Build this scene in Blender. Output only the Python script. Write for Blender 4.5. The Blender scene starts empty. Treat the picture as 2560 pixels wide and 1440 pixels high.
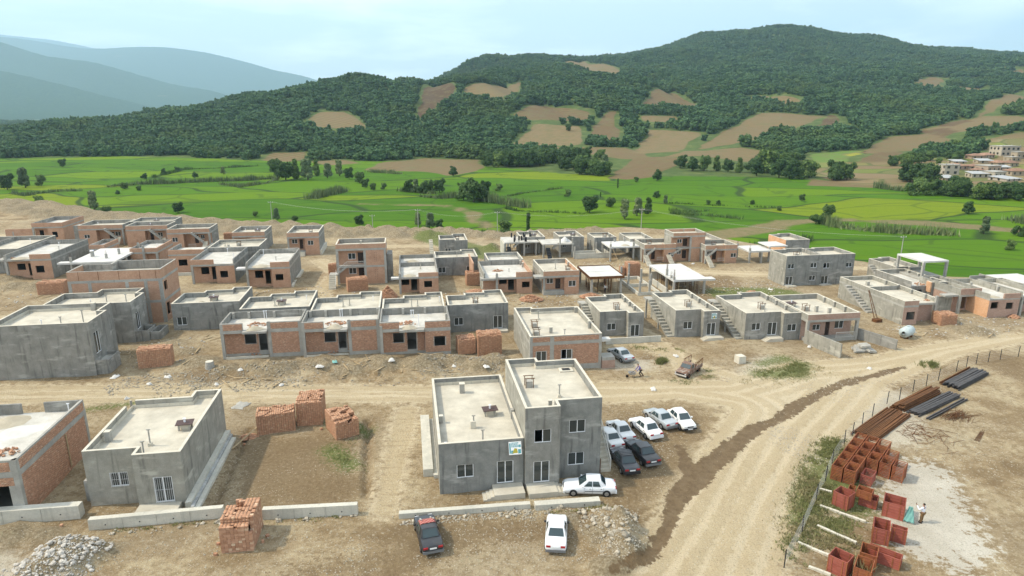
import bpy, bmesh, math, random
import numpy as np
from mathutils import Vector, Matrix
R=math.radians
SC=bpy.context.scene
COL=SC.collection
# ---------------------------------------------------------------- camera, sky, sun, exposure
cam_d=bpy.data.cameras.new('camera'); cam=bpy.data.objects.new('camera',cam_d); COL.objects.link(cam)
cam.location=(0,0,32); cam.rotation_euler=(R(75.0),0,0)
cam_d.sensor_width=36; cam_d.lens=36*1640/2560; cam_d.clip_start=.5; cam_d.clip_end=30000
SC.camera=cam
SUN_AZ=R(1)      # towards the left, a little beyond the houses
SUN_EL=R(48)
sd=Vector((-math.cos(SUN_AZ)*math.cos(SUN_EL), math.sin(SUN_AZ)*math.cos(SUN_EL), math.sin(SUN_EL)))
W=bpy.data.worlds.new('World'); SC.world=W; W.use_nodes=True
nt=W.node_tree; nt.nodes.clear()
def wn(t,**k):
    n=nt.nodes.new(t)
    for a,b in k.items(): setattr(n,a,b)
    return n
sky=wn('ShaderNodeTexSky',sky_type='NISHITA',sun_disc=False,sun_elevation=SUN_EL,sun_rotation=math.atan2(sd.x,sd.y),altitude=100,air_density=1.0,dust_density=2.2,ozone_density=1.0)
tc=wn('ShaderNodeTexCoord')
# thin broken summer cloud over the whole sky, laid on a flat cloud deck
sep=wn('ShaderNodeSeparateXYZ'); nt.links.new(tc.outputs['Generated'],sep.inputs[0])
mz=wn('ShaderNodeMath',operation='MAXIMUM'); nt.links.new(sep.outputs[2],mz.inputs[0]); mz.inputs[1].default_value=.0
az=wn('ShaderNodeMath',operation='ADD'); nt.links.new(mz.outputs[0],az.inputs[0]); az.inputs[1].default_value=.09
cb=wn('ShaderNodeCombineXYZ')
for i in (0,1):
    d=wn('ShaderNodeMath',operation='DIVIDE'); nt.links.new(sep.outputs[i],d.inputs[0]); nt.links.new(az.outputs[0],d.inputs[1]); nt.links.new(d.outputs[0],cb.inputs[i])
nz=wn('ShaderNodeTexNoise'); nz.inputs['Scale'].default_value=.62; nz.inputs['Detail'].default_value=9; nz.inputs['Roughness'].default_value=.56; nz.inputs['Distortion'].default_value=.25
mpw=wn('ShaderNodeMapping'); mpw.inputs['Location'].default_value=(3.1,1.4,0)
nt.links.new(cb.outputs[0],mpw.inputs[0]); nt.links.new(mpw.outputs[0],nz.inputs['Vector'])
cr=wn('ShaderNodeValToRGB'); cr.color_ramp.elements[0].position=.46; cr.color_ramp.elements[1].position=.68
nt.links.new(nz.outputs[0],cr.inputs[0])
fm=wn('ShaderNodeMath',operation='MULTIPLY_ADD'); nt.links.new(cr.outputs[0],fm.inputs[0]); fm.inputs[1].default_value=.0; fm.inputs[2].default_value=.44   # thin high veil everywhere, thicker in the clouds
mx=wn('ShaderNodeMixRGB'); nt.links.new(fm.outputs[0],mx.inputs[0]); nt.links.new(sky.outputs[0],mx.inputs[1]); mx.inputs[2].default_value=(10.0,10.1,9.9,1)
mx2=wn('ShaderNodeMixRGB'); cf=wn('ShaderNodeMath',operation='MULTIPLY'); nt.links.new(cr.outputs[0],cf.inputs[0]); cf.inputs[1].default_value=.8; nt.links.new(cf.outputs[0],mx2.inputs[0]); nt.links.new(mx.outputs[0],mx2.inputs[1]); mx2.inputs[2].default_value=(12.5,12.6,12.6,1); mx=mx2
bg=wn('ShaderNodeBackground'); bg.inputs[1].default_value=.118
wo=wn('ShaderNodeOutputWorld'); nt.links.new(mx.outputs[0],bg.inputs[0]); nt.links.new(bg.outputs[0],wo.inputs[0])
sl=bpy.data.lights.new('sun','SUN'); sl.energy=2.9; sl.angle=R(1.6); sl.color=(1,.89,.70)
so=bpy.data.objects.new('sun',sl); COL.objects.link(so); so.location=(-60,60,120); so.rotation_euler=sd.to_track_quat('Z','Y').to_euler()
vs=SC.view_settings; vs.view_transform='Standard'; vs.look='None'; vs.gamma=1; vs.use_curve_mapping=False; vs.exposure=.74
SC.cycles.max_bounces=6; SC.cycles.diffuse_bounces=3; SC.cycles.glossy_bounces=2; SC.cycles.volume_bounces=1
SC.cycles.use_denoising=True
random.seed(11); rng=np.random.default_rng(7)
# ---------------------------------------------------------------- materials
MATS={}
def newmat(name):
    m=bpy.data.materials.new(name); m.use_nodes=True; MATS[name]=m
    t=m.node_tree; b=t.nodes['Principled BSDF']; b.inputs['Specular IOR Level'].default_value=.25
    return m,t,b
class NT:
    def __init__(s,t): s.t=t
    def n(s,ty,ins={},**k):
        n=s.t.nodes.new(ty)
        for a,b in k.items(): setattr(n,a,b)
        for a,b in ins.items(): s.set(n,a,b)
        return n
    def set(s,n,a,b):
        if hasattr(b,'is_output') : s.t.links.new(b,n.inputs[a])
        else: n.inputs[a].default_value=b
    def math(s,op,a,b=0.,clamp=False):
        n=s.t.nodes.new('ShaderNodeMath'); n.operation=op; n.use_clamp=clamp
        s.set(n,0,a); s.set(n,1,b); return n.outputs[0]
    def noise(s,v,scale,detail=4,rough=.55,dist=0):
        n=s.n('ShaderNodeTexNoise',{'Scale':scale,'Detail':detail,'Roughness':rough,'Distortion':dist})
        if v is not None: s.t.links.new(v,n.inputs['Vector'])
        return n.outputs[0]
    def ramp(s,f,stops):
        n=s.t.nodes.new('ShaderNodeValToRGB'); e=n.color_ramp.elements
        while len(e)<len(stops): e.new(.5)
        for x,(p,c) in zip(e,stops): x.position=p; x.color=(*c,1) if len(c)==3 else c
        s.t.links.new(f,n.inputs[0]); return n.outputs[0]
    def mix(s,f,a,b,mode='MIX'):
        n=s.t.nodes.new('ShaderNodeMixRGB'); n.blend_type=mode
        s.set(n,0,f)
        s.set(n,1,(*a,1) if isinstance(a,tuple) and len(a)==3 else a); s.set(n,2,(*b,1) if isinstance(b,tuple) and len(b)==3 else b); return n.outputs[0]
    def sstep(s,x,lo,hi):
        n=s.n('ShaderNodeMapRange',{1:lo,2:hi,3:0.,4:1.},interpolation_type='SMOOTHSTEP'); s.t.links.new(x,n.inputs[0]); return n.outputs[0]
    def attr(s,name,kind='Fac'):
        n=s.t.nodes.new('ShaderNodeAttribute'); n.attribute_name=name; return n.outputs[kind]
    def geo(s,o='Position'): return s.n('ShaderNodeNewGeometry').outputs[o]
    def tex(s,o): return s.n('ShaderNodeTexCoord').outputs[o]
    def objrand(s): return s.n('ShaderNodeObjectInfo').outputs['Random']
    def scale(s,v,sc):
        n=s.n('ShaderNodeMapping',{'Scale':sc}); s.t.links.new(v,n.inputs[0]); return n.outputs[0]
    def bump(s,h,st=.3,d=.05):
        n=s.n('ShaderNodeBump',{'Strength':st,'Distance':d}); s.t.links.new(h,n.inputs['Height']); return n.outputs[0]
def g(h): # sRGB 0-255 -> linear
    return tuple((c/255/12.92 if c/255<=.04045 else ((c/255+.055)/1.055)**2.4) for c in h)
def stuffmat(name,c1,c2,scale=1.5,rough=.9,bump=.25,bscale=12,streak=0,c3=None,metal=0,spec=.25,coord='pos',rand=0.,bd=.03):
    """two-tone weathered surface: large blotches, fine grain, optional rain streaks"""
    m,t,b=newmat(name); n=NT(t)
    p=n.geo() if coord=='pos' else n.tex('Object')
    a=n.noise(p,scale,6,.62); f=n.ramp(a,[(.32,c1),(.68,c2)])
    fine=n.noise(p,scale*14,3,.6); f=n.mix(n.math('MULTIPLY',n.sstep(fine,.35,.75),.35),f,c3 if c3 else tuple(x*.72 for x in c1))
    if streak:
        uv=n.scale(p,(1.6,1.6,.16)); s_=n.noise(uv,1.4,5,.6); f=n.mix(n.math('MULTIPLY',n.sstep(s_,.52,.72),streak),f,tuple(x*.62 for x in c1))
        uv2=n.scale(p,(.35,.35,1.1)); s2=n.noise(uv2,.9,4,.6); f=n.mix(n.math('MULTIPLY',n.sstep(s2,.55,.7),streak*.8),f,tuple(min(1,x*1.35) for x in c2))
    if rand:
        f=n.mix(1.,f,n.ramp(n.objrand(),[(0,(1-rand,)*3),(1,(1+rand*.6,)*3)]),'MULTIPLY')
    t.links.new(f,b.inputs['Base Color']); b.inputs['Roughness'].default_value=rough; b.inputs['Metallic'].default_value=metal; b.inputs['Specular IOR Level'].default_value=spec
    if bump: t.links.new(n.bump(n.noise(p,bscale,5,.65),bump,bd),b.inputs['Normal'])
    return m
def flatmat(name,c,rough=.5,metal=0,spec=.3,coat=0):
    m,t,b=newmat(name); b.inputs['Base Color'].default_value=(*c,1); b.inputs['Roughness'].default_value=rough; b.inputs['Metallic'].default_value=metal; b.inputs['Specular IOR Level'].default_value=spec
    if coat: b.inputs['Coat Weight'].default_value=coat; b.inputs['Coat Roughness'].default_value=.06
    return m
stuffmat('plaster',(.205,.20,.18),(.315,.305,.275),.9,streak=.9,bscale=9,bump=.3)
stuffmat('plaster_warm_lit',(.25,.24,.205),(.365,.35,.30),.9,streak=.9,bscale=9,bump=.3)  # paler plaster; on left-facing walls it puts sunlight into the colour
stuffmat('plaster_blue',(.185,.188,.175),(.295,.292,.27),.9,streak=.9,bscale=9,bump=.3)
stuffmat('concrete',(.31,.30,.27),(.42,.405,.36),.8,streak=.35,bscale=14)
stuffmat('concrete_white',(.46,.455,.43),(.62,.61,.58),.5,streak=0,bscale=6,c3=(.5,.5,.48))
stuffmat('screed',(.385,.355,.29),(.575,.535,.44),.5,streak=0,bscale=8,c3=(.40,.37,.31),bump=.2)
stuffmat('screed_raw',(.40,.385,.34),(.60,.58,.53),.5,streak=0,bscale=8,c3=(.34,.32,.28),bump=.3)
stuffmat('coping',(.50,.465,.385),(.62,.58,.485),1.2,c3=(.45,.42,.35),bscale=14)  # pale blocks, and parapet tops with sunlight on the mortar painted in
stuffmat('retaining',(.46,.45,.39),(.58,.55,.47),.5,streak=.4,bscale=9)
stuffmat('timber',(.35,.26,.15),(.46,.36,.22),2,bscale=20)
stuffmat('stone',(.33,.29,.225),(.47,.425,.345),1.2,bscale=6,bump=.5,rand=.35,coord='obj')
stuffmat('limestone',(.38,.35,.30),(.56,.53,.48),1.1,bscale=5,bump=.5,rand=.22,coord='obj',c3=(.45,.42,.38))
stuffmat('rust',(.10,.042,.018),(.19,.085,.03),3,bscale=30,c3=(.05,.025,.015),rand=.35,rough=.85)
stuffmat('blue_steel',(.040,.036,.036),(.085,.076,.072),2,bscale=30,rough=.6,rand=.3,spec=.4)
stuffmat('red_steel',(.29,.075,.055),(.37,.115,.085),1.6,bscale=20,c3=(.20,.075,.04),rand=.2,rough=.7,spec=.3)
stuffmat('red_steel_rust',(.25,.07,.045),(.31,.12,.045),1.6,bscale=20,c3=(.27,.12,.035),rand=.2,rough=.8)
stuffmat('sand',(.36,.32,.24),(.45,.40,.31),1.5,bscale=8)
stuffmat('bark',(.06,.05,.035),(.11,.09,.065),3,bscale=12)
stuffmat('membrane',(.20,.21,.21),(.50,.50,.48),1.1,bscale=4,c3=(.12,.12,.12))
stuffmat('render_house',(.50,.44,.35),(.62,.56,.46),.5,streak=.5)
stuffmat('roof_tile',(.23,.13,.085),(.31,.19,.13),.8,bscale=4,rand=.25)
stuffmat('tin',(.30,.30,.29),(.42,.42,.41),.6,rough=.5,spec=.5,bscale=3)
stuffmat('sack',(.50,.49,.46),(.66,.65,.62),2,bscale=6,rough=.8)
stuffmat('tank',(.40,.47,.48),(.52,.60,.60),.8,bscale=4,bump=.05,rough=.45,spec=.4,c3=(.33,.36,.34))
flatmat('white_frame',(.80,.81,.82),.35); flatmat('white_pipe',(.74,.75,.77),.4); flatmat('black_iron',(.02,.02,.022),.5); flatmat('dark_door',(.035,.022,.018),.4)
flatmat('rail_white',(.66,.64,.58),.5); flatmat('rubber',(.018,.018,.018),.85); flatmat('alloy',(.35,.36,.37),.35,.6); flatmat('tar_and_shade',(.03,.032,.035),.7)  # the tar black also paints the shade inside small holes
flatmat('paper',(.80,.80,.78),.8); flatmat('hatch',(.075,.045,.04),.55)
def glass(name,c,rough=.06,spec=.6):
    m,t,b=newmat(name); b.inputs['Base Color'].default_value=(*c,1); b.inputs['Roughness'].default_value=rough; b.inputs['Specular IOR Level'].default_value=spec
    return m
glass('glass',(.045,.052,.05)); glass('car_glass',(.03,.05,.055),.05,.7)
# brick walls (small courses) - wall UVs are in metres
def brickmat(name,c1,c2,mortar,bw=.21,bh=.105):
    m,t,b=newmat(name); n=NT(t); uv=n.tex('UV'); p=n.geo()
    br=n.n('ShaderNodeTexBrick',{'Color1':(*c1,1),'Color2':(*c2,1),'Mortar':(*mortar,1),'Scale':1.,'Mortar Size':.009,'Mortar Smooth':.2,'Bias':-.1,'Brick Width':bw,'Row Height':bh})
    t.links.new(uv,br.inputs['Vector'])
    big=n.noise(p,.7,5,.6); f=n.mix(n.math('MULTIPLY',n.sstep(big,.4,.75),.5),br.outputs[0],tuple(x*.7 for x in c1))
    sm=n.noise(p,5,3,.6); f=n.mix(n.math('MULTIPLY',n.sstep(sm,.58,.72),.35),f,tuple(min(1,x*1.5) for x in c2))
    t.links.new(f,b.inputs['Base Color']); b.inputs['Roughness'].default_value=.9
    t.links.new(n.bump(br.outputs['Fac'],-.6,.02),b.inputs['Normal']); return m
brickmat('brick',(.43,.235,.145),(.51,.305,.205),(.42,.345,.26))
brickmat('brick_orange',(.58,.31,.16),(.66,.39,.23),(.46,.36,.27))
brickmat('brick_dull',(.38,.235,.175),(.45,.30,.235),(.36,.31,.26))
def brickpiece(name,base,var):
    m,t,b=newmat(name); n=NT(t)
    a=n.attr('tone'); f=n.ramp(a,[(0,tuple(x*(1-var) for x in base)),(.5,base),(.85,tuple(min(1,x*(1+var)) for x in base)),(1,(base[0]*1.25,base[1]*1.5,base[2]*1.6))])
    p=n.geo(); nn=n.noise(p,9,4,.6); f=n.mix(n.math('MULTIPLY',n.sstep(nn,.45,.75),.35),f,tuple(x*.6 for x in base))
    t.links.new(f,b.inputs['Base Color']); b.inputs['Roughness'].default_value=.92; return m
brickpiece('brick_piece',(.47,.265,.17),.16); brickpiece('brick_pile',(.44,.245,.15),.14)
m,t,b=newmat('loose_brick'); n=NT(t)
f=n.ramp(n.objrand(),[(0,(.35,.19,.115)),(.5,(.43,.24,.15)),(.9,(.50,.30,.195)),(1,(.60,.46,.32))])
pp=n.noise(n.geo(),9,4,.6); f=n.mix(n.math('MULTIPLY',n.sstep(pp,.45,.75),.35),f,(.25,.11,.06)); t.links.new(f,b.inputs['Base Color']); b.inputs['Roughness'].default_value=.92
def leafmat(name,c1,c2,rnd=.3):
    m,t,b=newmat(name); n=NT(t)
    f=n.ramp(n.attr('tone'),[(0,c1),(1,c2)])
    f=n.mix(1.,f,n.ramp(n.objrand(),[(0,(1-rnd,1-rnd*.9,1-rnd)),(.5,(1,1,1)),(1,(1+rnd*.9,1+rnd*.5,1))]),'MULTIPLY')
    if name=='forest_leaf':
        sp=n.noise(n.geo(),.013,5,.65); f=n.mix(n.math('MULTIPLY',n.sstep(sp,.5,.62),.55),f,(.085,.125,.035)); f=n.mix(n.math('MULTIPLY',n.sstep(n.noise(n.geo(),.03,3,.6),.55,.66),.5),f,(.020,.050,.028))
    t.links.new(f,b.inputs['Base Color']); b.inputs['Roughness'].default_value=.75; b.inputs['Specular IOR Level'].default_value=.12
    return m
leafmat('leaf_dark',(.028,.062,.022),(.075,.130,.042)); leafmat('leaf_mid',(.048,.098,.028),(.12,.185,.058)); leafmat('leaf_pale',(.080,.125,.062),(.17,.225,.11))
leafmat('reed',(.085,.13,.05),(.19,.235,.11),.15); leafmat('forest_leaf',(.032,.078,.036),(.085,.155,.062),.36); leafmat('grass',(.14,.16,.055),(.27,.27,.12),.2); leafmat('dry_grass',(.24,.21,.10),(.38,.33,.18),.2)
# ---------------------------------------------------------------- mesh helpers
def link(o,parent=None):
    COL.objects.link(o)
    if parent is not None: o.parent=parent
    return o
def tag(o,label,cat,group=None,kind=None):
    if label: o['label']=label
    if cat: o['category']=cat
    if group: o['group']=group
    if kind: o['kind']=kind
    return o
def empty(name,loc=(0,0,0),rz=0.,label=None,cat=None,group=None):
    o=bpy.data.objects.new(name,None); o.empty_display_size=.3; o.location=loc; o.rotation_euler=(0,0,rz); link(o)
    return tag(o,label,cat,group)
class MB:
    def __init__(s): s.v=[]; s.f=[]
    def quad(s,a,b,c,d):
        i=len(s.v); s.v+=[a,b,c,d]; s.f.append((i,i+1,i+2,i+3)); return s
    def poly(s,pts):
        i=len(s.v); s.v+=list(pts); s.f.append(tuple(range(i,i+len(pts)))); return s
    def box(s,x0,x1,y0,y1,z0,z1,taper=0.):
        i=len(s.v); t=taper
        s.v+=[(x0,y0,z0),(x1,y0,z0),(x1,y1,z0),(x0,y1,z0),(x0+t,y0+t,z1),(x1-t,y0+t,z1),(x1-t,y1-t,z1),(x0+t,y1-t,z1)]
        s.f+=[(i,i+3,i+2,i+1),(i+4,i+5,i+6,i+7),(i,i+1,i+5,i+4),(i+1,i+2,i+6,i+5),(i+2,i+3,i+7,i+6),(i+3,i,i+4,i+7)]; return s
    def obox(s,c,ax,ay,az,hx,hy,hz):
        c,ax,ay,az=Vector(c),Vector(ax)*hx,Vector(ay)*hy,Vector(az)*hz; i=len(s.v)
        for z in (-1,1):
            for x,y in ((-1,-1),(1,-1),(1,1),(-1,1)): s.v.append(tuple(c+ax*x+ay*y+az*z))
        s.f+=[(i,i+3,i+2,i+1),(i+4,i+5,i+6,i+7),(i,i+1,i+5,i+4),(i+1,i+2,i+6,i+5),(i+2,i+3,i+7,i+6),(i+3,i,i+4,i+7)]; return s
    def bar(s,p,q,w,h=None,up=(0,0,1)):
        p,q=Vector(p),Vector(q); d=(q-p); L=d.length; d.normalize(); u=Vector(up)
        if abs(d.dot(u))>.95: u=Vector((1,0,0))
        x=d.cross(u).normalized(); y=x.cross(d).normalized()
        return s.obox((p+q)/2,x,d,y,w/2,L/2,(h or w)/2)
    def tube(s,pts,rad,n=8,cap=True):
        rings=[]; k=len(pts)
        for j,p in enumerate(pts):
            p=Vector(p); a=Vector(pts[max(0,j-1)]); b=Vector(pts[min(k-1,j+1)]); d=(b-a).normalized()
            u=Vector((0,0,1)) if abs(d.z)<.95 else Vector((1,0,0)); x=d.cross(u).normalized(); y=d.cross(x)
            r_=rad[j] if isinstance(rad,(list,tuple)) else rad; i=len(s.v); rings.append(i)
            for m_ in range(n):
                t=2*math.pi*m_/n; s.v.append(tuple(p+x*math.cos(t)*r_+y*math.sin(t)*r_))
        for a,b in zip(rings,rings[1:]):
            for m_ in range(n): s.f.append((a+m_,a+(m_+1)%n,b+(m_+1)%n,b+m_))
        if cap: s.f.append(tuple(rings[0]+m_ for m_ in range(n))); s.f.append(tuple(rings[-1]+m_ for m_ in reversed(range(n))))
        return s
    def prism(s,poly,z0,z1):
        n=len(poly); i=len(s.v); s.v+=[(p[0],p[1],z0) for p in poly]+[(p[0],p[1],z1) for p in poly]
        s.f.append(tuple(i+k for k in reversed(range(n)))); s.f.append(tuple(i+n+k for k in range(n)))
        for k in range(n): s.f.append((i+k,i+(k+1)%n,i+n+(k+1)%n,i+n+k))
        return s
    def mesh(s,name,mat,smooth=False):
        me=bpy.data.meshes.new(name); me.from_pydata(s.v,[],s.f); me.materials.append(MATS[mat] if isinstance(mat,str) else mat)
        uv=me.uv_layers.new(name='UVMap'); d=np.zeros((len(me.loops),2),np.float32)
        me.update(); V=s.v
        for p in me.polygons:
            nx,ny,nz_=p.normal
            for li,vi in zip(p.loop_indices,p.vertices):
                x,y,z=V[vi]
                if abs(nz_)>.75: d[li]=(x,y)
                else:
                    l=math.hypot(nx,ny) or 1; d[li]=((-ny*x+nx*y)/l,z)
        uv.data.foreach_set('uv',d.ravel())
        if smooth: me.polygons.foreach_set('use_smooth',[True]*len(me.polygons))
        return me
    def build(s,name,mat,parent=None,smooth=False,loc=None):
        o=bpy.data.objects.new(name,s.mesh(name,mat,smooth)); link(o,parent)
        if loc is not None: o.location=loc
        return o
def npmesh(name,V,F,mat,attrs=None,parent=None,smooth=False,linkit=True,fattrs=None):
    V=np.asarray(V,np.float32); F=np.asarray(F,np.int32); me=bpy.data.meshes.new(name)
    me.vertices.add(len(V)); me.vertices.foreach_set('co',V.ravel()); k=F.shape[1]
    me.loops.add(F.size); me.loops.foreach_set('vertex_index',F.ravel()); me.polygons.add(len(F))
    me.polygons.foreach_set('loop_start',np.arange(0,F.size,k,dtype=np.int32)); me.polygons.foreach_set('loop_total',np.full(len(F),k,np.int32))
    if smooth: me.polygons.foreach_set('use_smooth',np.ones(len(F),bool))
    me.materials.append(MATS[mat]); me.update(calc_edges=True)
    for a,d in (attrs or {}).items():
        at=me.attributes.new(a,'FLOAT','POINT'); at.data.foreach_set('value',np.asarray(d,np.float32))
    for a,d in (fattrs or {}).items():
        at=me.attributes.new(a,'FLOAT','FACE'); at.data.foreach_set('value',np.asarray(d,np.float32))
    o=bpy.data.objects.new(name,me)
    if linkit: link(o,parent)
    return o
def npboxes(C,H,Rz=None,tilt=None):
    """many boxes: centres (n,3), half sizes (n,3), yaw (n)"""
    n=len(C); s=np.array([(x,y,z) for z in (-1,1) for x,y in ((-1,-1),(1,-1),(1,1),(-1,1))],float)
    P=s[None]*np.asarray(H)[:,None]
    if tilt is not None:
        c,s_=np.cos(tilt)[:,None],np.sin(tilt)[:,None]; P=np.stack([P[...,0],P[...,1]*c-P[...,2]*s_,P[...,1]*s_+P[...,2]*c],-1)
    if Rz is not None:
        c,s_=np.cos(Rz)[:,None],np.sin(Rz)[:,None]; P=np.stack([P[...,0]*c-P[...,1]*s_,P[...,0]*s_+P[...,1]*c,P[...,2]],-1)
    V=(P+np.asarray(C)[:,None]).reshape(-1,3)
    f=np.array([(0,3,2,1),(4,5,6,7),(0,1,5,4),(1,2,6,5),(2,3,7,6),(3,0,4,7)]); F=(f[None]+(np.arange(n)*8)[:,None,None]).reshape(-1,4)
    return V,F
def noise2(X,Y,sc,seed=0,oct=3):
    """cheap smooth value noise, numpy"""
    out=np.zeros(np.shape(X)); amp=1.; tot=0
    for o in range(oct):
        x=np.asarray(X)*sc+seed*17.3+o*31.7; y=np.asarray(Y)*sc+seed*9.1+o*11.9
        xi=np.floor(x).astype(np.int64); yi=np.floor(y).astype(np.int64); xf=x-xi; yf=y-yi
        def h(a,b):
            v=(a*374761393+b*668265263+seed*1442695+o*77777)&0xffffffff; v=((v^(v>>13))*1274126177)&0xffffffff; return ((v^(v>>16))&0xffff)/65535.
        u=xf*xf*(3-2*xf); v=yf*yf*(3-2*yf)
        out+=amp*(h(xi,yi)*(1-u)*(1-v)+h(xi+1,yi)*u*(1-v)+h(xi,yi+1)*(1-u)*v+h(xi+1,yi+1)*u*v); tot+=amp; amp*=.5; sc*=2
    return out/tot
def sdpoly(X,Y,poly):
    """signed distance to polygon, negative inside"""
    d=np.full(np.shape(X),1e9); ins=np.zeros(np.shape(X),bool); n=len(poly)
    for i in range(n):
        x0,y0=poly[i]; x1,y1=poly[(i+1)%n]; ex,ey=x1-x0,y1-y0
        t=np.clip(((X-x0)*ex+(Y-y0)*ey)/(ex*ex+ey*ey+1e-9),0,1); d=np.minimum(d,np.hypot(X-x0-t*ex,Y-y0-t*ey))
        c=((y0>Y)!=(y1>Y))
        with np.errstate(divide='ignore',invalid='ignore'): xi=x0+(Y-y0)*ex/(ey if ey else 1e-9)
        ins^=c&(X<xi)
    return np.where(ins,-d,d)
def sdpath(X,Y,pts):
    d=np.full(np.shape(X),1e9)
    for (x0,y0,r0),(x1,y1,r1) in zip(pts,pts[1:]):
        ex,ey=x1-x0,y1-y0; t=np.clip(((X-x0)*ex+(Y-y0)*ey)/(ex*ex+ey*ey+1e-9),0,1)
        d=np.minimum(d,np.hypot(X-x0-t*ex,Y-y0-t*ey)-(r0+(r1-r0)*t))
    return d
A9=R(9.0); CA,SA=math.cos(A9),math.sin(A9)
def uw(u,w): return (u*CA-w*SA, u*SA+w*CA)
HILL=[(-692,529,-4),(-623,476,-4),(-484,370,-4),(-831,640,-1),(-982,760,7),(-1163,900,2),(-501,529,-4),(-451,476,-4),(-351,370,-4),(-602,640,-1),(-712,760,7),(-843,900,2),(-413,539,-4),(-372,485,-4),(-289,377,-4),(-480,630,-1),(-576,760,9),(-683,900,2),(-375,553,-4),(-337,498,-4),(-262,387,-4),(-430,640,1),(-528,790,14),(-642,960,6),(-331,563,-4),(-298,507,-4),(-232,394,-4),(-373,640,3),(-480,830,20),(-608,1050,10),(-273,548,-4),(-245,493,-4),(-191,384,-4),(-325,660,8),(-420,860,31),(-538,1100,22),(-212,520,-4),(-191,468,-4),(-149,364,-4),(-278,690,13),(-354,890,46),(-479,1200,38),(-169,503,-4),(-152,453,-4),(-118,352,-4),(-212,640,11),(-301,920,55),(-410,1250,54),(-132,511,-4),(-119,460,-4),(-92,358,-4),(-158,620,7),(-194,770,34),(-240,960,68),(-326,1300,66),(-85,503,-4),(-76,453,-4),(-59,352,-4),(-103,620,7),(-127,770,33),(-163,1000,72),(-212,1300,69),(-43,479,-4),(-39,431,-4),(-30,335,-4),(-52,580,4),(-66,750,29),(-91,1040,77),(-113,1300,84),(-148,1700,123),(-192,2200,143),(-5,444,-4),(-5,400,-4),(-4,311,-4),(-7,560,2),(-8,720,23),(-12,1040,78),(-16,1350,97),(-20,1750,148),(-27,2300,161),(27,408,-4),(24,367,-4),(19,286,-4),(35,540,-3),(45,700,17),(58,900,56),(75,1180,102),(92,1450,116),(117,1850,172),(153,2400,180),(47,392,-4),(43,353,-4),(33,275,-4),(62,520,2),(83,700,17),(105,900,53),(139,1200,95),(174,1500,114),(220,1900,158),(290,2500,180),(75,387,-4),(67,349,-4),(52,271,-4),(96,500,0),(122,640,7),(165,880,45),(223,1200,86),(296,1600,142),(368,2000,192),(481,2600,200),(110,387,-4),(99,349,-4),(77,271,-4),(141,500,2),(181,650,10),(242,880,40),(341,1250,95),(459,1700,177),(564,2100,253),(730,2700,266),(136,382,-4),(123,344,-4),(95,268,-4),(176,500,-4),(227,650,10),(284,820,30),(394,1150,83),(560,1650,168),(709,2100,246),(917,2700,251),(160,378,-4),(144,340,-4),(112,264,-4),(209,500,-1),(273,660,13),(341,830,34),(468,1150,83),(664,1650,172),(858,2150,281),(1125,2800,290),(168,339,-4),(152,305,-4),(118,237,-4),(221,450,-2),(301,620,12),(400,830,34),(562,1180,85),(779,1650,163),(984,2100,255),(1275,2700,251),(183,328,-4),(165,295,-4),(128,230,-4),(243,440,-4),(328,600,8),(443,820,34),(616,1150,77),(875,1650,154),(1080,2050,237),(1432,2700,236),(198,311,-4),(178,280,-4),(139,218,-4),(265,420,0),(337,540,5),(458,740,23),(613,1000,56),(911,1500,126),(1208,2000,201),(1579,2600,200),(208,292,-4),(187,263,-4),(146,205,-4),(282,400,-2),(348,500,5),(448,650,23),(615,900,53),(948,1400,115),(1314,1950,188),(1761,2600,193),(219,281,-4),(197,253,-4),(154,197,-4),(301,390,-2),(366,480,4),(467,620,25),(635,850,52),(1002,1350,105),(1404,1900,168),(1931,2600,172),(244,272,-4),(220,245,-4),(171,191,-4),(341,385,-1),(420,480,7),(536,620,29),(729,850,56),(1149,1350,112),(1611,1900,174),(2217,2600,172),(319,272,-4),(287,245,-4),(223,191,-4),(446,385,-1),(548,480,7),(700,620,29),(952,850,56),(1500,1350,112),(2104,1900,174),(2896,2600,172),(447,2100,210),(506,2100,226),(568,2100,260),(634,2100,251),(694,2100,270),(767,2100,273),(841,2100,278),(936,2100,262),(1013,2100,246),(1100,2100,251),(1202,2100,218),(1327,2100,212),(1451,2100,201),(-1512,1170,-2),(-2094,1620,-4),(-3025,2340,-4),(-1096,1170,-2),(-1518,1620,-4),(-2192,2340,-4),(-888,1170,-2),(-1230,1620,-4),(-1776,2340,-4),(-835,1248,-2),(-1156,1728,-4),(-1670,2496,-4),(-791,1365,-2),(-1095,1890,-4),(-1582,2730,-4),(-700,1430,-2),(-969,1980,-4),(-1399,2860,-4),(-623,1560,-2),(-863,2160,-4),(-1246,3120,-4),(-533,1625,-2),(-738,2250,-4),(-1065,3250,-4),(-424,1690,-2),(-588,2340,-4),(-849,3380,-4),(-276,1690,-2),(-382,2340,-4),(-552,3380,-4),(-239,2750,68),(-307,3520,3),(-33,2875,77),(-43,3680,3),(191,3000,87),(244,3840,3),(362,3125,86),(463,4000,3),(601,3250,97),(770,4160,3),(912,3375,129),(1167,4320,3),(1146,3375,122),(1468,4320,3),(1406,3500,141),(1800,4480,3),(1593,3375,122),(2040,4320,3),(1790,3375,115),(2292,4320,3),(1974,3250,97),(2526,4160,3),(2201,3250,93),(2817,4160,3),(2413,3250,82),(3089,4160,3),(2771,3250,82),(3547,4160,3),(3620,3250,82),(4633,4160,3)]
FOOT=[(-691,529),(-501,529),(-413,538),(-374,553),(-330,563),(-272,548),(-212,520),(-169,502),(-131,511),(-84,502),(-43,479),(-5,444),(27,408),(47,392),(74,387),(109,387),(136,382),(159,377),(168,339),(182,327),(198,310),(208,292),(219,281),(244,272),(318,272)]
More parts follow.
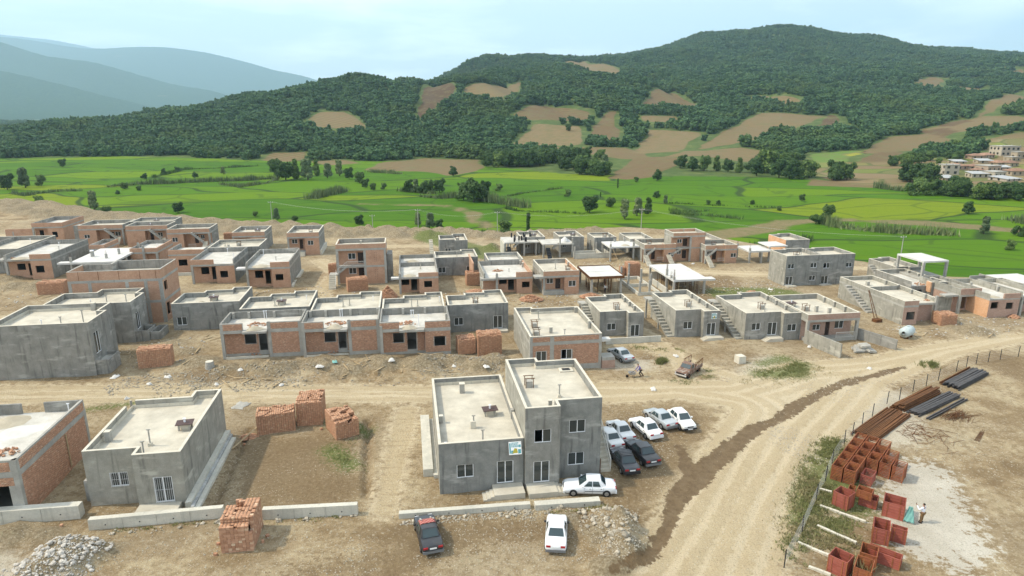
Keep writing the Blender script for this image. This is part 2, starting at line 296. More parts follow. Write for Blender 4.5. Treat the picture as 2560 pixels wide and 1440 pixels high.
SOIL=[(0.3,[(-221,745),(-219,775),(-194,785),(-143,680),(-159,670),(-205,692)]),(0.9,[(-137,1080),(-76,940),(-85,855),(-99,730),(-107,775)]),(0.3,[(-65,925),(-31,965),(14,1070),(12,1005),(-14,815),(-62,885)]),(0.3,[(125,1725),(177,1755),(244,1560),(195,1265),(137,1180)]),(0.15,[(2,610),(25,715),(71,710),(61,604),(4,590)]),(0.5,[(4,760),(19,810),(39,840),(87,775),(88,755),(22,730)]),(0.5,[(79,680),(111,785),(120,785),(104,638),(92,608),(75,646)]),(0.2,[(101,552),(139,688),(188,672),(169,630),(134,532),(95,514)]),(0.5,[(165,850),(198,980),(241,1030),(252,945),(238,890)]),(0.3,[(146,760),(188,775),(186,750),(158,720),(144,735)]),(0.4,[(25,592),(63,588),(95,576),(102,472),(81,480),(40,550)]),(0.35,[(-96,430),(-96,500),(-73,526),(-24,506),(-20,420),(-33,388),(-57,414)]),(0.35,[(-197,520),(-198,562),(-172,564),(-165,534),(-168,500)]),(0.3,[(-151,504),(-128,520),(-111,488),(-128,462)]),(0.45,[(54,370),(73,432),(93,486),(117,488),(122,460),(87,400),(68,364)]),(0.25,[(110,484),(143,544),(195,572),(211,548),(196,498),(166,476),(141,492)]),(0.3,[(153,558),(210,680),(296,810),(361,785),(330,745),(282,670),(257,676),(222,622)]),(0.85,[(206,654),(269,760),(318,805),(325,800),(263,710),(227,636)]),(0.8,[(302,674),(368,790),(377,785),(356,730),(339,650),(323,648),(336,715)]),(0.3,[(315,925),(330,925),(358,900),(370,865),(351,860),(338,900)]),(0.4,[(636,1085),(770,1285),(796,1280),(791,1255),(656,1055)]),(0.3,[(672,1065),(771,1115),(697,1020),(674,1030)]),(0.45,[(985,1370),(1034,1395),(1000,1345),(981,1345)]),(0.4,[(474,698),(702,975),(782,1045),(598,795),(537,760)]),(0.3,[(390,644),(497,720),(518,686),(466,616),(402,600)]),(0.7,[(381,630),(476,720),(474,668),(406,612),(376,580)]),(0.35,[(261,514),(344,616),(384,616),(374,566),(356,532),(318,522),(286,520)]),(0.35,[(386,554),(431,568),(379,496),(360,506)]),(0.55,[(225,446),(294,534),(301,514),(221,382),(188,354),(196,384)]),(0.4,[(148,334),(168,370),(189,340),(180,326)]),(2.0,[(174,410),(237,522),(265,534),(283,536),(243,482),(199,408),(177,386)]),(2.6,[(251,518),(287,540),(283,528),(235,478),(229,490)]),(0.5,[(186,354),(241,458),(253,466),(190,350)]),(2.3,[(194,354),(249,456),(252,442),(199,352)])]
TREES=[(-304.5,450.8,6.1,0),(-239.2,324.4,10.1,1),(-241.7,315.8,8.3,0),(-237.8,333.4,6.2,0),(-159.1,249.2,7.5,1),(-185.3,256.9,4.9,0),(-123.7,242.0,4.3,0),(-187.4,319.2,3.6,0),(-176.9,312.5,2.7,0),(-178.8,298.4,1.9,0),(-148.5,239.1,3.3,2),(-2.2,200.3,4.3,0),(5.0,201.7,6.4,3),(-30.7,212.8,4.7,1),(-26.3,207.5,5.3,1),(-23.1,206.7,3.4,0),(-50.5,215.2,3.5,0),(-81.2,225.2,4.3,1),(-91.9,233.3,2.1,2),(-74.3,223.5,2.0,2),(28.7,242.0,6.9,0),(38.6,256.9,4.2,0),(39.2,227.0,7.2,1),(44.9,234.3,6.8,1),(50.0,239.1,6.0,1),(62.7,285.4,3.6,0),(62.2,266.2,3.7,1),(-34.2,387.2,6.3,0),(-20.5,278.7,8.0,0),(-15.9,272.3,10.3,0),(-12.7,276.1,8.3,0),(-12.2,307.6,5.8,0),(-143.1,400.1,9.9,0),(-124.3,363.8,11.3,0),(-119.6,368.3,11.0,1),(-112.2,363.8,11.8,1),(-113.6,387.2,9.6,1),(-104.5,375.2,8.4,1),(-100.7,387.2,9.6,1),(-90.6,368.3,6.9,0),(-207.4,394.9,4.4,0),(-208.4,413.8,3.6,0),(-172.9,397.5,4.9,1),(-179.4,375.2,3.7,0),(-204.6,368.3,3.7,0),(-48.6,307.6,6.5,0),(-44.6,304.5,6.5,1),(-40.4,301.4,6.4,0),(-37.2,304.5,6.1,1),(-33.5,304.5,6.9,0),(-80.1,347.0,6.5,0),(-72.2,324.4,4.9,0),(-66.2,314.1,3.9,0),(-61.8,317.5,3.6,0),(-16.3,450.8,8.4,0),(-9.5,450.8,10.1,0),(-2.7,450.8,11.2,0),(5.4,450.0,12.8,0),(13.7,454.0,12.5,0),(19.2,456.0,10.3,0),(25.5,472.0,9.0,1),(31.1,470.0,7.8,0),(37.8,466.0,10.2,0),(45.5,474.0,7.5,0),(55.1,436.0,9.4,1),(57.9,418.0,10.4,1),(57.1,682.4,7.6,0),(78.8,359.5,6.7,0),(66.4,353.1,3.1,0),(108.7,430.0,9.4,0),(112.8,416.0,9.4,0),(120.3,416.0,10.4,0),(127.8,416.0,9.4,1),(133.4,410.0,8.7,0),(139.5,406.0,9.1,1),(146.9,406.0,10.1,0),(142.9,387.2,10.6,0),(156.7,406.0,15.2,0),(151.1,375.2,11.7,0),(154.3,368.3,11.0,0),(177.6,434.0,11.0,0),(202.8,520.2,11.6,0),(122.0,276.1,3.1,0),(111.2,229.7,5.2,0),(101.3,216.8,3.8,2),(100.9,247.1,2.2,0),(166.9,239.1,5.4,0),(144.3,198.2,5.5,1),(134.7,174.1,3.1,0),(152.7,194.9,3.7,2),(52.0,324.4,4.9,3),(38.8,288.2,2.5,3),(-6.1,310.9,3.9,0),(24.7,289.6,3.6,0),(79.0,263.8,1.7,0),(83.0,263.8,2.0,0),(96.7,263.8,2.0,0)]
VILTREES=[(223,370),(228,374),(214,360),(235,372),(238,382),(230,374),(222,370),(212,352),(232,370),(204,302),(185,294),(194,290),(207,304),(193,294),(196,302),(196,304),(199,290),(196,300),(203,296),(198,290),(193,298),(196,298),(185,300),(205,304),(178,294),(205,282),(210,284),(224,288),(212,288),(215,286),(204,278),(206,282),(222,288),(203,286),(214,280),(207,286),(204,284),(199,280),(213,276),(273,444),(252,440),(286,456),(257,432),(270,444),(265,450),(272,456),(257,432),(269,456),(255,444),(285,462),(267,454),(348,512),(323,518),(314,512),(341,518),(308,502),(308,490),(311,502),(339,510),(347,510),(317,506),(309,504),(310,494),(360,510),(357,524),(360,524),(347,504),(361,528),(305,456),(309,460),(302,452),(297,448),(301,462),(278,434)]
VILHOUSE=[(239.3,382.0,8.3,3.2,0),(251.8,380.0,7.4,6.0,1),(271.2,402.0,8.7,3.9,2),(280.8,402.0,8.3,3.4,2),(258.7,366.0,8.4,3.5,3),(317.2,454.0,8.2,3.8,2),(326.7,456.0,9.3,3.8,2),(347.5,466.0,12.3,6.7,1),(290.7,432.0,7.8,2.6,3),(306.2,430.0,7.8,3.1,3),(305.0,414.0,7.5,4.0,2),(311.1,412.0,7.5,4.0,2),(284.7,392.0,9.5,3.8,0),(293.5,396.0,6.7,3.4,3),(286.7,374.0,9.1,4.1,2),(269.7,366.0,8.9,3.5,0),(235.5,354.0,7.7,2.6,3),(265.7,350.0,10.6,2.1,3),(341.8,448.0,6.5,4.9,0),(273.7,388.0,5.6,2.8,2),(329.8,436.0,6.3,3.2,0)]
MAINROAD=[(-1.9,24.1),(0.5,31.1),(6.3,39.9),(12.1,48.3),(17.9,57.6),(24.2,67.5),(19.3,69.6),(10.0,68.3),(-10.5,68.7),(-30.9,68.5),(-67.0,68.3),(-72.0,74.0),(-33.3,74.5),(-11.2,74.0),(10.9,75.2),(25.8,75.7),(35.5,81.5),(47.1,83.4),(58.1,88.2),(69.5,92.3),(80.2,94.6),(76.5,89.9),(60.6,83.3),(46.0,73.6),(33.2,59.2),(24.3,47.1),(19.9,39.9),(15.2,31.1),(11.9,24.1)]
EARTH_SHADE=[[(-16.6,39.9),(-13.3,41.4),(-8.2,42.8),(-7.9,46.1),(4.6,47.1),(7.6,45.5),(5.3,44.0),(-0.9,44.1),(-5.1,41.9),(-8.0,39.9)],[(-27.6,59.2),(-16.5,61.3),(-13.3,48.6),(-22.7,48.0)],[(-42.5,77.4),(-38.2,81.5),(-33.7,78.0),(-33.4,74.8),(-40.6,74.5)],[(8.8,54.0),(17.4,61.8),(17.6,57.6),(14.8,52.6),(9.5,48.9)],[(10.3,64.5),(20.9,68.5),(20.4,63.6),(13.3,57.6),(9.2,59.2)],[(32.4,125.5),(44.5,128.8),(42.5,113.9),(30.4,108.7)],[(61.5,81.5),(69.6,83.7),(63.3,75.4),(61.7,78.7)],[(62.4,123.9),(77.4,125.5),(77.7,128.8),(65.5,128.8)]]  # bare soil, plus two patches painting the tower house's shadow by the parked cars
WET=[[(7.2,40.0,0.27),(10.1,41.7,0.51),(12.4,45.5,0.55),(14.0,49.4,0.84),(15.5,51.3,1.14),(18.4,55.0,1.14),(22.0,59.2,0.91),(25.6,62.7,0.72),(29.0,65.0,0.62),(32.7,68.5,0.86),(36.2,71.3,0.67),(40.0,74.2,0.69),(44.6,76.5,0.57),(50.9,79.7,0.35)],[(16.6,53.3,0.9),(16.5,56.1,0.72),(16.6,58.6,0.3)]]
HEAPS=[(-29.8,78.7,3.5,1.2),(-25.1,80.1,4,1.1),(-20.9,78.0,3,1.1),(-16.7,80.1,3.5,1.2),(-11.5,80.1,4,1.4),(-8.0,81.5,3,1.0),(-4.2,80.1,3,1.0),(-2.1,81.5,3,1.0),(-37.0,78.7,2.5,0.7),(-33.4,80.1,2.5,0.8),(-41.4,81.5,3,0.8),(-44.8,85.3,3,0.6),(8.4,42.1,2.2,0.9),(7.0,40.8,2.0,0.9),(6.9,44.5,2.2,0.8),(4.5,46.6,2,0.5),(8.4,45.0,1.6,0.7),(-9.5,81.5,3,1.1),(-38.9,44.3,2.5,0.9),(-36.9,44.5,1.8,0.6),(-33.1,42.1,2.6,1.0),(-31.2,42.4,2,0.7),(-33.4,40.4,2.6,0.9),(-89.0,119.4,4,1.5),(-93.5,119.4,4,1.2),(-99.5,125.5,4,1),(-6.5,113.9,2.5,0.6),(1.4,112.5,3,0.5),(13.7,107.5,3,0.6),(69.5,99.7,3,1.0),(69.3,93.8,4,1.0),(72.6,108.7,3,1.2),(71.3,111.2,2,1.0),(78.4,105.2,4,0.6),(28.6,147.9,4,1.6),(25.1,143.7,3,1.2),(9.7,141.6,3,0.8),(-43.7,123.9,4,1),(-46.1,113.9,3,0.6),(-4.9,157.1,3,1.2),(-48.0,88.5,2.5,0.6)]
EDGE=[(-274.0,226.3),(-238.5,247.8),(-195.9,251.3),(-168.3,239.8),(-135.5,216.9),(-113.2,209.9),(-94.9,203.3),(-75.8,195.6),(-58.6,190.6),(-37.5,184.4),(-20.0,180.5),(-3.3,176.8),(13.4,180.5),(32.5,188.5),(47.3,182.5),(59.4,165.3),(67.3,154.7),(77.1,143.7),(83.8,136.6),(87.4,128.8),(96.2,127.5),(101.8,122.4),(116.8,113.9),(137.9,101.8)]
REEDS=[([(104.8,218.4),(107.4,207.5),(114.5,201.7),(124.9,198.2),(134.6,196.2)],3.0,4.2),([(-14.4,278.7),(-6.6,268.6),(4.7,254.6)],2.6,4.5),([(-52.9,310.9),(-32.7,298.4)],2.0,3.5),([(-198.8,328.0),(-191.0,339.1),(-178.6,343.0),(-162.4,353.1),(-145.7,359.5),(-130.7,372.8)],2.6,4.0),([(-87.0,282.7),(-82.6,295.4),(-81.2,310.9)],3.5,4.0),([(-38.8,289.6),(-29.4,284.1),(-20.3,289.6)],2.5,3.5),([(-87.3,413.8),(-78.8,408.2),(-67.6,400.1)],2.5,3.0),([(-10.8,193.5),(-4.8,194.9),(2.4,193.5)],2.0,2.6),([(67.5,181.3),(76.5,181.3),(87.5,188.4)],1.8,2.2),([(180.0,324.4),(183.0,317.5),(186.9,310.9)],3.0,4.0),([(172.9,225.2),(170.7,216.8),(173.0,212.8)],3.0,4.0),([(-3.9,252.4),(1.5,246.1),(17.8,242.0),(27.8,239.1)],1.2,1.8),([(-147.9,339.1),(-135.2,328.0),(-128.8,343.0),(-127.6,363.8)],1.5,2.5),([(58.6,239.1),(69.0,234.3),(79.4,227.0)],1.6,2.2),([(-229.7,299.9),(-215.3,292.5),(-214.9,307.6),(-202.0,310.9)],2.0,2.5),([(-204.0,375.2),(-211.6,428.5),(-192.4,444.2),(-177.4,461.1)],1.5,2.2),([(23.6,324.4),(3.6,299.9),(-3.5,289.6)],0.9,1.4),([(62.3,268.6),(76.6,261.4),(101.2,254.6)],1.0,1.5),([(75.3,246.1),(68.7,244.0),(60.5,247.1)],1.2,1.8)]
POLES=[(-4.3,191.4,-3,7.0),(36.5,183.6,-1,7.0),(93.8,154.9,-3,6.5),(-81.6,221.5,-3,6.0),(-28.3,196.1,-3,7),(-43.9,204.7,-3,4)]
# ---------------------------------------------------------------- terrain: valley floor, hills, far ranges
FZ=-4.0
_C=np.array(HILL,float); _F=np.array(sorted(FOOT),float); _n=len(_C)
def _K(a,b):
    d=np.sqrt(((a[:,None,:]-b[None])**2).sum(-1))/500.; return d**2*np.log(d+1e-9)
_A=np.zeros((_n+3,_n+3)); _A[:_n,:_n]=_K(_C[:,:2],_C[:,:2])+np.eye(_n)*.003
_P=np.c_[np.ones(_n),_C[:,:2]/500]; _A[:_n,_n:]=_P; _A[_n:,:_n]=_P.T
_w=np.linalg.solve(_A,np.r_[_C[:,2],0,0,0])
def relief(q,t,z):
    far=np.clip((q[:,1]-520)/400,0,1); rg=np.abs(noise2(q[:,0]+q[:,1]*.35,q[:,1]*.45,.0075,3,3)-.5)*2
    return t*far*(34*(rg-.28))*np.clip((z-FZ)/60,0,1)*np.clip((2150-q[:,1])/500,.25,1)
def hillz(X,Y):
    sh=np.shape(X); q=np.c_[np.ravel(X),np.ravel(Y)].astype(float); z=np.empty(len(q))
    for i in range(0,len(q),20000):
        s=q[i:i+20000]; z[i:i+20000]=_K(s,_C[:,:2])@_w[:_n]+np.c_[np.ones(len(s)),s/500]@_w[_n:]
    yf=np.interp(q[:,0],_F[:,0],_F[:,1]); t=np.clip((q[:,1]-yf+10)/60,0,1)
    z=FZ+(np.maximum(z,FZ)-FZ)*t
    z=z+relief(q,t,z)
    return z.reshape(sh)
ys=[95.]
while ys[-1]<3000: ys.append(ys[-1]+max(4.,ys[-1]*.0085))
ys=np.array(ys); xs=np.concatenate([np.arange(-2200,-500,26.),np.arange(-500,600,6.),np.arange(600,2600,26.)])
GX,GY=np.meshgrid(xs,ys); GZ=hillz(GX,GY)
GZ=GZ+np.where(GY<560,(noise2(GX,GY,.02,8,2)-.5)*.5,0)
soil=np.full(GX.shape,99.); tone=np.zeros(GX.shape)
wX=GX+(noise2(GX,GY,.03,4,2)-.5)*10; wY=GY+(noise2(GX,GY,.03,5,2)-.5)*14
SDS=[]
for tn,pl in SOIL:
    x0=min(p[0] for p in pl)-60; x1=max(p[0] for p in pl)+60; y0=min(p[1] for p in pl)-80; y1=max(p[1] for p in pl)+80
    k=(GX>x0)&(GX<x1)&(GY>y0)&(GY<y1)
    d=np.full(GX.shape,99.); d[k]=sdpoly(wX[k],wY[k],pl); up=d<soil; soil=np.where(up,d,soil); tone=np.where(d<12,np.where(up,tn,tone),tone)
yf=np.interp(GX,_F[:,0],_F[:,1]); fieldm=(yf-GY)      # positive on the valley floor
# stream beds and bare earth on the valley floor
BR=[(-6,184,3.0),(-2,200,2.8),(-12,220,2.6),(-14,240,3.0),(-26,262,2.2),(-60,266,2.2)]
BR2=[(34,192,4),(60,196,6),(78,206,5),(95,222,4),(118,226,3)]
BR3=[(-300,268,5),(-270,278,8),(-225,272,4)]
br=np.minimum(np.minimum(sdpath(GX,GY,BR),sdpath(GX,GY,BR2)),sdpath(GX,GY,BR3))
br=np.minimum(br,sdpath(GX,GY,[(118,222,2),(138,218,7),(160,205,5),(180,198,3)]))
m,t,b=newmat('valley'); n=NT(t); p=n.geo()
wob=n.n('ShaderNodeVectorMath',operation='ADD'); t.links.new(p,wob.inputs[0])
nv=n.n('ShaderNodeTexNoise',{'Scale':.012,'Detail':2.}); t.links.new(p,nv.inputs['Vector'])
sc_=n.n('ShaderNodeVectorMath',operation='SCALE'); t.links.new(nv.outputs['Color'],sc_.inputs[0]); sc_.inputs['Scale'].default_value=55.; t.links.new(sc_.outputs[0],wob.inputs[1])
v2=n.scale(wob.outputs[0],(.011,.027,0.))
vor=n.n('ShaderNodeTexVoronoi',{'Scale':1.,'Randomness':.85},feature='F1'); t.links.new(v2,vor.inputs['Vector'])
edg=n.n('ShaderNodeTexVoronoi',{'Scale':1.,'Randomness':.85},feature='DISTANCE_TO_EDGE'); t.links.new(v2,edg.inputs['Vector'])
v3=n.scale(wob.outputs[0],(.031,.06,0.)); edg2=n.n('ShaderNodeTexVoronoi',{'Scale':1.,'Randomness':.7},feature='DISTANCE_TO_EDGE'); t.links.new(v3,edg2.inputs['Vector'])
cell=n.n('ShaderNodeSeparateColor'); t.links.new(vor.outputs['Color'],cell.inputs[0])
rice=n.ramp(cell.outputs[0],[(0,(.044,.118,.004)),(.35,(.058,.142,.004)),(.65,(.080,.165,.004)),(.85,(.112,.19,.005)),(1,(.15,.20,.008))])
mott=n.noise(n.scale(p,(.05,.16,0)),1.,6,.65); rice=n.mix(n.math('MULTIPLY',n.sstep(mott,.4,.75),.4),rice,(.105,.185,.006))
mott2=n.noise(n.scale(p,(.5,1.2,0)),1.,5,.7); rice=n.mix(n.math('MULTIPLY',n.sstep(mott2,.45,.7),.3),rice,(.045,.105,.006))
be=n.math('SUBTRACT',1.,n.sstep(edg.outputs['Distance'],.008,.028)); be2=n.math('MULTIPLY',n.math('SUBTRACT',1.,n.sstep(edg2.outputs['Distance'],.010,.03)),.45)
rice=n.mix(n.math('MULTIPLY',n.math('MAXIMUM',be,be2),.85),rice,(.026,.050,.014))
nn=n.noise(p,.09,6,.7); nh=n.noise(p,.6,5,.7)
earthc=n.mix(n.sstep(nh,.35,.7),(.20,.155,.085),(.13,.13,.05))
bsd=n.math('ADD',n.attr('bare'),n.math('MULTIPLY',n.math('SUBTRACT',nn,.5),9.))
rice=n.mix(n.math('SUBTRACT',1.,n.sstep(bsd,-1.5,1.5)),rice,earthc)
# hill floor under the trees, scrub and grass
scrub=n.ramp(nn,[(.3,(.045,.075,.025)),(.55,(.085,.12,.035)),(.75,(.17,.17,.07))])
fsd=n.math('ADD',n.attr('field'),n.math('MULTIPLY',n.math('SUBTRACT',nn,.5),26.))
base=n.mix(n.sstep(fsd,-2.,2.),scrub,rice)
# ploughed and harvested fields: straw, brown earth, green crops; furrows follow the slope
fur=n.n('ShaderNodeTexWave',{'Scale':.075,'Distortion':5.,'Detail':2.,'Detail Scale':.25},wave_type='BANDS',bands_direction='DIAGONAL'); t.links.new(p,fur.inputs['Vector'])
tn=n.attr('tone'); straw=n.ramp(tn,[(.1,(.225,.17,.088)),(.35,(.185,.137,.070)),(.6,(.145,.098,.052)),(.95,(.088,.054,.032))])
crop=n.ramp(n.math('SUBTRACT',tn,2.),[(0,(.13,.21,.045)),(.3,(.16,.19,.06)),(.6,(.30,.30,.04))])
straw=n.mix(n.sstep(tn,1.4,1.6),straw,crop)
straw=n.mix(n.math('MULTIPLY',fur.outputs['Fac'],.7),straw,n.mix(1.,straw,(.58,.56,.54),'MULTIPLY'))
straw=n.mix(n.math('MULTIPLY',n.sstep(nn,.46,.62),.65),straw,(.135,.125,.055))
v4=n.scale(wob.outputs[0],(.022,.034,0.)); pv=n.n('ShaderNodeTexVoronoi',{'Scale':1.,'Randomness':.9},feature='F1'); t.links.new(v4,pv.inputs['Vector']); pvc=n.n('ShaderNodeSeparateColor'); t.links.new(pv.outputs['Color'],pvc.inputs[0])
plots=n.ramp(pvc.outputs[1],[(0,(.27,.215,.12)),(.22,(.15,.10,.056)),(.4,(.24,.185,.095)),(.58,(.12,.145,.045)),(.74,(.20,.15,.08)),(.88,(.17,.205,.04)),(1,(.10,.13,.04))]); straw=n.mix(n.math('MULTIPLY',n.attr('plots'),.85),straw,plots)
pve=n.n('ShaderNodeTexVoronoi',{'Scale':1.,'Randomness':.9},feature='DISTANCE_TO_EDGE'); t.links.new(v4,pve.inputs['Vector']); straw=n.mix(n.math('MULTIPLY',n.attr('plots'),n.math('MULTIPLY',n.math('SUBTRACT',1.,n.sstep(pve.outputs['Distance'],.01,.05)),.7)),straw,(.07,.095,.03))
ssd=n.math('ADD',n.attr('soil'),n.math('MULTIPLY',n.math('SUBTRACT',nh,.5),3.))
base=n.mix(n.math('SUBTRACT',1.,n.sstep(ssd,-1.2,1.2)),base,straw)
t.links.new(base,b.inputs['Base Color']); b.inputs['Roughness'].default_value=.95; b.inputs['Specular IOR Level'].default_value=.1
t.links.new(n.bump(n.noise(p,1.4,6,.75),.55,.5),b.inputs['Normal'])
OPEN=[(176,345),(190,318),(230,300),(330,290),(470,330),(520,470),(400,560),(330,470),(250,470),(215,470),(175,400)]
plotm=np.clip(-sdpoly(wX,wY,OPEN)/8,0,1); soil=np.where(plotm>0,np.minimum(soil,sdpoly(wX,wY,OPEN)),soil)
ny_,nx_=GX.shape
ii=np.arange((ny_-1)*nx_).reshape(ny_-1,nx_)[:,:-1].ravel(); F=np.c_[ii,ii+1,ii+nx_+1,ii+nx_]
val=npmesh('valley_ground',np.c_[GX.ravel(),GY.ravel(),GZ.ravel()],F,'valley',dict(plots=plotm.ravel(),soil=soil.ravel(),tone=tone.ravel(),field=fieldm.ravel(),bare=br.ravel()),smooth=True); val['kind']='structure'
m,t,b=newmat('far_land'); n=NT(t); p=n.geo()
f=n.ramp(n.noise(p,.004,6,.65),[(.3,(.05,.09,.03)),(.5,(.09,.12,.045)),(.7,(.17,.16,.08))]); t.links.new(f,b.inputs['Base Color']); b.inputs['Roughness'].default_value=1
MB().quad((-20500,-3100,FZ-3),(20500,-3100,FZ-3),(20500,19600,FZ-3),(-20500,19600,FZ-3)).build('plain','far_land')['kind']='structure'
m,t,b=newmat('far_forest'); n=NT(t); p=n.geo()
f=n.ramp(n.noise(p,.055,6,.7),[(.3,(.022,.050,.022)),(.5,(.038,.075,.030)),(.72,(.075,.11,.042))])
f=n.mix(n.math('MULTIPLY',n.sstep(n.noise(p,.004,4,.6),.66,.74),.6),f,(.16,.14,.08))
t.links.new(f,b.inputs['Base Color']); b.inputs['Roughness'].default_value=1; b.inputs['Specular IOR Level'].default_value=0
t.links.new(n.bump(n.noise(p,.08,5,.8),1.,9.),b.inputs['Normal'])
def ridge(pts,Y,depth,seed,name='hill'):
    kk=2.1; pts=[(a*kk,(b_-32)*kk+32) for a,b_ in pts]; Y*=kk; depth*=kk
    """wooded range: crest through the given (X,Z) at distance Y, slopes and spurs on both sides"""
    xs=np.linspace(pts[0][0],pts[-1][0],260); zc=np.interp(xs,[q[0] for q in pts],[q[1] for q in pts])
    k=np.ones(9)/9; zc=np.convolve(np.pad(zc,4,'edge'),k,'valid'); vs=np.linspace(-1,1,70); X,Vv=np.meshgrid(xs,vs); Z0=np.tile(zc,(70,1)); sc=900./max(depth,1)
    sp=noise2(X,Vv*depth*.35,.0022*sc,seed,3); pr=np.clip(1-np.abs(Vv)**(1.15),0,1)
    Z=FZ-3+(Z0-FZ+3)*pr*(1-.5*(1-pr)*(sp*1.6)); Z=Z+(noise2(X,Vv*depth,.02,seed+1,2)-.5)*14*np.clip(pr*3,0,1)
    ii=np.arange(69*260).reshape(69,260)[:,:-1].ravel(); F=np.c_[ii,ii+1,ii+261,ii+260]
    o=npmesh(name,np.c_[X.ravel(),(Y+Vv*depth).ravel(),Z.ravel()],F,'far_forest',smooth=True); o['kind']='structure'
ridge([(-3600,420),(-2900,360),(-2000,200),(-1820,172),(-1640,128),(-1450,75),(-1300,25),(-1150,-6)],2500,800,5)
ridge([(-5200,560),(-3900,420),(-3000,380),(-2560,385),(-2450,352),(-2300,300),(-2050,272),(-1880,222),(-1680,165),(-1500,140),(-1300,70),(-1000,0)],3400,850,9)
ridge([(-8800,1000),(-6500,720),(-4300,620),(-3800,590),(-3400,520),(-3200,508),(-2900,528),(-2600,520),(-2350,480),(-2050,410),(-1850,345),(-1650,318),(-1300,200),(-700,100)],5400,1500,14)
ridge([(-9300,1100),(-7800,1150),(-6200,930),(-5600,860),(-5000,800),(-4000,600)],7600,1500,21)
# ---------------------------------------------------------------- village ground: one sheet with roads, wet track, heaps, spoil bank
ys=[22.]
while ys[-1]<262: ys.append(ys[-1]+max(.26,ys[-1]*.0038))
ys=np.array(ys); xs=np.concatenate([np.arange(-250,-60,.9),np.arange(-60,60,.3),np.arange(60,150,.6),np.arange(150,230,2)])
X,Y=np.meshgrid(xs,ys)
ex=np.array(sorted(EDGE)); ey=np.interp(X,ex[:,0],ex[:,1])
Z=(noise2(X,Y,.25,1,4)-.5)*.22+(noise2(X,Y,1.1,2,2)-.5)*.07
roadd=sdpoly(X,Y,MAINROAD); wet=np.minimum(sdpath(X,Y,WET[0]),sdpath(X,Y,WET[1]))-.06+(noise2(X,Y,.35,61,2)-.5)*.5
# other tracks between the rows
def upath(l): return [(*uw(a,b_),r_) for a,b_,r_ in l]
tracks=[upath([(-110,112,1.5),(-60,112,1.8),(-38,114,1.5)]),upath([(-14.5,108,1.6),(-16.5,122,1.8),(-15,135,1.8),(-20,148,2.)]),
        upath([(-140,200,2.4),(-95,190,2.2),(-86,176,1.8)]),upath([(-22,162,1.6),(-5,162,1.8),(24,158,1.8),(60,146,1.6),(95,122,1.6)]),
        upath([(20,137,2),(50,127,2.2),(80,118,2.4),(100,102,2),(120,92,2)]),upath([(33,70,1.2),(35.5,80,1.1),(34.5,90,1.1)]),upath([(44,65,1.4),(36,76,1.2),(31,86,1.1)]),
        upath([(-3,49,1.4),(-2,60,1.6),(-1,68,1.6)])]
trk=np.full(X.shape,99.)
for q in tracks: trk=np.minimum(trk,sdpath(X,Y,q))
earth=np.full(X.shape,99.)
earth=np.minimum(earth,sdpath(X,Y,[(*uw(16.2,45),.6),(*uw(16.4,42.5),.8),(*uw(15.4,40.5),.5)]))
for pl in EARTH_SHADE: earth=np.minimum(earth,sdpoly(X,Y,pl))  # also takes in the painted tower shadow beside the cars
bank=np.zeros(X.shape)
d_edge=ey-Y
bx=rng.uniform(-215,24,620); bo=rng.uniform(2,22,620)
for x,o_ in zip(bx,bo):
    wdt=1. if x<-8 else .75
    o_=o_*min(1.,max(.35,(10-x)/80)); y=np.interp(x,ex[:,0],ex[:,1])-o_; r_=random.uniform(1.8,3.6)*wdt; h=random.uniform(.7,1.6)*wdt
    i0,i1=np.searchsorted(ys,[y-r_*1.6,y+r_*1.6]); j0,j1=np.searchsorted(xs,[x-r_*1.6,x+r_*1.6])
    sl_=np.s_[i0:i1,j0:j1]; q=np.hypot((X[sl_]-x)/1.15,Y[sl_]-y)/r_; bank[sl_]=np.maximum(bank[sl_],h*np.clip(1.15-q*.95,0,1)**1.1)
for x,y,r_,h in HEAPS:
    k=np.hypot(X-x,Y-y)<r_*2; q=np.hypot(X[k]-x,(Y[k]-y)*1.1)/r_; q=q+(noise2(X[k],Y[k],.7,6,3)-.5)*.7; bank[k]=np.maximum(bank[k],h*np.clip(1-q,0,1)**.9)
bank=bank*(1+(noise2(X,Y,.9,12,3)-.5)*.5)
Z=Z*np.where(roadd<0,.55,1)+bank
# rough rubbly verge in front of the brick row and spoil by the retaining walls
rub=sdpoly(X,Y,[uw(-28,76.5),uw(18,75),uw(19,84),uw(-28,86)]); Z+=np.clip(-rub/1.5,0,1)*(noise2(X,Y,.8,9,4)-.42)*.9
# wheel ruts on the road
Z-=.09*np.clip(-roadd/1.5,0,1)*np.clip(np.sin(roadd*3.4+noise2(X,Y,.08,5,2)*4)-.2,0,1)
Z-=np.clip(-wet/.7,0,1)*.05
Z-=np.clip(-trk/1.0,0,1)*.05
for hx,hy,hr,hh in ((15.4,43.6,2.3,1.0),(15.8,42.2,1.9,.9),(14.8,44.9,2.0,.6),(15.0,41.0,1.6,.5),(-26.5,45.8,3.0,.7),(-24.8,46.2,2.0,.5)):
    hx,hy=uw(hx,hy); q_=np.hypot(X-hx,Y-hy)/hr+(noise2(X,Y,.9,14,3)-.5)*.5; Z+=hh*np.clip(1-q_,0,1)
tren=sdpath(X,Y,[(*uw(-4.6,51.5),.28),(*uw(-4.9,58),.34),(*uw(-5.2,66),.5)]); Z-=.7*np.clip(.25-tren/.5,0,1).clip(0,1)
tren2=sdpath(X,Y,[(*uw(-17.2,52),.3),(*uw(-17.4,66),.3)]); Z-=.55*np.clip(.25-tren2/.5,0,1)
tr=np.minimum(tren,tren2)
PADP=[uw(*q) for q in ((39.0,43.6),(42.0,47.3),(45.0,50.3),(48.6,47.4),(45.0,41.6),(42.2,36.2),(38.5,34.5),(35.5,38.0),(36.8,41.2))]
Z=np.where(sdpoly(X,Y,PADP)<.3,np.minimum(Z*.2,.03),Z)
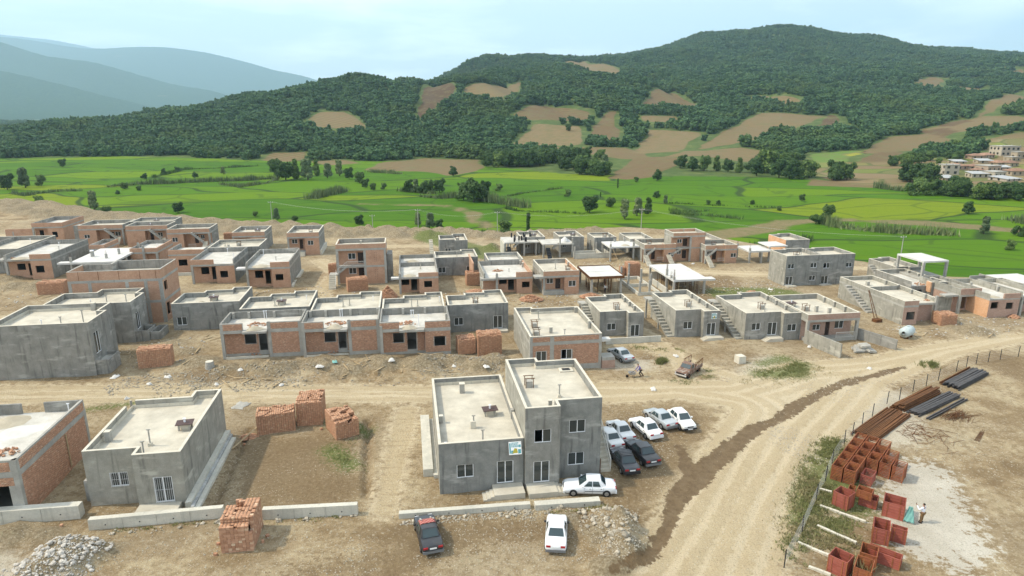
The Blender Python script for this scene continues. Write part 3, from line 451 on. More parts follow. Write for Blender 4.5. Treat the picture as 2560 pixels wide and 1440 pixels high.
drop=np.clip((-d_edge+1)/13,0,1); Z=Z*(1-drop)+(FZ-.9)*drop*drop*(3-2*drop)
grassm=np.full(X.shape,99.)
for q in ([(*uw(43,71.5),1.1),(*uw(47.5,71),1.6),(*uw(50,73.5),1.3)],[(*uw(45,74.5),.8),(*uw(49,76),1.2)],[(*uw(-8.5,60),.9),(*uw(-6.5,57),1.0)],[(*uw(-9,66),.6),(*uw(-5.5,64),.9)],[(*uw(57,108),4),(*uw(66,106),4.5)],[(*uw(30.5,42.3),.9),(*uw(35.6,48.2),1.1),(*uw(40.5,53),.9)],[(*uw(34,44.5),1.0),(*uw(37,48.5),1.2)],[(*uw(-36,73.8),.4),(*uw(-30,75),.4)],[(*uw(19,148),5),(*uw(5,172),4)],[(*uw(36,44),2),(*uw(38,49),2)]): grassm=np.minimum(grassm,sdpath(X,Y,q))
pale=np.full(X.shape,99.)
for q in ([(*uw(33,56),1.2),(*uw(40,63),1.6),(*uw(47,70),1.8)],[(*uw(48,55),3),(*uw(54,62),3),(*uw(50,68),2)],[(*uw(26,120),2),(*uw(33,108),2.4)],[(*uw(24.5,78),1.5),(*uw(29,77),2)],[(*uw(-33,47),1.6),(*uw(-27,44),2)],[(*uw(40,70),1.6),(*uw(47,76),1.4)]): pale=np.minimum(pale,sdpath(X,Y,q))
road=np.minimum(roadd,trk)
m,t,b=newmat('dirt'); n=NT(t); p=n.geo()
n1=n.noise(p,.16,7,.66); n2=n.noise(p,1.3,6,.7); n3=n.noise(p,9.,4,.7); n4=n.noise(p,3.4,5,.72)
dirt=n.ramp(n1,[(.36,(.185,.128,.068)),(.48,(.300,.225,.130)),(.60,(.425,.345,.218))])
big=n.noise(p,.045,5,.6); dirt=n.mix(n.math('MULTIPLY',n.sstep(big,.46,.6),.55),dirt,(.36,.30,.205))
dirt=n.mix(n.math('MULTIPLY',n.sstep(n2,.44,.62),.62),dirt,(.20,.140,.072))
dirt=n.mix(n.math('MULTIPLY',n.sstep(n4,.53,.66),.55),dirt,(.50,.45,.35))
def near(at,w,amp,src): return n.math('SUBTRACT',1.,n.sstep(n.math('ADD',n.attr(at),n.math('MULTIPLY',n.math('SUBTRACT',src,.5),amp*2.2)),-w,w))
sx_=n.n('ShaderNodeSeparateXYZ'); t.links.new(p,sx_.inputs[0]); wst=n.math('SUBTRACT',1.,n.sstep(sx_.outputs[0],6.,15.))
tr1=n.noise(n.scale(p,(.25,1.9,1.)),1.1,5,.6)
rs=n.math('SINE',n.math('ADD',n.math('MULTIPLY',n.attr('road'),3.4),n.math('MULTIPLY',n2,5.))); roadc=n.ramp(n2,[(.3,(.42,.335,.205)),(.7,(.52,.43,.285))]); roadc=n.mix(n.math('MULTIPLY',n.sstep(rs,-.1,.8),.6),roadc,(.60,.51,.36)); roadc=n.mix(n.math('MULTIPLY',n.math('MULTIPLY',n.sstep(tr1,.48,.66),.6),wst),roadc,(.31,.235,.135))
c=n.mix(n.math('MULTIPLY',near('pale',1.2,3.,n2),.75),dirt,(.52,.47,.375))
c=n.mix(n.math('MULTIPLY',near('earth',.7,6.5,n2),.85),c,n.ramp(n4,[(.35,(.145,.098,.05)),(.7,(.26,.19,.11))]))  # brown for dark soil and for the tower shadow put into the colour
c=n.mix(n.math('MULTIPLY',near('road',1.,3.2,n2),.85),c,roadc)
c=n.mix(n.math('MULTIPLY',near('pad',.5,5.5,n2),.85),c,n.ramp(n1,[(.35,(.45,.415,.34)),(.65,(.60,.565,.49))]))
spoil=n.ramp(n4,[(.34,(.155,.118,.070)),(.5,(.245,.195,.122)),(.66,(.37,.315,.22))]); c=n.mix(n.sstep(n.attr('bank'),.05,.45),c,spoil)
gr=n.ramp(n4,[(.35,(.075,.11,.025)),(.6,(.135,.165,.045)),(.75,(.25,.22,.10))]); c=n.mix(n.math('MULTIPLY',near('grass',.8,3.,n4),.85),c,gr)
weed=n.math('MULTIPLY',n.sstep(n1,.56,.7),n.sstep(n4,.55,.65)); weed=n.math('MULTIPLY',weed,n.sstep(n.attr('road'),1.,4.)); c=n.mix(n.math('MULTIPLY',weed,.65),c,(.155,.165,.06))
c=n.mix(n.math('MULTIPLY',near('edge',2.,6.,n2),.7),c,(.155,.17,.065))
pebb=n.n('ShaderNodeTexVoronoi',{'Scale':5.5,'Randomness':1.}); t.links.new(p,pebb.inputs['Vector'])
pc=n.n('ShaderNodeSeparateColor'); t.links.new(pebb.outputs['Color'],pc.inputs[0])
pm=n.math('MULTIPLY',n.math('LESS_THAN',pebb.outputs['Distance'],.26),n.math('GREATER_THAN',pc.outputs[0],.62)); pm=n.math('MULTIPLY',pm,n.sstep(n1,.38,.6))
c=n.mix(n.math('MULTIPLY',pm,.7),c,(.58,.54,.45))
c=n.mix(n.math('MULTIPLY',n.sstep(n3,.52,.66),.5),c,(.14,.108,.066))
wm=near('wet',.08,.9,n2); wm=n.math('MULTIPLY',wm,n.math('SUBTRACT',1.,n.math('MULTIPLY',n.sstep(n4,.6,.68),.3))); c=n.mix(n.math('MULTIPLY',wm,.95),c,n.mix(n.sstep(n2,.35,.65),(.125,.082,.042),(.175,.122,.068)))
t.links.new(c,b.inputs['Base Color']); b.inputs['Specular IOR Level'].default_value=.15
t.links.new(n.math('SUBTRACT',.95,n.math('MULTIPLY',wm,.25)),b.inputs['Roughness'])
hh=n.math('ADD',n.math('MULTIPLY',n4,.6),n.math('ADD',n.math('MULTIPLY',n3,.25),n.math('MULTIPLY',pm,.12)))
t.links.new(n.bump(hh,1.,.34),b.inputs['Normal'])
ny_,nx_=X.shape; ii=np.arange((ny_-1)*nx_).reshape(ny_-1,nx_)[:,:-1].ravel(); F=np.c_[ii,ii+1,ii+nx_+1,ii+nx_]
gnd=npmesh('ground',np.c_[X.ravel(),Y.ravel(),Z.ravel()],F,'dirt',dict(pad=sdpoly(X,Y,PADP).ravel(),road=road.ravel(),wet=wet.ravel(),earth=np.minimum(earth,tr).ravel(),bank=bank.ravel(),grass=grassm.ravel(),pale=pale.ravel(),edge=d_edge.ravel()),smooth=True); gnd['kind']='structure'
GZV,GXS,GYS=Z,xs,ys
def gz(x,y):
    i=min(max(np.searchsorted(GYS,y)-1,0),len(GYS)-2); j=min(max(np.searchsorted(GXS,x)-1,0),len(GXS)-2)
    a=(y-GYS[i])/(GYS[i+1]-GYS[i]); b_=(x-GXS[j])/(GXS[j+1]-GXS[j])
    return float(GZV[i,j]*(1-a)*(1-b_)+GZV[i+1,j]*a*(1-b_)+GZV[i,j+1]*(1-a)*b_+GZV[i+1,j+1]*a*b_)
# ---------------------------------------------------------------- houses
def offs(poly,t):
    """offset a counter-clockwise polygon inwards by t"""
    n=len(poly); out=[]
    for i in range(n):
        p0,p1,p2=Vector(poly[i-1]),Vector(poly[i]),Vector(poly[(i+1)%n]); d0=(p1-p0).normalized(); d1=(p2-p1).normalized()
        n0=Vector((-d0.y,d0.x)); n1=Vector((-d1.y,d1.x)); c=1+n0.dot(n1)
        out.append(tuple(p1+(n0+n1)*(t/max(c,.2))))
    return out
def panel(mb,P0,P1,Q0,Q1,z0,z1,holes=()):
    P0,P1,Q0,Q1=map(Vector,(P0,P1,Q0,Q1)); d=P1-P0; L=d.length; d=d/L; nin=Vector((-d.y,d.x)); t=(Q0-P0).dot(nin); sa=(Q0-P0).dot(d); sb=(Q1-P0).dot(d)
    hs=[(max(a,0),min(b,L),max(c,z0),min(e,z1)) for a,b,c,e in holes if b>0 and a<L and e>z0 and c<z1]
    xs=sorted({0.,L,*[h[0] for h in hs],*[h[1] for h in hs]}); zs=sorted({z0,z1,*[h[2] for h in hs],*[h[3] for h in hs]})
    def o(s,z): p=P0+d*s; return (p.x,p.y,z)
    def i(s,z):
        s=sa if s<=0 else sb if s>=L else s; p=P0+d*s+nin*t; return (p.x,p.y,z)
    def solid(j,k):
        if j<0 or k<0 or j>=len(xs)-1 or k>=len(zs)-1: return False
        x=(xs[j]+xs[j+1])/2; z=(zs[k]+zs[k+1])/2
        return not any(h[0]<x<h[1] and h[2]<z<h[3] for h in hs)
    for j in range(len(xs)-1):
        for k in range(len(zs)-1):
            if not solid(j,k): continue
            a,b,c,e=xs[j],xs[j+1],zs[k],zs[k+1]
            mb.quad(o(a,c),o(b,c),o(b,e),o(a,e)); mb.quad(i(b,c),i(a,c),i(a,e),i(b,e))
            if not solid(j-1,k): mb.quad(i(a,c),o(a,c),o(a,e),i(a,e))
            if not solid(j+1,k): mb.quad(o(b,c),i(b,c),i(b,e),o(b,e))
            if not solid(j,k+1): mb.quad(o(a,e),o(b,e),i(b,e),i(a,e))
            if k>0 and not solid(j,k-1): mb.quad(i(a,c),i(b,c),o(b,c),o(a,c))
    return mb
WCACHE={}
def window(parent,P,ang,w,h,kind='w',depth=.09):
    """sliding window or glazed door: white frame with two panes as sub-parts. P = lower left corner of the opening"""
    key=(round(w,2),round(h,2),kind)
    if key not in WCACHE:
        f=.055 if h<1.6 else .065; m=MB(); m.box(0,w,0,.06,0,f); m.box(0,w,0,.06,h-f,h); m.box(0,f,.003,.057,f,h-f); m.box(w-f,w,.003,.057,f,h-f); m.box(w/2-f*.55,w/2+f*.55,-.006,.054,f,h-f)
        if h>1.6: m.box(f,w-f,.006,.05,f+.9,f+.94) if kind=='dm' else None
        fr=m.mesh('window_frame','white_frame'); pn=MB().box(0,w/2-f*1.55,.02,.035,0,h-2*f).mesh('pane','glass'); WCACHE[key]=(fr,pn,f)
    fr,pn,f=WCACHE[key]; nm='glazed_door' if h>1.6 else 'window'
    o=bpy.data.objects.new(nm,fr); link(o,parent); o.location=P; o.rotation_euler=(0,0,ang)
    open_=(kind=='wo')
    for k in (0,1):
        q=bpy.data.objects.new('pane',pn); link(q,o); q.location=(f+k*(w/2-f*.45),(.028 if (k and not open_) else 0),f)
        if open_ and k==0: q.location=(f+(w/2-f*.45)-.02,-.012,f)
    if kind=='wg':
        m=MB()
        for k in range(int(w/.16)+1): m.box(.02+k*.16,.035+k*.16,-.12,-.105,-.03,h+.03)
        for z in (.02,h*.5,h-.04): m.box(0,w,-.125,-.12,z,z+.02)
        m.build('grille','white_pipe',o)
    return o
class House:
    def __init__(s,label,u,w,name='house',cat='house',group=None,base=0.):
        s.o=empty(name,(*uw(u,w),base),A9,label,cat,group)
    def part(s,name,mb,mat,parent=None,smooth=False): return mb.build(name,mat,parent or s.o,smooth)
    def box(s,name,mat,*b,taper=0.): return s.part(name,MB().box(*b,taper=taper),mat)
    def walls(s,poly,z0,z1,mat,openings=(),gaps=(),t=.22,name='wall',skip=()):
        """one mesh per wall; openings: (edge,s0,s1,z0,z1,kind)"""
        Q=offs(poly,t); n=len(poly)
        for i in range(n):
            if i in skip: continue
            hs=[(a,b,c,d) for e,a,b,c,d,*k in openings if e==i]+[(a,b,c,99) for e,a,b,c in gaps if e==i]
            P0,P1=poly[i],poly[(i+1)%n]; mm=mat.get(i,mat.get('*')) if isinstance(mat,dict) else mat
            cut=sorted((a,b) for e,a,b,c in gaps if e==i and c<=z0+.01)
            if cut:      # parapet broken by a gap: each remaining length is its own piece
                p0,p1=Vector(P0),Vector(P1); d_=p1-p0; L_=d_.length; d_/=L_; ni=Vector((-d_.y,d_.x))*t; cur=0.; secs=[]
                for a,b in cut+[(L_,L_)]:
                    if a-cur>.05: secs.append((cur,min(a,L_)))
                    cur=b
                for a,b in secs: s.part(name,panel(MB(),p0+d_*a,p0+d_*b,Vector(Q[i]) if a<=0 else p0+d_*a+ni,Vector(Q[(i+1)%n]) if b>=L_-1e-6 else p0+d_*b+ni,z0,z1,[]),mm)
            else: s.part(name,panel(MB(),P0,P1,Q[i],Q[(i+1)%n],z0,z1,hs),mm)
            ang=math.atan2(P1[1]-P0[1],P1[0]-P0[0])
            for e,a,b,c,d,*k in openings:
                if e!=i or not k or k[0]=='h': continue
                ca,sa=math.cos(ang),math.sin(ang); dep=.07
                loc=(P0[0]+ca*a-sa*dep,P0[1]+sa*a+ca*dep,c)
                if k[0]=='k':
                    m=MB().box(.06,b-a-.06,0,.05,0,d-c-.06); q=m.build('door','dark_door',s.o); q.location=loc; q.rotation_euler=(0,0,ang); MB().box(b-a-.2,b-a-.12,-.05,0,.95,1.).build('handle','alloy',q)
                else: window(s.o,loc,ang,b-a,d-c,k[0])
    def coping(s,poly,z,gaps=(),mat='coping',h=.035,t=.22,skip=()):  # paler strip along parapet tops, sunlit mortar put into colour and shape
        A=offs(poly,-.012); B=offs(poly,t+.008); m=MB(); n=len(poly)
        for i in range(n):
            if i in skip: continue
            panel(m,A[i],A[(i+1)%n],B[i],B[(i+1)%n],z,z+h,[(a,b,-1,99) for e,a,b,c in gaps if e==i])
        return s.part('coping',m,mat)
    def slab(s,poly,z,th=.28,mat='concrete',top='screed',inset=0.):
        P=offs(poly,inset) if inset else poly
        s.part('roof_slab',MB().prism(P,z-th,z),mat)
        s.part('roof_deck',MB().prism(offs(poly,max(inset,.225)),z+.001,z+.03),top)
    def plaster(s,poly,zr,zt,mat='plaster',openings=(),gaps=(),skirt=(),cop='coping',top='screed',lower=None):
        s.walls(poly,-.4,zt,mat,openings,gaps); s.slab(poly,zr,inset=.2,top=top); s.coping(poly,zt,gaps,cop)
        s.part('floor_slab',MB().prism(offs(poly,.2),-.3,.12),'concrete')
        Q=offs(poly,.225); Q2=offs(poly,.265); n=len(poly)
        for i in skirt:   # row of pale skirting blocks along the inner foot of the parapet
            p0,p1=Vector(Q2[i]),Vector(Q2[(i+1)%n]); L=(p1-p0).length; d=(p1-p0)/L; k=max(1,int(L/.95)); a=math.atan2(d.y,d.x)
            me=MB().box(.01,L/k-.012,-.04,.0,0,.33).mesh('skirting_block','coping')
            for j in range(k):
                o=bpy.data.objects.new('skirting_block',me); link(o,s.o); q=p0+d*(L/k*j); o.location=(q.x,q.y,zr+.031); o.rotation_euler=(0,0,a)
    def frame(s,wpoly,spoly,zr,zt,lower,upper,openings=(),gaps=(),cols=(),top='screed_raw',cop=None,inner=True,beam=.32,pskip=(),stub=()):
        """concrete frame with brick infill: walls, slab band, brick parapet, columns"""
        s.walls(wpoly,-.4,zr-beam,lower,openings); s.slab(offs(spoly,-.03),zr,th=beam,top=top)
        s.part('floor_slab',MB().prism(offs(wpoly,.2),-.3,.12),'concrete')
        s.walls(spoly,zr,zt,upper,gaps=gaps,name='parapet',skip=pskip)
        if cop: s.coping(spoly,zt,gaps,cop,skip=pskip)
        for x,y,*r_ in cols:
            z1=r_[0] if r_ else zr-beam; s.box('column','concrete',x-.19,x+.19,y-.19,y+.19,-.4,z1)
        for x,y,h in stub: s.box('pier','concrete',x-.17,x+.17,y-.17,y+.17,zr+.005,zr+h)
    # ---- fittings
    def vent(s,x,y,z,h=1.1,base=True,mat='concrete'):
        m=MB().tube([(x,y,z),(x,y,z+h)],.065,8); m.tube([(x-.16,y,z+h+.02),(x+.16,y,z+h+.02)],.06,6); v=s.part('vent_pipe',m,mat)
        if base: MB().box(x-.17,x+.17,y-.17,y+.17,z,z+.28,taper=.03).build('pipe_base','coping',v)
    def chimney(s,x,y,z,h=.75,w=.38,mat='concrete'): 
        c=s.box('chimney',mat,x-w/2,x+w/2,y-w/2,y+w/2,z,z+h); MB().box(x-w/2-.04,x+w/2+.04,y-w/2-.04,y+w/2+.04,z+h,z+h+.05).build('chimney_cap','coping',c)
    def hatch(s,x,y,z):
        """dark sheet on block legs covering a duct, white cowl on top"""
        e=MB()
        for a,b in ((-.45,-.3),(.45,-.3),(-.45,.3),(.45,.3)): e.box(x+a-.07,x+a+.07,y+b-.07,y+b+.07,z,z+.62)
        v=s.part('duct_cover',e,'concrete'); MB().obox((x,y,z+.66),(1,.1,0),(-.1,1,.06),(0,-.06,1),.72,.5,.025).build('cover_sheet','hatch',v); MB().box(x-.32,x+.32,y-.2,y+.2,z,z+.45).build('duct_block','coping',v)
        MB().tube([(x,y,z+.69),(x,y,z+.95),(x,y,z+1.05)],[.09,.09,.14],8).build('cowl','white_pipe',v)
    def cagebox(s,x,y,z):
        m=MB().box(x-.3,x+.3,y-.3,y+.3,z,z+.62); v=s.part('duct_block',m,'concrete'); w=MB()
        for a,b in ((-.36,-.36),(.36,-.36),(-.36,.36),(.36,.36)): w.box(x+a-.03,x+a+.03,y+b-.03,y+b+.03,z,z+1.)
        for b in (-.36,.36): w.box(x-.5,x+.5,y+b-.03,y+b+.03,z+.94,z+1.0)
        w.build('rusty_frame','rust',v)
    def pipe(s,x,y,z,h=.8): 
        m=MB().tube([(x,y,z),(x,y,z+h)],.05,6); m.tube([(x-.12,y,z+h),(x+.12,y,z+h)],.05,6); s.part('drain_pipe',m,'white_pipe')
    def sandheap(s,x,y,z,r_=1.2,h=.5,mat='sand',name='sand_heap'):
        m=MB(); n=14; m.v.append((x,y,z+h)); rings=[]
        for k,(q,hh) in enumerate(((.35,.72),(.7,.3),(1,0.))):
            rings.append(len(m.v))
            for j in range(n): a=2*math.pi*j/n; e=r_*q*random.uniform(.85,1.15); m.v.append((x+e*math.cos(a),y+e*.8*math.sin(a),z+h*hh*random.uniform(.85,1.15)))
        for j in range(n): m.f.append((0,rings[0]+j,rings[0]+(j+1)%n))
        for a,b in zip(rings,rings[1:]):
            for j in range(n): m.f.append((a+j,b+j,b+(j+1)%n,a+(j+1)%n))
        return s.part(name,m,mat,smooth=True)
    def rubble(s,x,y,z,r_=1.,n=16,mat='loose_brick'):
        me=MB().box(-.1,.1,-.1,.1,-.05,.05).mesh('brick',mat)
        for k in range(n):
            o=bpy.data.objects.new('brick',me); link(o,s.o); a=random.uniform(0,6.28); q=r_*math.sqrt(random.random()); h=max(0,(1-q/r_))*random.uniform(0,.4)*r_
            o.location=(x+q*math.cos(a),y+q*.7*math.sin(a),z+.05+h); o.rotation_euler=(random.uniform(-.6,.6)*(h>.05),random.uniform(-.6,.6)*(h>.05),random.uniform(0,3))
    def steps(s,x0,x1,y0,y1,z,n,axis='x',mat='screed',name='steps'):
        """landing steps descending along axis from z to 0"""
        m=MB()
        for k in range(n):
            zz=z*(n-k)/(n+1)
            if axis=='x': a=x0+(x1-x0)*k/n; b=x0+(x1-x0)*(k+1)/n; m.box(min(a,b)+.002,max(a,b)-.0,y0,y1,-.3,zz)
            elif axis=='y': a=y0+(y1-y0)*k/n; b=y0+(y1-y0)*(k+1)/n; m.box(x0,x1,min(a,b),max(a,b)-.002,-.3,zz)
        return s.part(name,m,mat)
    def flight(s,p,q,width,n,mat='concrete',up_z=None,name='stair',side=(0,1),smooth_top=False):
        """open stair flight from p (low) to q (high); stepped top, sloping soffit"""
        p,q=Vector(p),Vector(q); d=Vector((q.x-p.x,q.y-p.y,0)); L=d.length; d.normalize(); e=Vector((-d.y,d.x,0))*width; m=MB(); H=q.z-p.z; prof=[]
        if smooth_top: prof=[(0,0),(L,H)]
        else:
            for k in range(n): prof+=[(L*k/n,H*k/n),(L*k/n,H*(k+1)/n)]
            prof.append((L,H))
        prof+=[(L,H-.28),(0,-.28)]
        P=[p+d*a+Vector((0,0,b)) for a,b in prof]; n_=len(P); i=len(m.v); m.v+=[tuple(v) for v in P]+[tuple(v+e) for v in P]
        m.f.append(tuple(i+k for k in range(n_))); m.f.append(tuple(i+n_+k for k in reversed(range(n_))))
        for k in range(n_): m.f.append((i+k,i+n_+k,i+n_+(k+1)%n_,i+(k+1)%n_))
        return s.part(name,m,mat)
    def rail(s,pts,h=.9,mat='rail_white',step=.16,name='railing'):
        m=MB()
        for a,b in zip(pts,pts[1:]):
            a,b=Vector(a),Vector(b); L=(b-a).length; up=Vector((0,0,h)); m.bar(a+up,b+up,.05); m.bar(a+up*.12,b+up*.12,.03)
            k=max(2,int(L/step))
            for j in range(k+1): q=a+(b-a)*j/k; m.bar(q,q+up,.018 if 0<j<k else .045)
        return s.part(name,m,mat)
    def bricks(s,P0,P1,z0,z1,holes=(),bl=.21,bh=.105,proud=.012):
        """real small bricks laid on a wall face from P0 to P1 (outer face), one joined part"""
        P0,P1=Vector(P0),Vector(P1); d=P1-P0; L=d.length; d/=L; nrm=Vector((d.y,-d.x)); nr=int((z1-z0)/bh); nc=int(L/bl)
        r_=np.arange(nr); cc=np.arange(-1,nc+1); Rr,Cc=np.meshgrid(r_,cc,indexing='ij'); s0=(Cc+.5*(Rr%2))*bl; s1=np.minimum(s0+bl,L); s0=np.maximum(s0,0); zc=z0+(Rr+.5)*bh
        ok=(s1-s0)>.05
        for a,b,c,e in holes: ok&=~((s1>a+.02)&(s0<b-.02)&(zc>c)&(zc<e))
        s0,s1,zc=s0[ok],s1[ok],zc[ok]; k=len(s0)
        if not k: return
        sc=(s0+s1)/2; pr=proud*rng.uniform(.4,1.5,k); C=np.c_[P0.x+d.x*sc+nrm.x*pr/2,P0.y+d.y*sc+nrm.y*pr/2,zc]; H=np.c_[(s1-s0)/2-.006,np.full(k,.03),np.full(k,bh/2-.006)]
        V,F=npboxes(C+np.c_[nrm.x*(pr/2-.03),nrm.y*(pr/2-.03),np.zeros(k)],H,np.full(k,math.atan2(d.y,d.x)))
        o=npmesh('brickwork',V,F,'brick_piece',parent=s.o,fattrs=dict(tone=np.repeat(rng.random(k),6))); o['kind']='stuff'
def rect(W,D): return [(0,0),(W,0),(W,D),(0,D)]
# near left: unfinished brick garage house
h=House('unfinished brick house with a dark garage opening behind the low concrete wall',-41.0,52.6)
P=rect(9.2,11.6); h.frame(P,P,4.15,5.2,'concrete',{'*':'concrete',2:'plaster'},[(0,6.35,8.35,.1,2.95,'h')],gaps=[(2,3.4,5.4,4.15)],cols=[(.16,.16),(9.04,.16),(9.04,11.44)],beam=.42)
fr=(0,0); h.bricks((.4,0),(8.8,0),-.1,3.7,[(6.35,8.35,-.2,2.95)]); h.bricks((9.2,.4),(9.2,11.2),-.1,3.7); h.bricks((.2,-.0),(8.7,0),4.2,5.1); h.bricks((9.2,.2),(9.2,11.4),4.2,5.1)
h.box('column','concrete',8.85,9.235,-.035,.35,3.7,5.2); h.pipe(8.3,10.6,4.18,1.1); h.rubble(6.6,3.4,4.18,1.2,34); h.rubble(4.5,1.6,4.18,.8,14); h.rubble(1.5,4,4.18,.9,14)
h.sandheap(5.5,7.5,4.18,1.7,.22,'concrete_white','spilt_plaster'); h.sandheap(3.5,9.6,4.18,1.8,.5); h.box('plank','timber',9.24,9.30,7.4,7.52,.3,3.6)
# near grey plaster house
h=House('grey plastered single storey house with barred white window beside the brick stacks',-27.3,52.16)
P=[(0,1.25),(4.25,1.25),(4.25,0),(8,0),(8,12.75),(5.5,12.75),(5.5,11.35),(0,11.35)]
h.plaster(P,4.3,5.1,'plaster_warm_lit',[(0,1.8,3.2,1.7,3.0,'wg'),(2,1.35,2.8,.62,2.95,'wg')],[(7,0.2,1.5,4.3),(6,5.0,5.5,4.3)],skirt=(4,5,6,7))
h.vent(4.9,.8,4.33,1.5); h.vent(4.6,3.0,4.33,1.5); h.hatch(6.6,5.8,4.33); h.chimney(.75,4.4,4.33,.95,.42); h.box('landing','screed',4.3,7.6,-1.9,-.01,-.3,.55)
h.box('foundation_ledge','retaining',8.02,8.5,-.6,12.4,-.3,.75); h.box('foundation_ledge','membrane',8.51,8.75,-.9,12.0,-.3,.5); h.box('foundation_ledge','retaining',8.76,9.15,-1.2,11.6,-.3,.3)
h.box('wing_wall','plaster',-.75,-.02,2.2,7,-.3,1.9,taper=.0)
# two part house with tower
h=House('tall two storey grey house with a lower flat roofed wing, cars parked beside its stair',1.71,50.7)
P=rect(7.35,14.4)
h.plaster([(0,0),(7.35,0),(7.35,14.4),(0,14.4)],4.0,4.75,{'*':'plaster_blue',3:'plaster_warm_lit'},[(0,1.5,2.95,1.4,2.65,'w'),(0,5.0,6.45,.55,2.7,'d')],skirt=(2,))
h2=h; P=[(7.42,-.3),(10.5,-.3),(10.5,.9),(14.55,.9),(14.55,10.4),(10.6,10.4),(10.6,11.3),(7.42,11.3)]
h.plaster(P,6.85,7.65,{'*':'plaster_blue',0:'plaster',1:'plaster',7:'plaster_warm_lit'},[(0,.8,2.3,4.35,5.6,'wo'),(0,.75,2.2,.5,2.55,'d'),(2,1.1,2.6,4.4,5.65,'w'),(2,1.05,2.55,1.2,2.45,'w')],skirt=(4,5,6))
h.vent(3.9,1.0,4.03,1.25); h.vent(3.4,4.0,4.03,1.2); h.box('vent_plinth','coping',3.1,3.6,3.8,4.2,4.03,4.75); h.hatch(5.2,6.4,4.03); h.chimney(3.0,12.0,4.03,1.0,.5); h.pipe(.6,.5,4.03,.6); h.chimney(.5,5.5,4.03,.7,.3); h.box('vent_box','concrete',7.05,7.33,5.2,5.7,4.03,4.95)
h.cagebox(8.9,6.0,6.88); h.vent(11.2,3.2,6.88,1.2); h.pipe(14.1,1.3,6.88,.6); h.chimney(9.9,1.2,6.88,.7,.3); h.box('roof_opening_kerb','coping',12.6,14.0,8.9,9.9,6.88,7.0); h.box('roof_opening','tar_and_shade',12.9,13.7,9.1,9.7,7.0,7.012)  # roof opening is a black plate standing in for the shade inside
h.box('landing','screed',4.55,7.2,-1.75,-.01,-.3,.5); h.steps(4.54,3.6,-1.75,-.5,.5,3,'x'); h.box('landing','screed',7.5,10.05,-1.95,-.31,-.3,.46); h.steps(10.06,11.0,-1.9,-.31,.46,3,'x')
m=MB(); n_=13
for k in range(n_): m.box(14.6,15.75,1.3+k*.34,1.3+(k+1)*.34-.002,-.3+max(0,(k-3)*.2),.26*(k+1))
h.part('stair',m,'screed'); h.rail([(15.72,1.3,.2),(15.72,1.3+n_*.34,.26*n_)],1.0); h.box('rusty_post','rust',14.58,14.64,.9,1.0,0,1.6)
h.box('side_ledge','retaining',-1.35,-.45,3.0,14.2,-.3,.75); h.box('side_ledge','retaining',-.44,-.03,2.6,14.0,-.3,.35)
m=MB().box(-.55,.55,-.03,0,-.55,.55); ps=h.part('poster',m,'paper'); ps.location=(6.55,-.25,4.0); ps.rotation_euler=(R(-22),0,0)
flatmat('poster_teal',(.10,.32,.36),.6); flatmat('poster_gold',(.42,.36,.05),.6)
def poster_art(ps,w,h_):
    for x0,x1,z0,z1 in ((-.92,-.7,-.8,.8),(-.65,-.3,-.85,-.35),(.45,.9,-.85,-.2),(.62,.9,.1,.5)): MB().box(x0*w,x1*w,-.036,-.0305,z0*h_,z1*h_).build('printed_panel','poster_teal',ps)
    m=MB().poly([(-.5*w,-.037,-.8*h_),(.4*w,-.037,-.75*h_),(.3*w,-.037,-.1*h_),(-.1*w,-.037,.0)]); m.build('printed_panel','poster_gold',ps)
    m=MB()
    for k,z in enumerate((.78,.58,.38,.2)):
        x=-.6
        while x<.5: l=random.uniform(.08,.22); m.box(x*w,(x+l)*w,-.036,-.0305,z*h_-.03,z*h_+.045); x+=l+.06
    m.build('lettering','black_iron' if w<.3 else 'poster_teal',ps)
poster_art(ps,.55,.55)
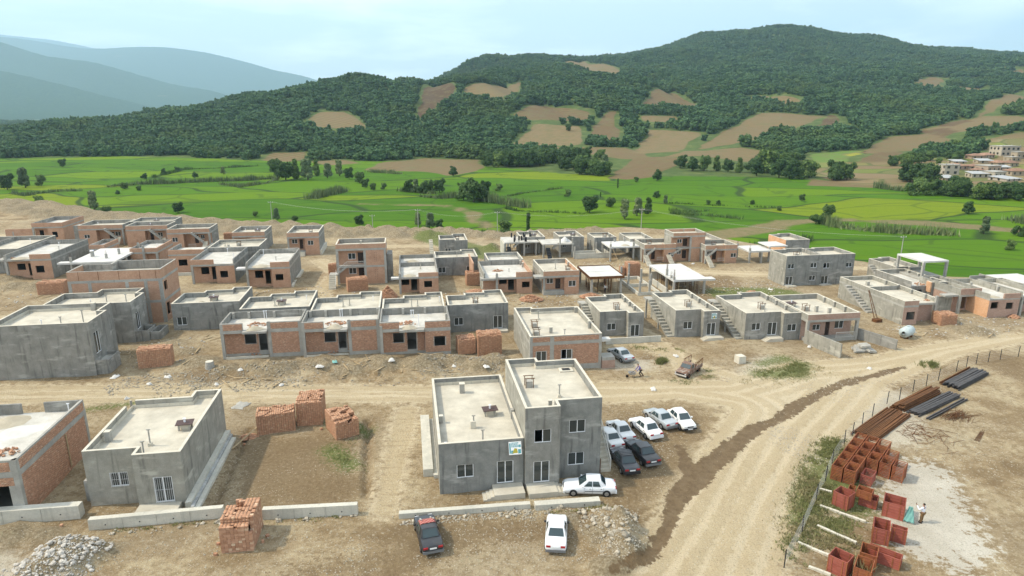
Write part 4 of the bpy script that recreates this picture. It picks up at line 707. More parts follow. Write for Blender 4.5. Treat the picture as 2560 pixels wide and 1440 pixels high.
# the brick row
def rowhouse(label,u,w,W,last=False):
    h=House(label,u,w,group='unplastered brick terrace houses'); zr=3.95; zt=4.95
    if not last:
        wp=[(0,1.1),(6.15,1.1),(6.15,0),(W,0),(W,5.6),(0,5.6)]; op=[(0,2.75,4.2,1.65,3.1,'h'),(0,4.6,5.6,.65,3.1,'h')]
        h.frame(wp,rect(W,5.6),zr,zt,'concrete',{'*':'concrete',1:'plaster',2:'plaster',3:'plaster'},op,gaps=[(0,2.9,6.0,zr)],cols=[(.2,.2,zr+.5),(6.2,.17,zr+1.0),(W-.17,.17)],beam=.4,stub=[(W-.4,5.3,.95),(2.6,5.25,.95),(6.0,5.25,.95),(.5,5.25,.95)])
        h.bricks((.05,1.1),(6.1,1.1),.35,3.5,[(2.75,4.2,1.65,3.1),(4.6,5.6,.2,3.1)]); h.bricks((6.45,0),(W-.4,0),.55,3.5); h.bricks((.4,0),(2.85,0),zr+.05,zt-.05); h.bricks((6.45,0),(W-.4,0),zr+.05,zt-.05)
        h.box('canopy','concrete',2.9,6.0,-.75,-.04,zr-.3,zr-.02); h.sandheap(4.3,.2,zr+.03,1.15,.5); h.rubble(4.3,1.9,zr+.03,1.4,36)
        h.box('sill_kerb','coping',.4,5.9,-.1,.15,-.3,.28); h.rubble(4.0,.6,.15,.8,10)
        for k in range(5):
            z=1.0+k*.42
            for q in (0,.22): h.box('brick_vent_hole','tar_and_shade',8.1+q,8.16+q,-.016,-.0145,z,z+.07) if k%2==0 or q==0 else None  # flat dark plates paint the shade of the vent holes
    else:
        wp=[(0,1.3),(6.0,1.3),(6.0,0),(W,0),(W,7.0),(0,7.0)]; op=[(0,1.7,3.1,1.65,3.05,'h'),(0,3.55,4.8,.6,3.05,'h'),(2,1.2,2.65,1.35,2.8,'h')]
        h.frame(wp,[(0,0.3),(6.0,.3),(6.0,0),(W,0),(W,7.0),(0,7.0)],zr,zt,'concrete',{'*':'concrete',3:'plaster',4:'plaster',5:'plaster'},op,gaps=[(0,2.6,6.0,zr)],cols=[(.2,.35,zr+.55)],beam=.4,stub=[(W-.3,6.7,.95),(6.2,6.65,.95),(3.1,6.65,.95),(W-.3,3.4,.9)])
        h.bricks((.05,1.3),(5.95,1.3),.35,3.5,[(1.7,3.1,1.65,3.05),(3.55,4.8,.2,3.05)]); h.bricks((6.0,0),(W,0),.55,3.5,[(1.2,2.65,1.35,2.8)]); h.bricks((.05,.3),(2.55,.3),zr+.05,zt-.05); h.bricks((6.0,0),(W,0),zr+.05,zt-.05); h.bricks((6.0,1.28),(6.0,.02),.5,3.5)
        h.box('canopy','concrete',2.6,5.9,-.4,.24,zr-.3,zr-.02); h.sandheap(3.9,.5,zr+.03,1.1,.45); h.rubble(3.7,2.3,zr+.03,1.3,40); h.pipe(5.2,1.2,zr+.03,1.6)
    for k in range(2): h.pipe(W*.45+k*.3,5.0,zr+.03,1.1)
    return h
rowhouse('brick terrace house at the row end next to the plain grey house',-25.3,87.4,10.4)
rowhouse('middle brick terrace house with a pole leaning under its porch',-14.75,86.5,10.2)
rowhouse('brick terrace house with a projecting right bay beside the double brick stack',-4.45,84.5,9.4,True)
# grey units behind the row
def greybox(label,u,w,W,D,zr,zt,op,poly=None,mat='plaster_blue',top='screed',gaps=(),skirt=(2,),**k):
    h=House(label,u,w,group='grey plastered houses'); h.plaster(poly or rect(W,D),zr,zt,mat,op,gaps,skirt,top=top); return h
h=greybox('grey plastered house with one white window left of the brick terrace',-35.8,101.3,9.8,8.8,3.45,4.2,[(0,.55,1.95,.8,2.1,'w')],[(0,0),(9.8,0),(9.8,8.8),(6.9,8.8),(6.9,7.4),(3.0,7.4),(3.0,6.2),(0,6.2)],skirt=(2,4)); h.hatch(5.2,3.5,3.48); h.sandheap(3.6,2.6,3.48,.7,.35)
for i,(u,w,lab) in enumerate(((-24.9,96.4,'grey roofed unit with a duct cover behind the first brick terrace house'),(-14.6,94.2,'grey roofed unit behind the middle brick terrace house'),(-4.4,92.2,'grey roofed unit behind the last brick terrace house'))):
    h=greybox(lab,u,w,9.9 if i<2 else 9.1,9.3,3.55,4.3,[],[(0,0),(9.9 if i<2 else 9.1,0),(9.9 if i<2 else 9.1,9.3),(6.4,9.3),(6.4,8.),(3.0,8.),(3.0,6.6),(0,6.6)],skirt=(2,4)); (h.hatch if i==0 else h.vent)(5.2,4.2,3.58); h.vent(4.3,3.6,3.58,1.4); h.pipe(8.6,6.2,3.58,.8)
h=greybox('grey plastered house with a glazed door right of the brick terrace',5.2,93.9,9.1,7.7,3.5,4.25,[(0,.9,2.25,1.05,2.25,'w'),(0,6.8,8.2,.3,2.3,'d')],[(0,0),(9.1,0),(9.1,7.7),(6.0,7.7),(6.0,6.5),(2.9,6.5),(2.9,5.4),(0,5.4)],skirt=(2,4)); h.cagebox(4.4,2.6,3.53); h.vent(4.2,2.2,3.53,1.5); h.box('landing','screed',6.3,8.9,-1.3,-.02,-.3,.28)
# far left grey pair
h=House('big grey house at the left edge with a glazed side door and walled balcony',-51.0,84.2); P=[(0,0),(11.4,0),(11.4,5.4),(10.4,5.4),(10.4,9.2),(0,9.2)]
h.plaster(P,6.1,6.95,'plaster',[(1,.95,2.4,2.5,5.3,'d')],skirt=(4,5)); h.vent(9.9,2.2,6.13,1.8); h.vent(7.7,1.4,6.13,1.3); h.box('duct_sheet','hatch',4.8,6.2,1.,2.2,6.14,6.18); h.pipe(5.4,1.6,6.18,.9); h.chimney(8.4,8.6,6.13,1.,.5)
h.walls([(11.42,.3),(12.9,.3),(12.9,3.6),(11.42,3.6)],-.3,1.9,'plaster',t=.15,name='balcony_wall',skip=(3,)); h.box('balcony_floor','concrete',11.42,12.74,.46,3.44,1.4,1.5)
h=House('grey house behind the balcony house with a tall white side window',-51.0,96.6); P=[(0,0),(11.5,0),(11.5,5.2),(10.5,5.2),(10.5,8.2),(4.5,8.2),(4.5,6.4),(0,6.4)]
h.plaster(P,5.2,6.0,'plaster',[(1,1.3,2.65,1.5,4.0,'d')],skirt=(4,)); h.vent(7.9,1.4,5.23,1.6); h.vent(10.4,1.6,5.23,1.5); h.pipe(5.6,1.8,5.23,.9); h.box('duct_sheet','hatch',5.2,6.6,1.2,2.2,5.24,5.28)
h.walls([(11.52,.3),(13.2,.3),(13.2,3.4),(11.52,3.4)],-.3,1.6,'plaster',t=.15,name='balcony_wall',skip=(3,)); h.walls([(13.25,.8),(14.6,.8),(14.6,4.2),(13.25,4.2)],-.3,1.2,'plaster',t=.15,name='balcony_wall')
# two storey brick block
h=House('two storey brick block with concrete bands and rusty parapet straps',-51.6,105.9); P=[(0,0),(13.3,0),(13.3,1.6),(12.0,2.4),(12.0,8),(5.0,8),(5.0,6.0),(0,6.0)]; P=[(0,0),(13.3,0),(13.3,7.6),(4.2,7.6),(4.2,5.2),(0,5.2)]
h.walls(P,-.4,6.8,'brick',[(1,.9,2.3,4.9,6.4,'h'),(1,.9,2.3,.9,2.9,'h')]); h.slab(offs(P,-.03),7.15,th=.4); h.walls(P,7.15,8.55,{'*':'brick',2:'plaster',3:'plaster',4:'plaster'},name='parapet'); h.coping(P,8.55,(),'concrete',.04)
for x in (.2,3.0,8.3,11.0,13.1): h.box('column','concrete',x-.24,x+.24,-.04,.3,-.4,6.75)
h.box('beam','concrete',0,13.36,-.05,.2,3.3,3.7); h.box('beam','concrete',13.2,13.35,.2,7.6,3.3,3.7)
for x in (1.6,4.4,7.3,10.3,12.6): h.box('iron_strap','rust',x-.03,x+.03,-.015,-.003,7.15,8.55)
for x,y in ((5,3.5),(8.6,4.2),(11.5,3.8)): h.rubble(x,y,7.18,.7,8,'sack')
# left group further back
def porch(label,u,w,W,D,zr,zt,xb,op,side='l',rec=1.2,right='plaster',left='plaster',gaps=(),cop=None,wallm='brick',top='screed_raw',cols=None,extra=None,back='plaster',group='brick fronted houses'):
    """single storey house, brick bay on one side and a recessed porch on the other"""
    h=House(label,u,w,group=group)
    if side=='l': wp=[(0,rec),(xb,rec),(xb,0),(W,0),(W,D),(0,D)]; lo={'*':wallm,3:right,4:back,5:left}; cl=[(.18,.2)]
    else: wp=[(0,0),(xb,0),(xb,rec),(W,rec),(W,D),(0,D)]; lo={'*':wallm,3:right,4:back,5:left}; cl=[(W-.18,.2)]
    h.frame(wp,rect(W,D),zr,zt,lo,{0:wallm,1:right,2:back,3:left},op,gaps,cl if cols is None else cols,cop=cop,top=top,beam=.34); return h
h=porch('brick fronted house with grey side wall left of the brick block, window holes empty',-78.6,139.4,8.4,16.2,4.05,5.0,4.6,[(0,1.5,3.0,1.7,3.0,'h'),(0,3.5,4.25,.5,3.0,'h'),(2,.8,2.3,1.3,2.7,'h')],gaps=[(0,0,4.6,4.05)],cols=[(.18,.2,5.0)]); h.sandheap(2.5,.9,4.08,1.6,.35); h.rubble(4.9,1.0,4.1,.8,24); h.rubble(.9,1.2,4.1,.6,10); h.pipe(4,13,4.08,.9); h.vent(5.8,9,4.08,.7,False); h.box('slab_wing','concrete',-1.6,-.05,-.1,3,3.75,4.05)
h=House('long grey walled roof at the left edge beyond the brick fronted house',-92.0,146.,group='grey plastered houses'); h.plaster(rect(12.6,15.5),4.1,5.0,'plaster',[],skirt=()); h.pipe(9,12,4.13,.8)
h.box('wall','plaster',4.2,4.45,.3,15.2,4.13,5.0)
h=House('bare white concrete slab on columns with post stubs and a round vent cap',-65.0,135.,group='bare concrete slabs on columns')
def deck(h,W,D,z,th=.35,cols=(),stubs=(),mat='concrete_white',props=0,sw=.36,wall=None,z0=-.4):
    h.part('deck_slab',MB().box(0,W,0,D,z-th,z),mat)
    for x,y in cols: h.box('column','concrete',x-sw/2,x+sw/2,y-sw/2,y+sw/2,z0,z-th)
    for x,y,q in stubs:
        h.box('column_stub','concrete',x-sw/2,x+sw/2,y-sw/2,y+sw/2,z+.002,z+q)
        for a,b in ((-.1,-.1),(.1,-.1),(.1,.1),(-.1,.1)): h.part('starter_bar',MB().bar((x+a,y+b,z+q-.05),(x+a,y+b,z+q+random.uniform(.5,.9)),.02),'rust')
    for k in range(props):
        x=random.uniform(.4,W-.4); y=random.uniform(.4,D-.4); h.part('prop',MB().bar((x,y,-.1),(x+random.uniform(-.05,.05),y,z-th),.07),random.choice(('timber','rust')))
deck(h,8.2,14,4.0,cols=[(.25,.4),(7.9,.4),(.25,6),(7.9,6),(.25,13),(7.9,13),(4,13)],stubs=[(.25,.4,1.0),(5.4,3.4,.9),(6.2,7.4,1.1),(8.0,12.6,1.3)]); h.box('slab_wing','concrete_white',-2.1,-.005,.05,1.6,3.66,3.98); h.chimney(2.0,5.5,4.0,1.1,.5); h.part('vent_cap',MB().tube([(2.0,5.5,5.16),(2.0,5.5,5.3)],[.42,.3],12),'white_pipe'); h.walls(rect(8.0,13.6),-.4,2.6,'plaster',t=.15,skip=(0,))
h=porch('small brick shed house behind the white slab',-67.4,149.2,3.0,7.4,3.9,4.7,1.6,[],wallm='brick',right='brick'); h.rubble(1.3,.9,3.95,.7,26); 
h=porch('brick house with orange side parapet behind the white slab',-57.4,144.,5.3,9.6,3.9,4.7,3.0,[(0,1.0,2.0,1.2,2.4,'h')],side='r',wallm='brick',right='brick'); h.rubble(3.5,2,3.95,1.,20); h.pipe(4.4,3,3.95,1.1); h.box('column','concrete',2.5,2.9,-.3,.08,-.3,5.3); h.sandheap(3.0,3.0,3.93,1.2,.3)
h=porch('low brick house with a single square opening left of the twin brick fronts',-49.,141.,7.0,7.2,3.8,4.7,4.,[(0,1.8,3.5,1.4,2.7,'h')],side='r',rec=.02,wallm='brick',gaps=[(2,.5,6.5,3.8)]); h.rubble(4.5,3.,3.83,1.,40); h.sandheap(2.8,4.,3.83,1.3,.3); h.box('retaining_wall','retaining',0,7,-3.0,-2.8,-.3,.6)
h=porch('brick front house with parapet only over its left half, grey right wall',-41.6,130.4,7.9,12.1,3.75,4.7,4.5,[(0,1.45,2.9,1.6,3.0,'h'),(0,3.4,4.1,.5,3.0,'h'),(2,.7,2.1,1.1,2.4,'h')],gaps=[(0,4.2,7.9,3.75)],right='plaster_blue'); h.pipe(4.5,9.5,3.78,1.2); h.pipe(7.2,3.,3.78,1.4)
h=porch('brick front house with sand heap on its porch roof, parapet on right half only',-30.4,125.2,7.9,13.0,3.95,4.9,4.6,[(0,1.3,2.75,1.7,3.1,'h'),(0,3.15,4.1,.5,3.1,'h'),(2,.6,2.0,1.4,2.6,'h')],gaps=[(0,0,4.4,3.95)],right='plaster',cols=[(.18,.2,4.9)]); h.sandheap(2.6,1.0,3.98,1.7,.4); h.rubble(4.6,1.4,3.98,.6,16); h.box('slab_wing','concrete_white',-1.7,-.04,-.1,1.4,3.6,3.93); h.pipe(1.2,10.5,3.98,1.3); h.vent(4.4,6.0,3.98,.7,False); h.box('plinth_ledge','coping',7.95,8.4,0,12.6,-.3,.5)
h=greybox('pale roofed house behind the twin brick fronts',-41.8,143.,10.2,8.9,3.8,4.6,[],mat='plaster'); h.vent(2.2,5,3.83,.8); h.cagebox(5.,5.2,3.83); h.chimney(3.,4.5,3.83,.5)
h=porch('far brick fronted house with grey right wall beside the scrap frame',-41.4,161.2,7.4,8.8,3.7,4.6,3.9,[],cop='coping',top='screed',right='plaster'); h.pipe(2,5,3.73,.9); h.hatch(5,4.2,3.73)
h=porch('neat small brick house with two white windows and front steps near the spoil bank',-27.8,154.6,7.1,10.3,4.3,5.25,3.9,[(0,.8,2.05,2.5,3.55,'w'),(0,2.5,3.3,1.3,3.5,'k'),(2,.6,1.9,2.3,3.4,'w')],cop='coping',top='screed',rec=1.2); h.vent(1.3,8,4.33,.9); h.cagebox(4.8,4.2,4.33); h.rail([(.3,.1,1.0),(2.3,.1,1.0)],.8); h.box('porch_floor','concrete',0,3.88,0.0,1.18,-.3,1.0); h.steps(2.6,3.8,-.02,-1.5,1.0,4,'y'); h.box('plinth_ledge','coping',7.15,7.6,0,10,-.3,1.1)
h=porch('brick house at the far left with square openings and a brick parapet',-94.,180.6,7.2,11.5,4.0,5.0,3.5,[(0,1.,2.,1.5,3,'h'),(2,1.0,2.2,1.3,2.7,'h')],right='brick',wallm='brick'); h.rubble(1.0,1.2,4.05,1.,30); h.box('wall','brick',-6.2,-.03,0,.22,-.3,3.6); h.box('column','concrete',-4.6,-4.3,-.05,.25,-.3,3.0); 
def stairfront(label,u,w,W,D,zr,zt,xb,op,side='r',flip=1):
    h=porch(label,u,w,W,D,zr,zt,xb,op,side=side,cop='coping',top='screed',rec=1.6)
    x=W-.9 if side=='r' else .9
    h.flight((x+.45*flip,-3.2,0),(x+.45*flip,-.4,2.1),1.0*-flip if False else 1.0,8,'screed'); h.flight((x-.45,-.35,2.0),(x-2.6*flip-.45,-.35,zr+.2),1.0,7,'concrete'); return h
h=stairfront('brick house with an outside stair to the roof, leftmost of three alike',-80.4,174.2,10.2,8.6,4.2,5.1,4.0,[(0,1.1,2.4,1.9,2.8,'w'),(2,2.2,3.4,1.0,3.1,'k'),(2,3.6,4.9,2.0,3.1,'w')]); h.pipe(3,4,4.23,1.); h.box('wall','plaster',-2.4,-.2,3,6,-.3,4.6)
h=stairfront('brick house with an outside stair to the roof, middle of three alike',-68.5,171.4,9.6,6.6,4.2,5.1,4.3,[(2,.6,1.4,1.2,3.1,'k'),(2,2.3,3.5,2.0,3.1,'w')]); h.hatch(4.6,3.4,4.23)
h=greybox('pale roof of the house behind the middle stair house',-70.0,178.4,10.2,7.2,4.2,5.1,[]); h.hatch(5.2,3.4,4.23)
h=stairfront('brick house with an outside stair to the roof and a plain grey end wall',-57.,165.1,9.6,7.4,4.2,5.1,3.6,[(0,1.0,2.25,2.0,3.1,'w'),(2,2.0,2.9,1.3,3.4,'k'),(2,3.4,4.3,2.3,3.3,'w')]); h.vent(3.0,4.,4.23,.9,False); h.rail([(4.6,-.1,.6),(6.2,-.1,.6)],.8)
# middle group
h=House('two storey brick house with a white railed stair in the open middle of the site',-13.9,125.4); W_,D_=9.3,5.8
wp=[(0,1.1),(5.2,1.1),(5.2,0),(W_,0),(W_,D_),(0,D_)]
h.walls(wp,-.4,3.3,'brick',[(0,2.1,3.5,1.8,3.0,'w'),(0,3.9,5.0,1.0,3.0,'k')]); h.part('floor_slab',MB().prism(offs(rect(W_,D_),-.03),3.3,3.65),'concrete'); h.walls(wp,3.65,6.6,'brick',[(0,2.1,3.5,4.7,5.9,'w'),(0,3.9,5.0,3.9,6.0,'k')]); h.slab(offs(rect(W_,D_),-.03),7.,th=.4,top='screed'); h.walls(rect(W_,D_),7.,7.85,{'*':'brick',2:'plaster'},name='parapet'); h.coping(rect(W_,D_),7.85)
for x,y in ((.18,.2),(5.3,.18),(W_-.18,.17)):
    h.box('column','concrete',x-.22,x+.22,y-.22,y+.22,-.4,3.29); h.box('column','concrete',x-.22,x+.22,y-.22,y+.22,3.66,6.59)
h.flight((-.15,-3.2,0),(-.15,-1.0,2.3),1.25,8,'screed',side=(0,1)); h.flight((.2,-.1,2.3),(1.9,-.1,3.6),1.0,5,'concrete'); h.box('landing','concrete',-1.4,.25,-1.05,.9,2.1,2.3); h.rail([(-.1,-3.2,0),(-.1,-1.0,2.3)],.9); h.rail([(.2,-.15,2.3),(1.9,-.15,3.62),(5.1,-.15,3.62)],.9); h.chimney(4.5,3.,7.03,.9,.3)
for k in range(6):
    for q in (0,.35):
        for z in (1.0,4.4): h.box('brick_vent_hole','tar_and_shade',7.1+q,7.18+q,-.006,-.003,z+k*.34,z+.09+k*.34)  # vent hole shade painted as thin dark plates
h.box('wall','plaster',9.4,10.4,1.5,5.4,-.3,5.4)
h=porch('brick front house with a brick parapet strip and heap of sand over its porch',-2.2,116.8,7.1,16.2,3.1,3.85,3.6,[(0,.4,1.8,1.4,2.6,'h'),(0,2.15,3.25,.3,2.6,'h'),(2,.9,2.3,1.1,2.3,'h')],gaps=[(0,0,3.5,3.1)],right='plaster',cols=[(.18,.2,3.9)]); h.sandheap(1.9,.9,3.13,1.3,.4); h.box('slab_wing','concrete_white',-1.4,-.04,-.1,1.,2.8,3.08); h.walls([(0.3,8.6),(6.8,8.6),(6.8,8.8),(.3,8.8)],3.13,3.9,'plaster',t=.08,name='cross_wall'); h.vent(4.,6.,3.13,1.); h.sandheap(2.5,13,3.13,1.4,.4); h.pipe(5,12,3.13,.8)
h=greybox('dark grey plastered house with a window and glazed door right of the brick front',4.9,129.6,8.6,7.6,3.0,3.75,[(0,.6,2.05,.6,1.8,'w'),(0,6.25,7.65,.15,1.85,'d')],[(0,0),(8.6,0),(8.6,7.6),(5.6,7.6),(5.6,6.2),(0,6.2)],mat='plaster_blue'); h.vent(4.6,3.2,3.03,1.2); h.pipe(7,2.6,3.03,.7)
h=greybox('small dark grey house standing alone before the far track',6.8,149.,6.4,8.4,2.75,3.5,[(0,1.25,2.6,.5,1.45,'w')],[(0,1.2),(3.5,1.2),(3.5,0),(6.4,0),(6.4,8.4),(3.3,8.4),(3.3,6.9),(0,6.9)],mat='plaster_blue'); h.cagebox(4.3,3.4,2.78); h.vent(3.2,1.8,2.78,1.3); h.flight((-1.4,.5,0),(-1.4,6.,2.7),-1.0 if False else .9,9,'screed')
h=porch('brick house with cement smeared roof and empty openings left of the white windowed brick house',12.9,113.9,8.9,10.2,3.1,4.0,6.0,[(0,2.95,4.35,1.6,2.7,'h'),(0,4.6,5.7,.4,2.7,'h'),(2,1.0,2.4,1.1,2.2,'h')],gaps=[(0,0,5.9,3.1)],right='brick',left='plaster_warm_lit',cols=[(2.4,.2,3.9)]); h.rubble(3.2,5.,3.15,1.,34); h.vent(5.2,4.,3.13,.6,False); h.chimney(8.4,7.5,3.13,.9,.3); h.chimney(8.3,9.5,3.13,.9,.3); h.box('slab_wing','concrete',-.6,2.1,-.4,1.2,2.75,3.08); h.box('low_wall','brick',-1.2,-.95,8,17,-.3,4.1)
h=greybox('roof with a pile of bricks behind the cement smeared house',15.,124.6,7.,7.,3.1,4.,[],top='screed_raw'); h.rubble(3,2.4,3.15,1.,26)
h=porch('brick house with white windows and tiled clean roof right of the cement smeared house',23.5,112.2,6.6,10.2,3.5,4.35,3.9,[(0,.8,2.05,1.8,2.8,'w'),(0,2.45,3.4,.8,2.7,'k'),(2,.75,2.15,1.4,2.5,'w')],right='brick',left='plaster_warm_lit',cop='coping',top='screed',rec=1.1); h.vent(3.3,5.,3.53,1.6); h.cagebox(5.2,3.,3.53); h.box('slab_wing','concrete',-1.6,-.04,-.2,1.8,3.1,3.45); h.chimney(6.2,7,3.53,.8,.25); h.chimney(.4,1.5,3.53,.7,.25); h.box('porch_floor','concrete',0,3.85,-.2,1.08,-.3,.7)
# unfinished frames in the middle
h=House('white shuttered deck on many thin props between the brick house and bare columns',31.9,111.2,name='unfinished_building',cat='building site',group='bare concrete slabs on columns'); deck(h,6.3,8.8,3.2,th=.25,cols=[(.4,.3),(5.9,.3),(.4,8.4),(5.9,8.4)],props=70); h.walls(offs(rect(6.3,8.8),-.12),2.85,3.35,'rust',t=.06,name='formwork_board'); h.box('deck_joint','black_iron',.1,6.2,4.2,4.3,3.201,3.206)
for k in range(3): h.box('timber_stack','timber',1+k*1.4,2.1+k*1.4,2+k*.7,2.9+k*.7,-.1,.5)
h=House('bare concrete slab on columns and rusty props beside the green plot',46.7,108.6,name='unfinished_building',cat='building site',group='bare concrete slabs on columns'); deck(h,6.7,12.6,2.75,th=.34,cols=[(.2,.2),(6.0,.2),(.2,3.6),(.2,12.2),(6.4,12.2),(6.4,6)],stubs=[(.2,.3,.55),(.2,1.6,.5),(.2,3.7,1.2)],props=46,mat='concrete_white'); h.box('slab_wing','concrete_white',6.7,8.0,-.1,1.6,2.42,2.74); h.box('low_wall','retaining',-.9,-.7,1,8,-.3,1.1); h.box('low_wall','retaining',.3,5.6,11.8,12,-.3,1.5)
for x,y,hh in ((.2,.3,1.3),(.2,3.7,1.7)): 
    for k in range(4): h.part('starter_bar',MB().bar((x-.1+.07*k,y,3.2),(x-.1+.07*k,y,2.75+hh+.6),.025),'rust')
h=House('cluster of bare concrete columns rising from low foundation walls',40.5,109.2,name='unfinished_building',cat='building site',group='bare concrete slabs on columns')
for x,y in ((.2,.2),(2.1,.4),(.0,6),(3.6,9),(4.,4.8),(2.8,14),(.4,11.5)): h.box('column','concrete',x-.17,x+.17,y-.17,y+.17,-.3,2.7); 
for b in ((-.2,4,0,.25),(-.2,.05,.3,12),(3.8,4.05,.3,12),(.1,3.75,6,6.25),(.1,3.75,11.7,12)): h.box('foundation_wall','retaining',*b,-.3,.55)
# large brick fronted house in the centre
h=House('large pale roofed house with a brick front and two white windows',14.45,76.7); P=[(0,0),(9.35,0),(9.35,12.2),(2.6,12.2),(2.6,12.9),(0,12.9)]
h.walls(P,-.4,3.55,{'*':'plaster_warm_lit',0:'concrete'},[(0,.8,2.15,1.35,2.7,'w'),(0,4.05,5.45,1.5,2.8,'wo')]); h.slab(offs(P,-.02),3.9,th=.35,top='screed'); h.walls(P,3.9,4.7,{'*':'plaster_warm_lit',0:'concrete',2:'plaster',4:'plaster'},name='parapet'); h.coping(P,4.7); h.part('floor_slab',MB().prism(offs(P,.2),-.3,.12),'concrete')
for a,b in ((.35,2.6),(3.1,9.0)): h.bricks((a,0),(b,0),3.95,4.65); h.bricks((a,0),(b,0),.75,3.5,[(.8-a,2.15-a,1.35,2.7),(4.05-a,5.45-a,1.5,2.8)])
for x in (.17,2.85,9.17): h.box('column','concrete',x-.19,x+.19,-.03,.3,-.4,3.5)
h.box('gas_kiosk','concrete',9.45,11.1,-.3,1.4,-.3,1.5); h.box('kiosk_base','brick_dull',9.43,11.12,-.32,1.42,-.31,1.1); h.box('slab_wing','concrete_white',9.4,10.6,.2,1.2,3.5,3.8)
h.cagebox(1.3,2.6,3.93); h.cagebox(1.7,6.0,3.93); h.chimney(3.4,3.4,3.93,.8,.4); h.vent(4.7,1.0,3.93,1.2); h.vent(2.9,9.2,3.93,1.3); h.chimney(8.9,11.8,3.93,.8,.4); h.chimney(8.9,4.5,3.93,1.,.3)
for i in (2,3,4):
    Q2=offs(P,.265); p0,p1=Vector(Q2[i]),Vector(Q2[(i+1)%6]); L=(p1-p0).length; d=(p1-p0)/L; k=max(1,int(L/.95)); me=MB().box(.01,L/k-.012,-.04,0,0,.33).mesh('skirting_block','coping')
    for j in range(k): o=bpy.data.objects.new('skirting_block',me); link(o,h.o); q=p0+d*(L/k*j); o.location=(q.x,q.y,3.931); o.rotation_euler=(0,0,math.atan2(d.y,d.x))
# right hand grey houses with side stairs
def steppedgrey(label,u,w,W,D,Z,xb,front,op,dstep=1.1,stair=True,poster=False,bx=None,bs=1.0):
    h=House(label,u,w,group='grey plastered houses with side stairs'); zr=Z-.72; bx=bx or W*.5
    P=[(0,dstep),(xb,dstep),(xb,0),(W,0),(W,D+bs),(bx,D+bs),(bx,D),(0,D)]
    h.plaster(P,zr,Z,{'*':'plaster_blue',0:'plaster',2:'plaster',7:'plaster_warm_lit',1:'plaster_warm_lit'},op); h.cagebox(W*.55,D*.45,zr+.03); h.vent(W*.5,D*.3,zr+.03,1.2)  # left-facing walls get the paler copy, sunlight painted in
    for q in (.35,.6,.85): h.chimney(W-.4,D*q,zr+.03,.72,.25)
    if stair: h.flight((-.05,1.2,-.1),(-.05,D-1.,zr+.05),1.0,12,'plaster_warm_lit'); h.box('landing','concrete',-1.2,-.05,D-1,D+.4,zr-.25,zr+.05); h.box('column','concrete',-1.1,-.85,D-.6,D-.35,-.3,zr-.25); h.box('column','concrete',-1.1,-.9,D*.45,D*.45+.2,-.3,zr*.4)
    return h
h=steppedgrey('grey house with side stair standing behind the silver car',27.,87.3,6.35,9.2,3.85,4.0,None,[(0,1.15,2.5,.95,2.0,'w'),(2,.4,1.75,.2,2.0,'d')]); h.box('garden_wall','retaining',.0,8.2,-2.3,-2.1,-.4,.9)
h=steppedgrey('grey house with an open blue glazed door and small poster above it',37.9,85.5,6.4,10.9,4.1,3.9,None,[(0,1.3,2.7,1.15,2.3,'w'),(2,.55,1.95,.4,2.3,'do')]); h.box('landing','screed',4.2,6.6,-1.2,-.02,-.3,.38); h.steps(4.19,3.5,-1.2,-.1,.38,3,'x')
ps=h.part('poster',MB().box(-.42,.42,-.03,0,-.45,.45),'paper'); ps.location=(5.45,-.03,3.35); poster_art(ps,.42,.45)
h=steppedgrey('wide grey house with two windows and a glazed door on a landing',47.4,82.9,8.2,10.6,4.05,5.4,None,[(0,1.05,2.4,1.4,2.5,'w'),(0,3.55,5.0,.55,2.5,'d'),(2,.7,2.1,1.3,2.4,'w')],dstep=.9); h.box('landing','screed',3.2,5.3,-.6,.88,-.3,.5); h.steps(3.19,2.5,-.6,.6,.5,3,'x')
h=House('grey house with a brick parapet front, recessed porch and long boundary wall',55.45,81.2); P=[(0,1.5),(7.6,1.5),(7.6,0) ,(8.15,0),(8.15,10.4),(2.4,10.4),(2.4,9.2),(0,9.2)]; P=rect(8.15,10.4)
h.frame([(0,1.5),(8.0,1.5),(8.0,10.4),(0,10.4)],P,3.4,4.2,{'*':'plaster_blue',0:'brick_dull'},{'*':'plaster_warm_lit',0:'brick_dull',2:'plaster'},[(0,1.9,3.1,1.3,2.2,'w'),(0,3.9,4.6,.4,2.6,'k'),(0,5.4,6.8,1.4,2.6,'w')],cols=[(.18,.2),(7.95,.2)],cop='coping',top='screed'); h.rail([(4.8,.1,.5),(7.7,.1,.5)],.8); h.box('porch_floor','concrete',.3,8,.1,1.48,-.3,.5); h.chimney(3.6,3.6,3.43,.9,.4); h.chimney(4.9,2.4,3.43,.9,.4); h.cagebox(2.4,4.4,3.43); h.hatch(1.4,6.6,3.43)
for q in (.3,.55,.8): h.chimney(7.75,10*q,3.43,.8,.25)
h.part('boundary_wall',MB().bar((-.1,.1,.9),(1.2,-6.2,.9),.22,2.2),'plaster_warm_lit'); h.part('boundary_wall',MB().bar((8.4,.6,.7),(10.8,-4.6,.5),.22,2.0),'plaster')
h=House('long two storey grey pair with eight white windows near the green field',70.,111.2); P=[(0,0),(14.2,0),(14.2,6.6),(9.2,6.6),(9.2,5.8),(7.2,5.8),(7.2,6.6),(3,6.6),(3,5.8),(0,5.8)]
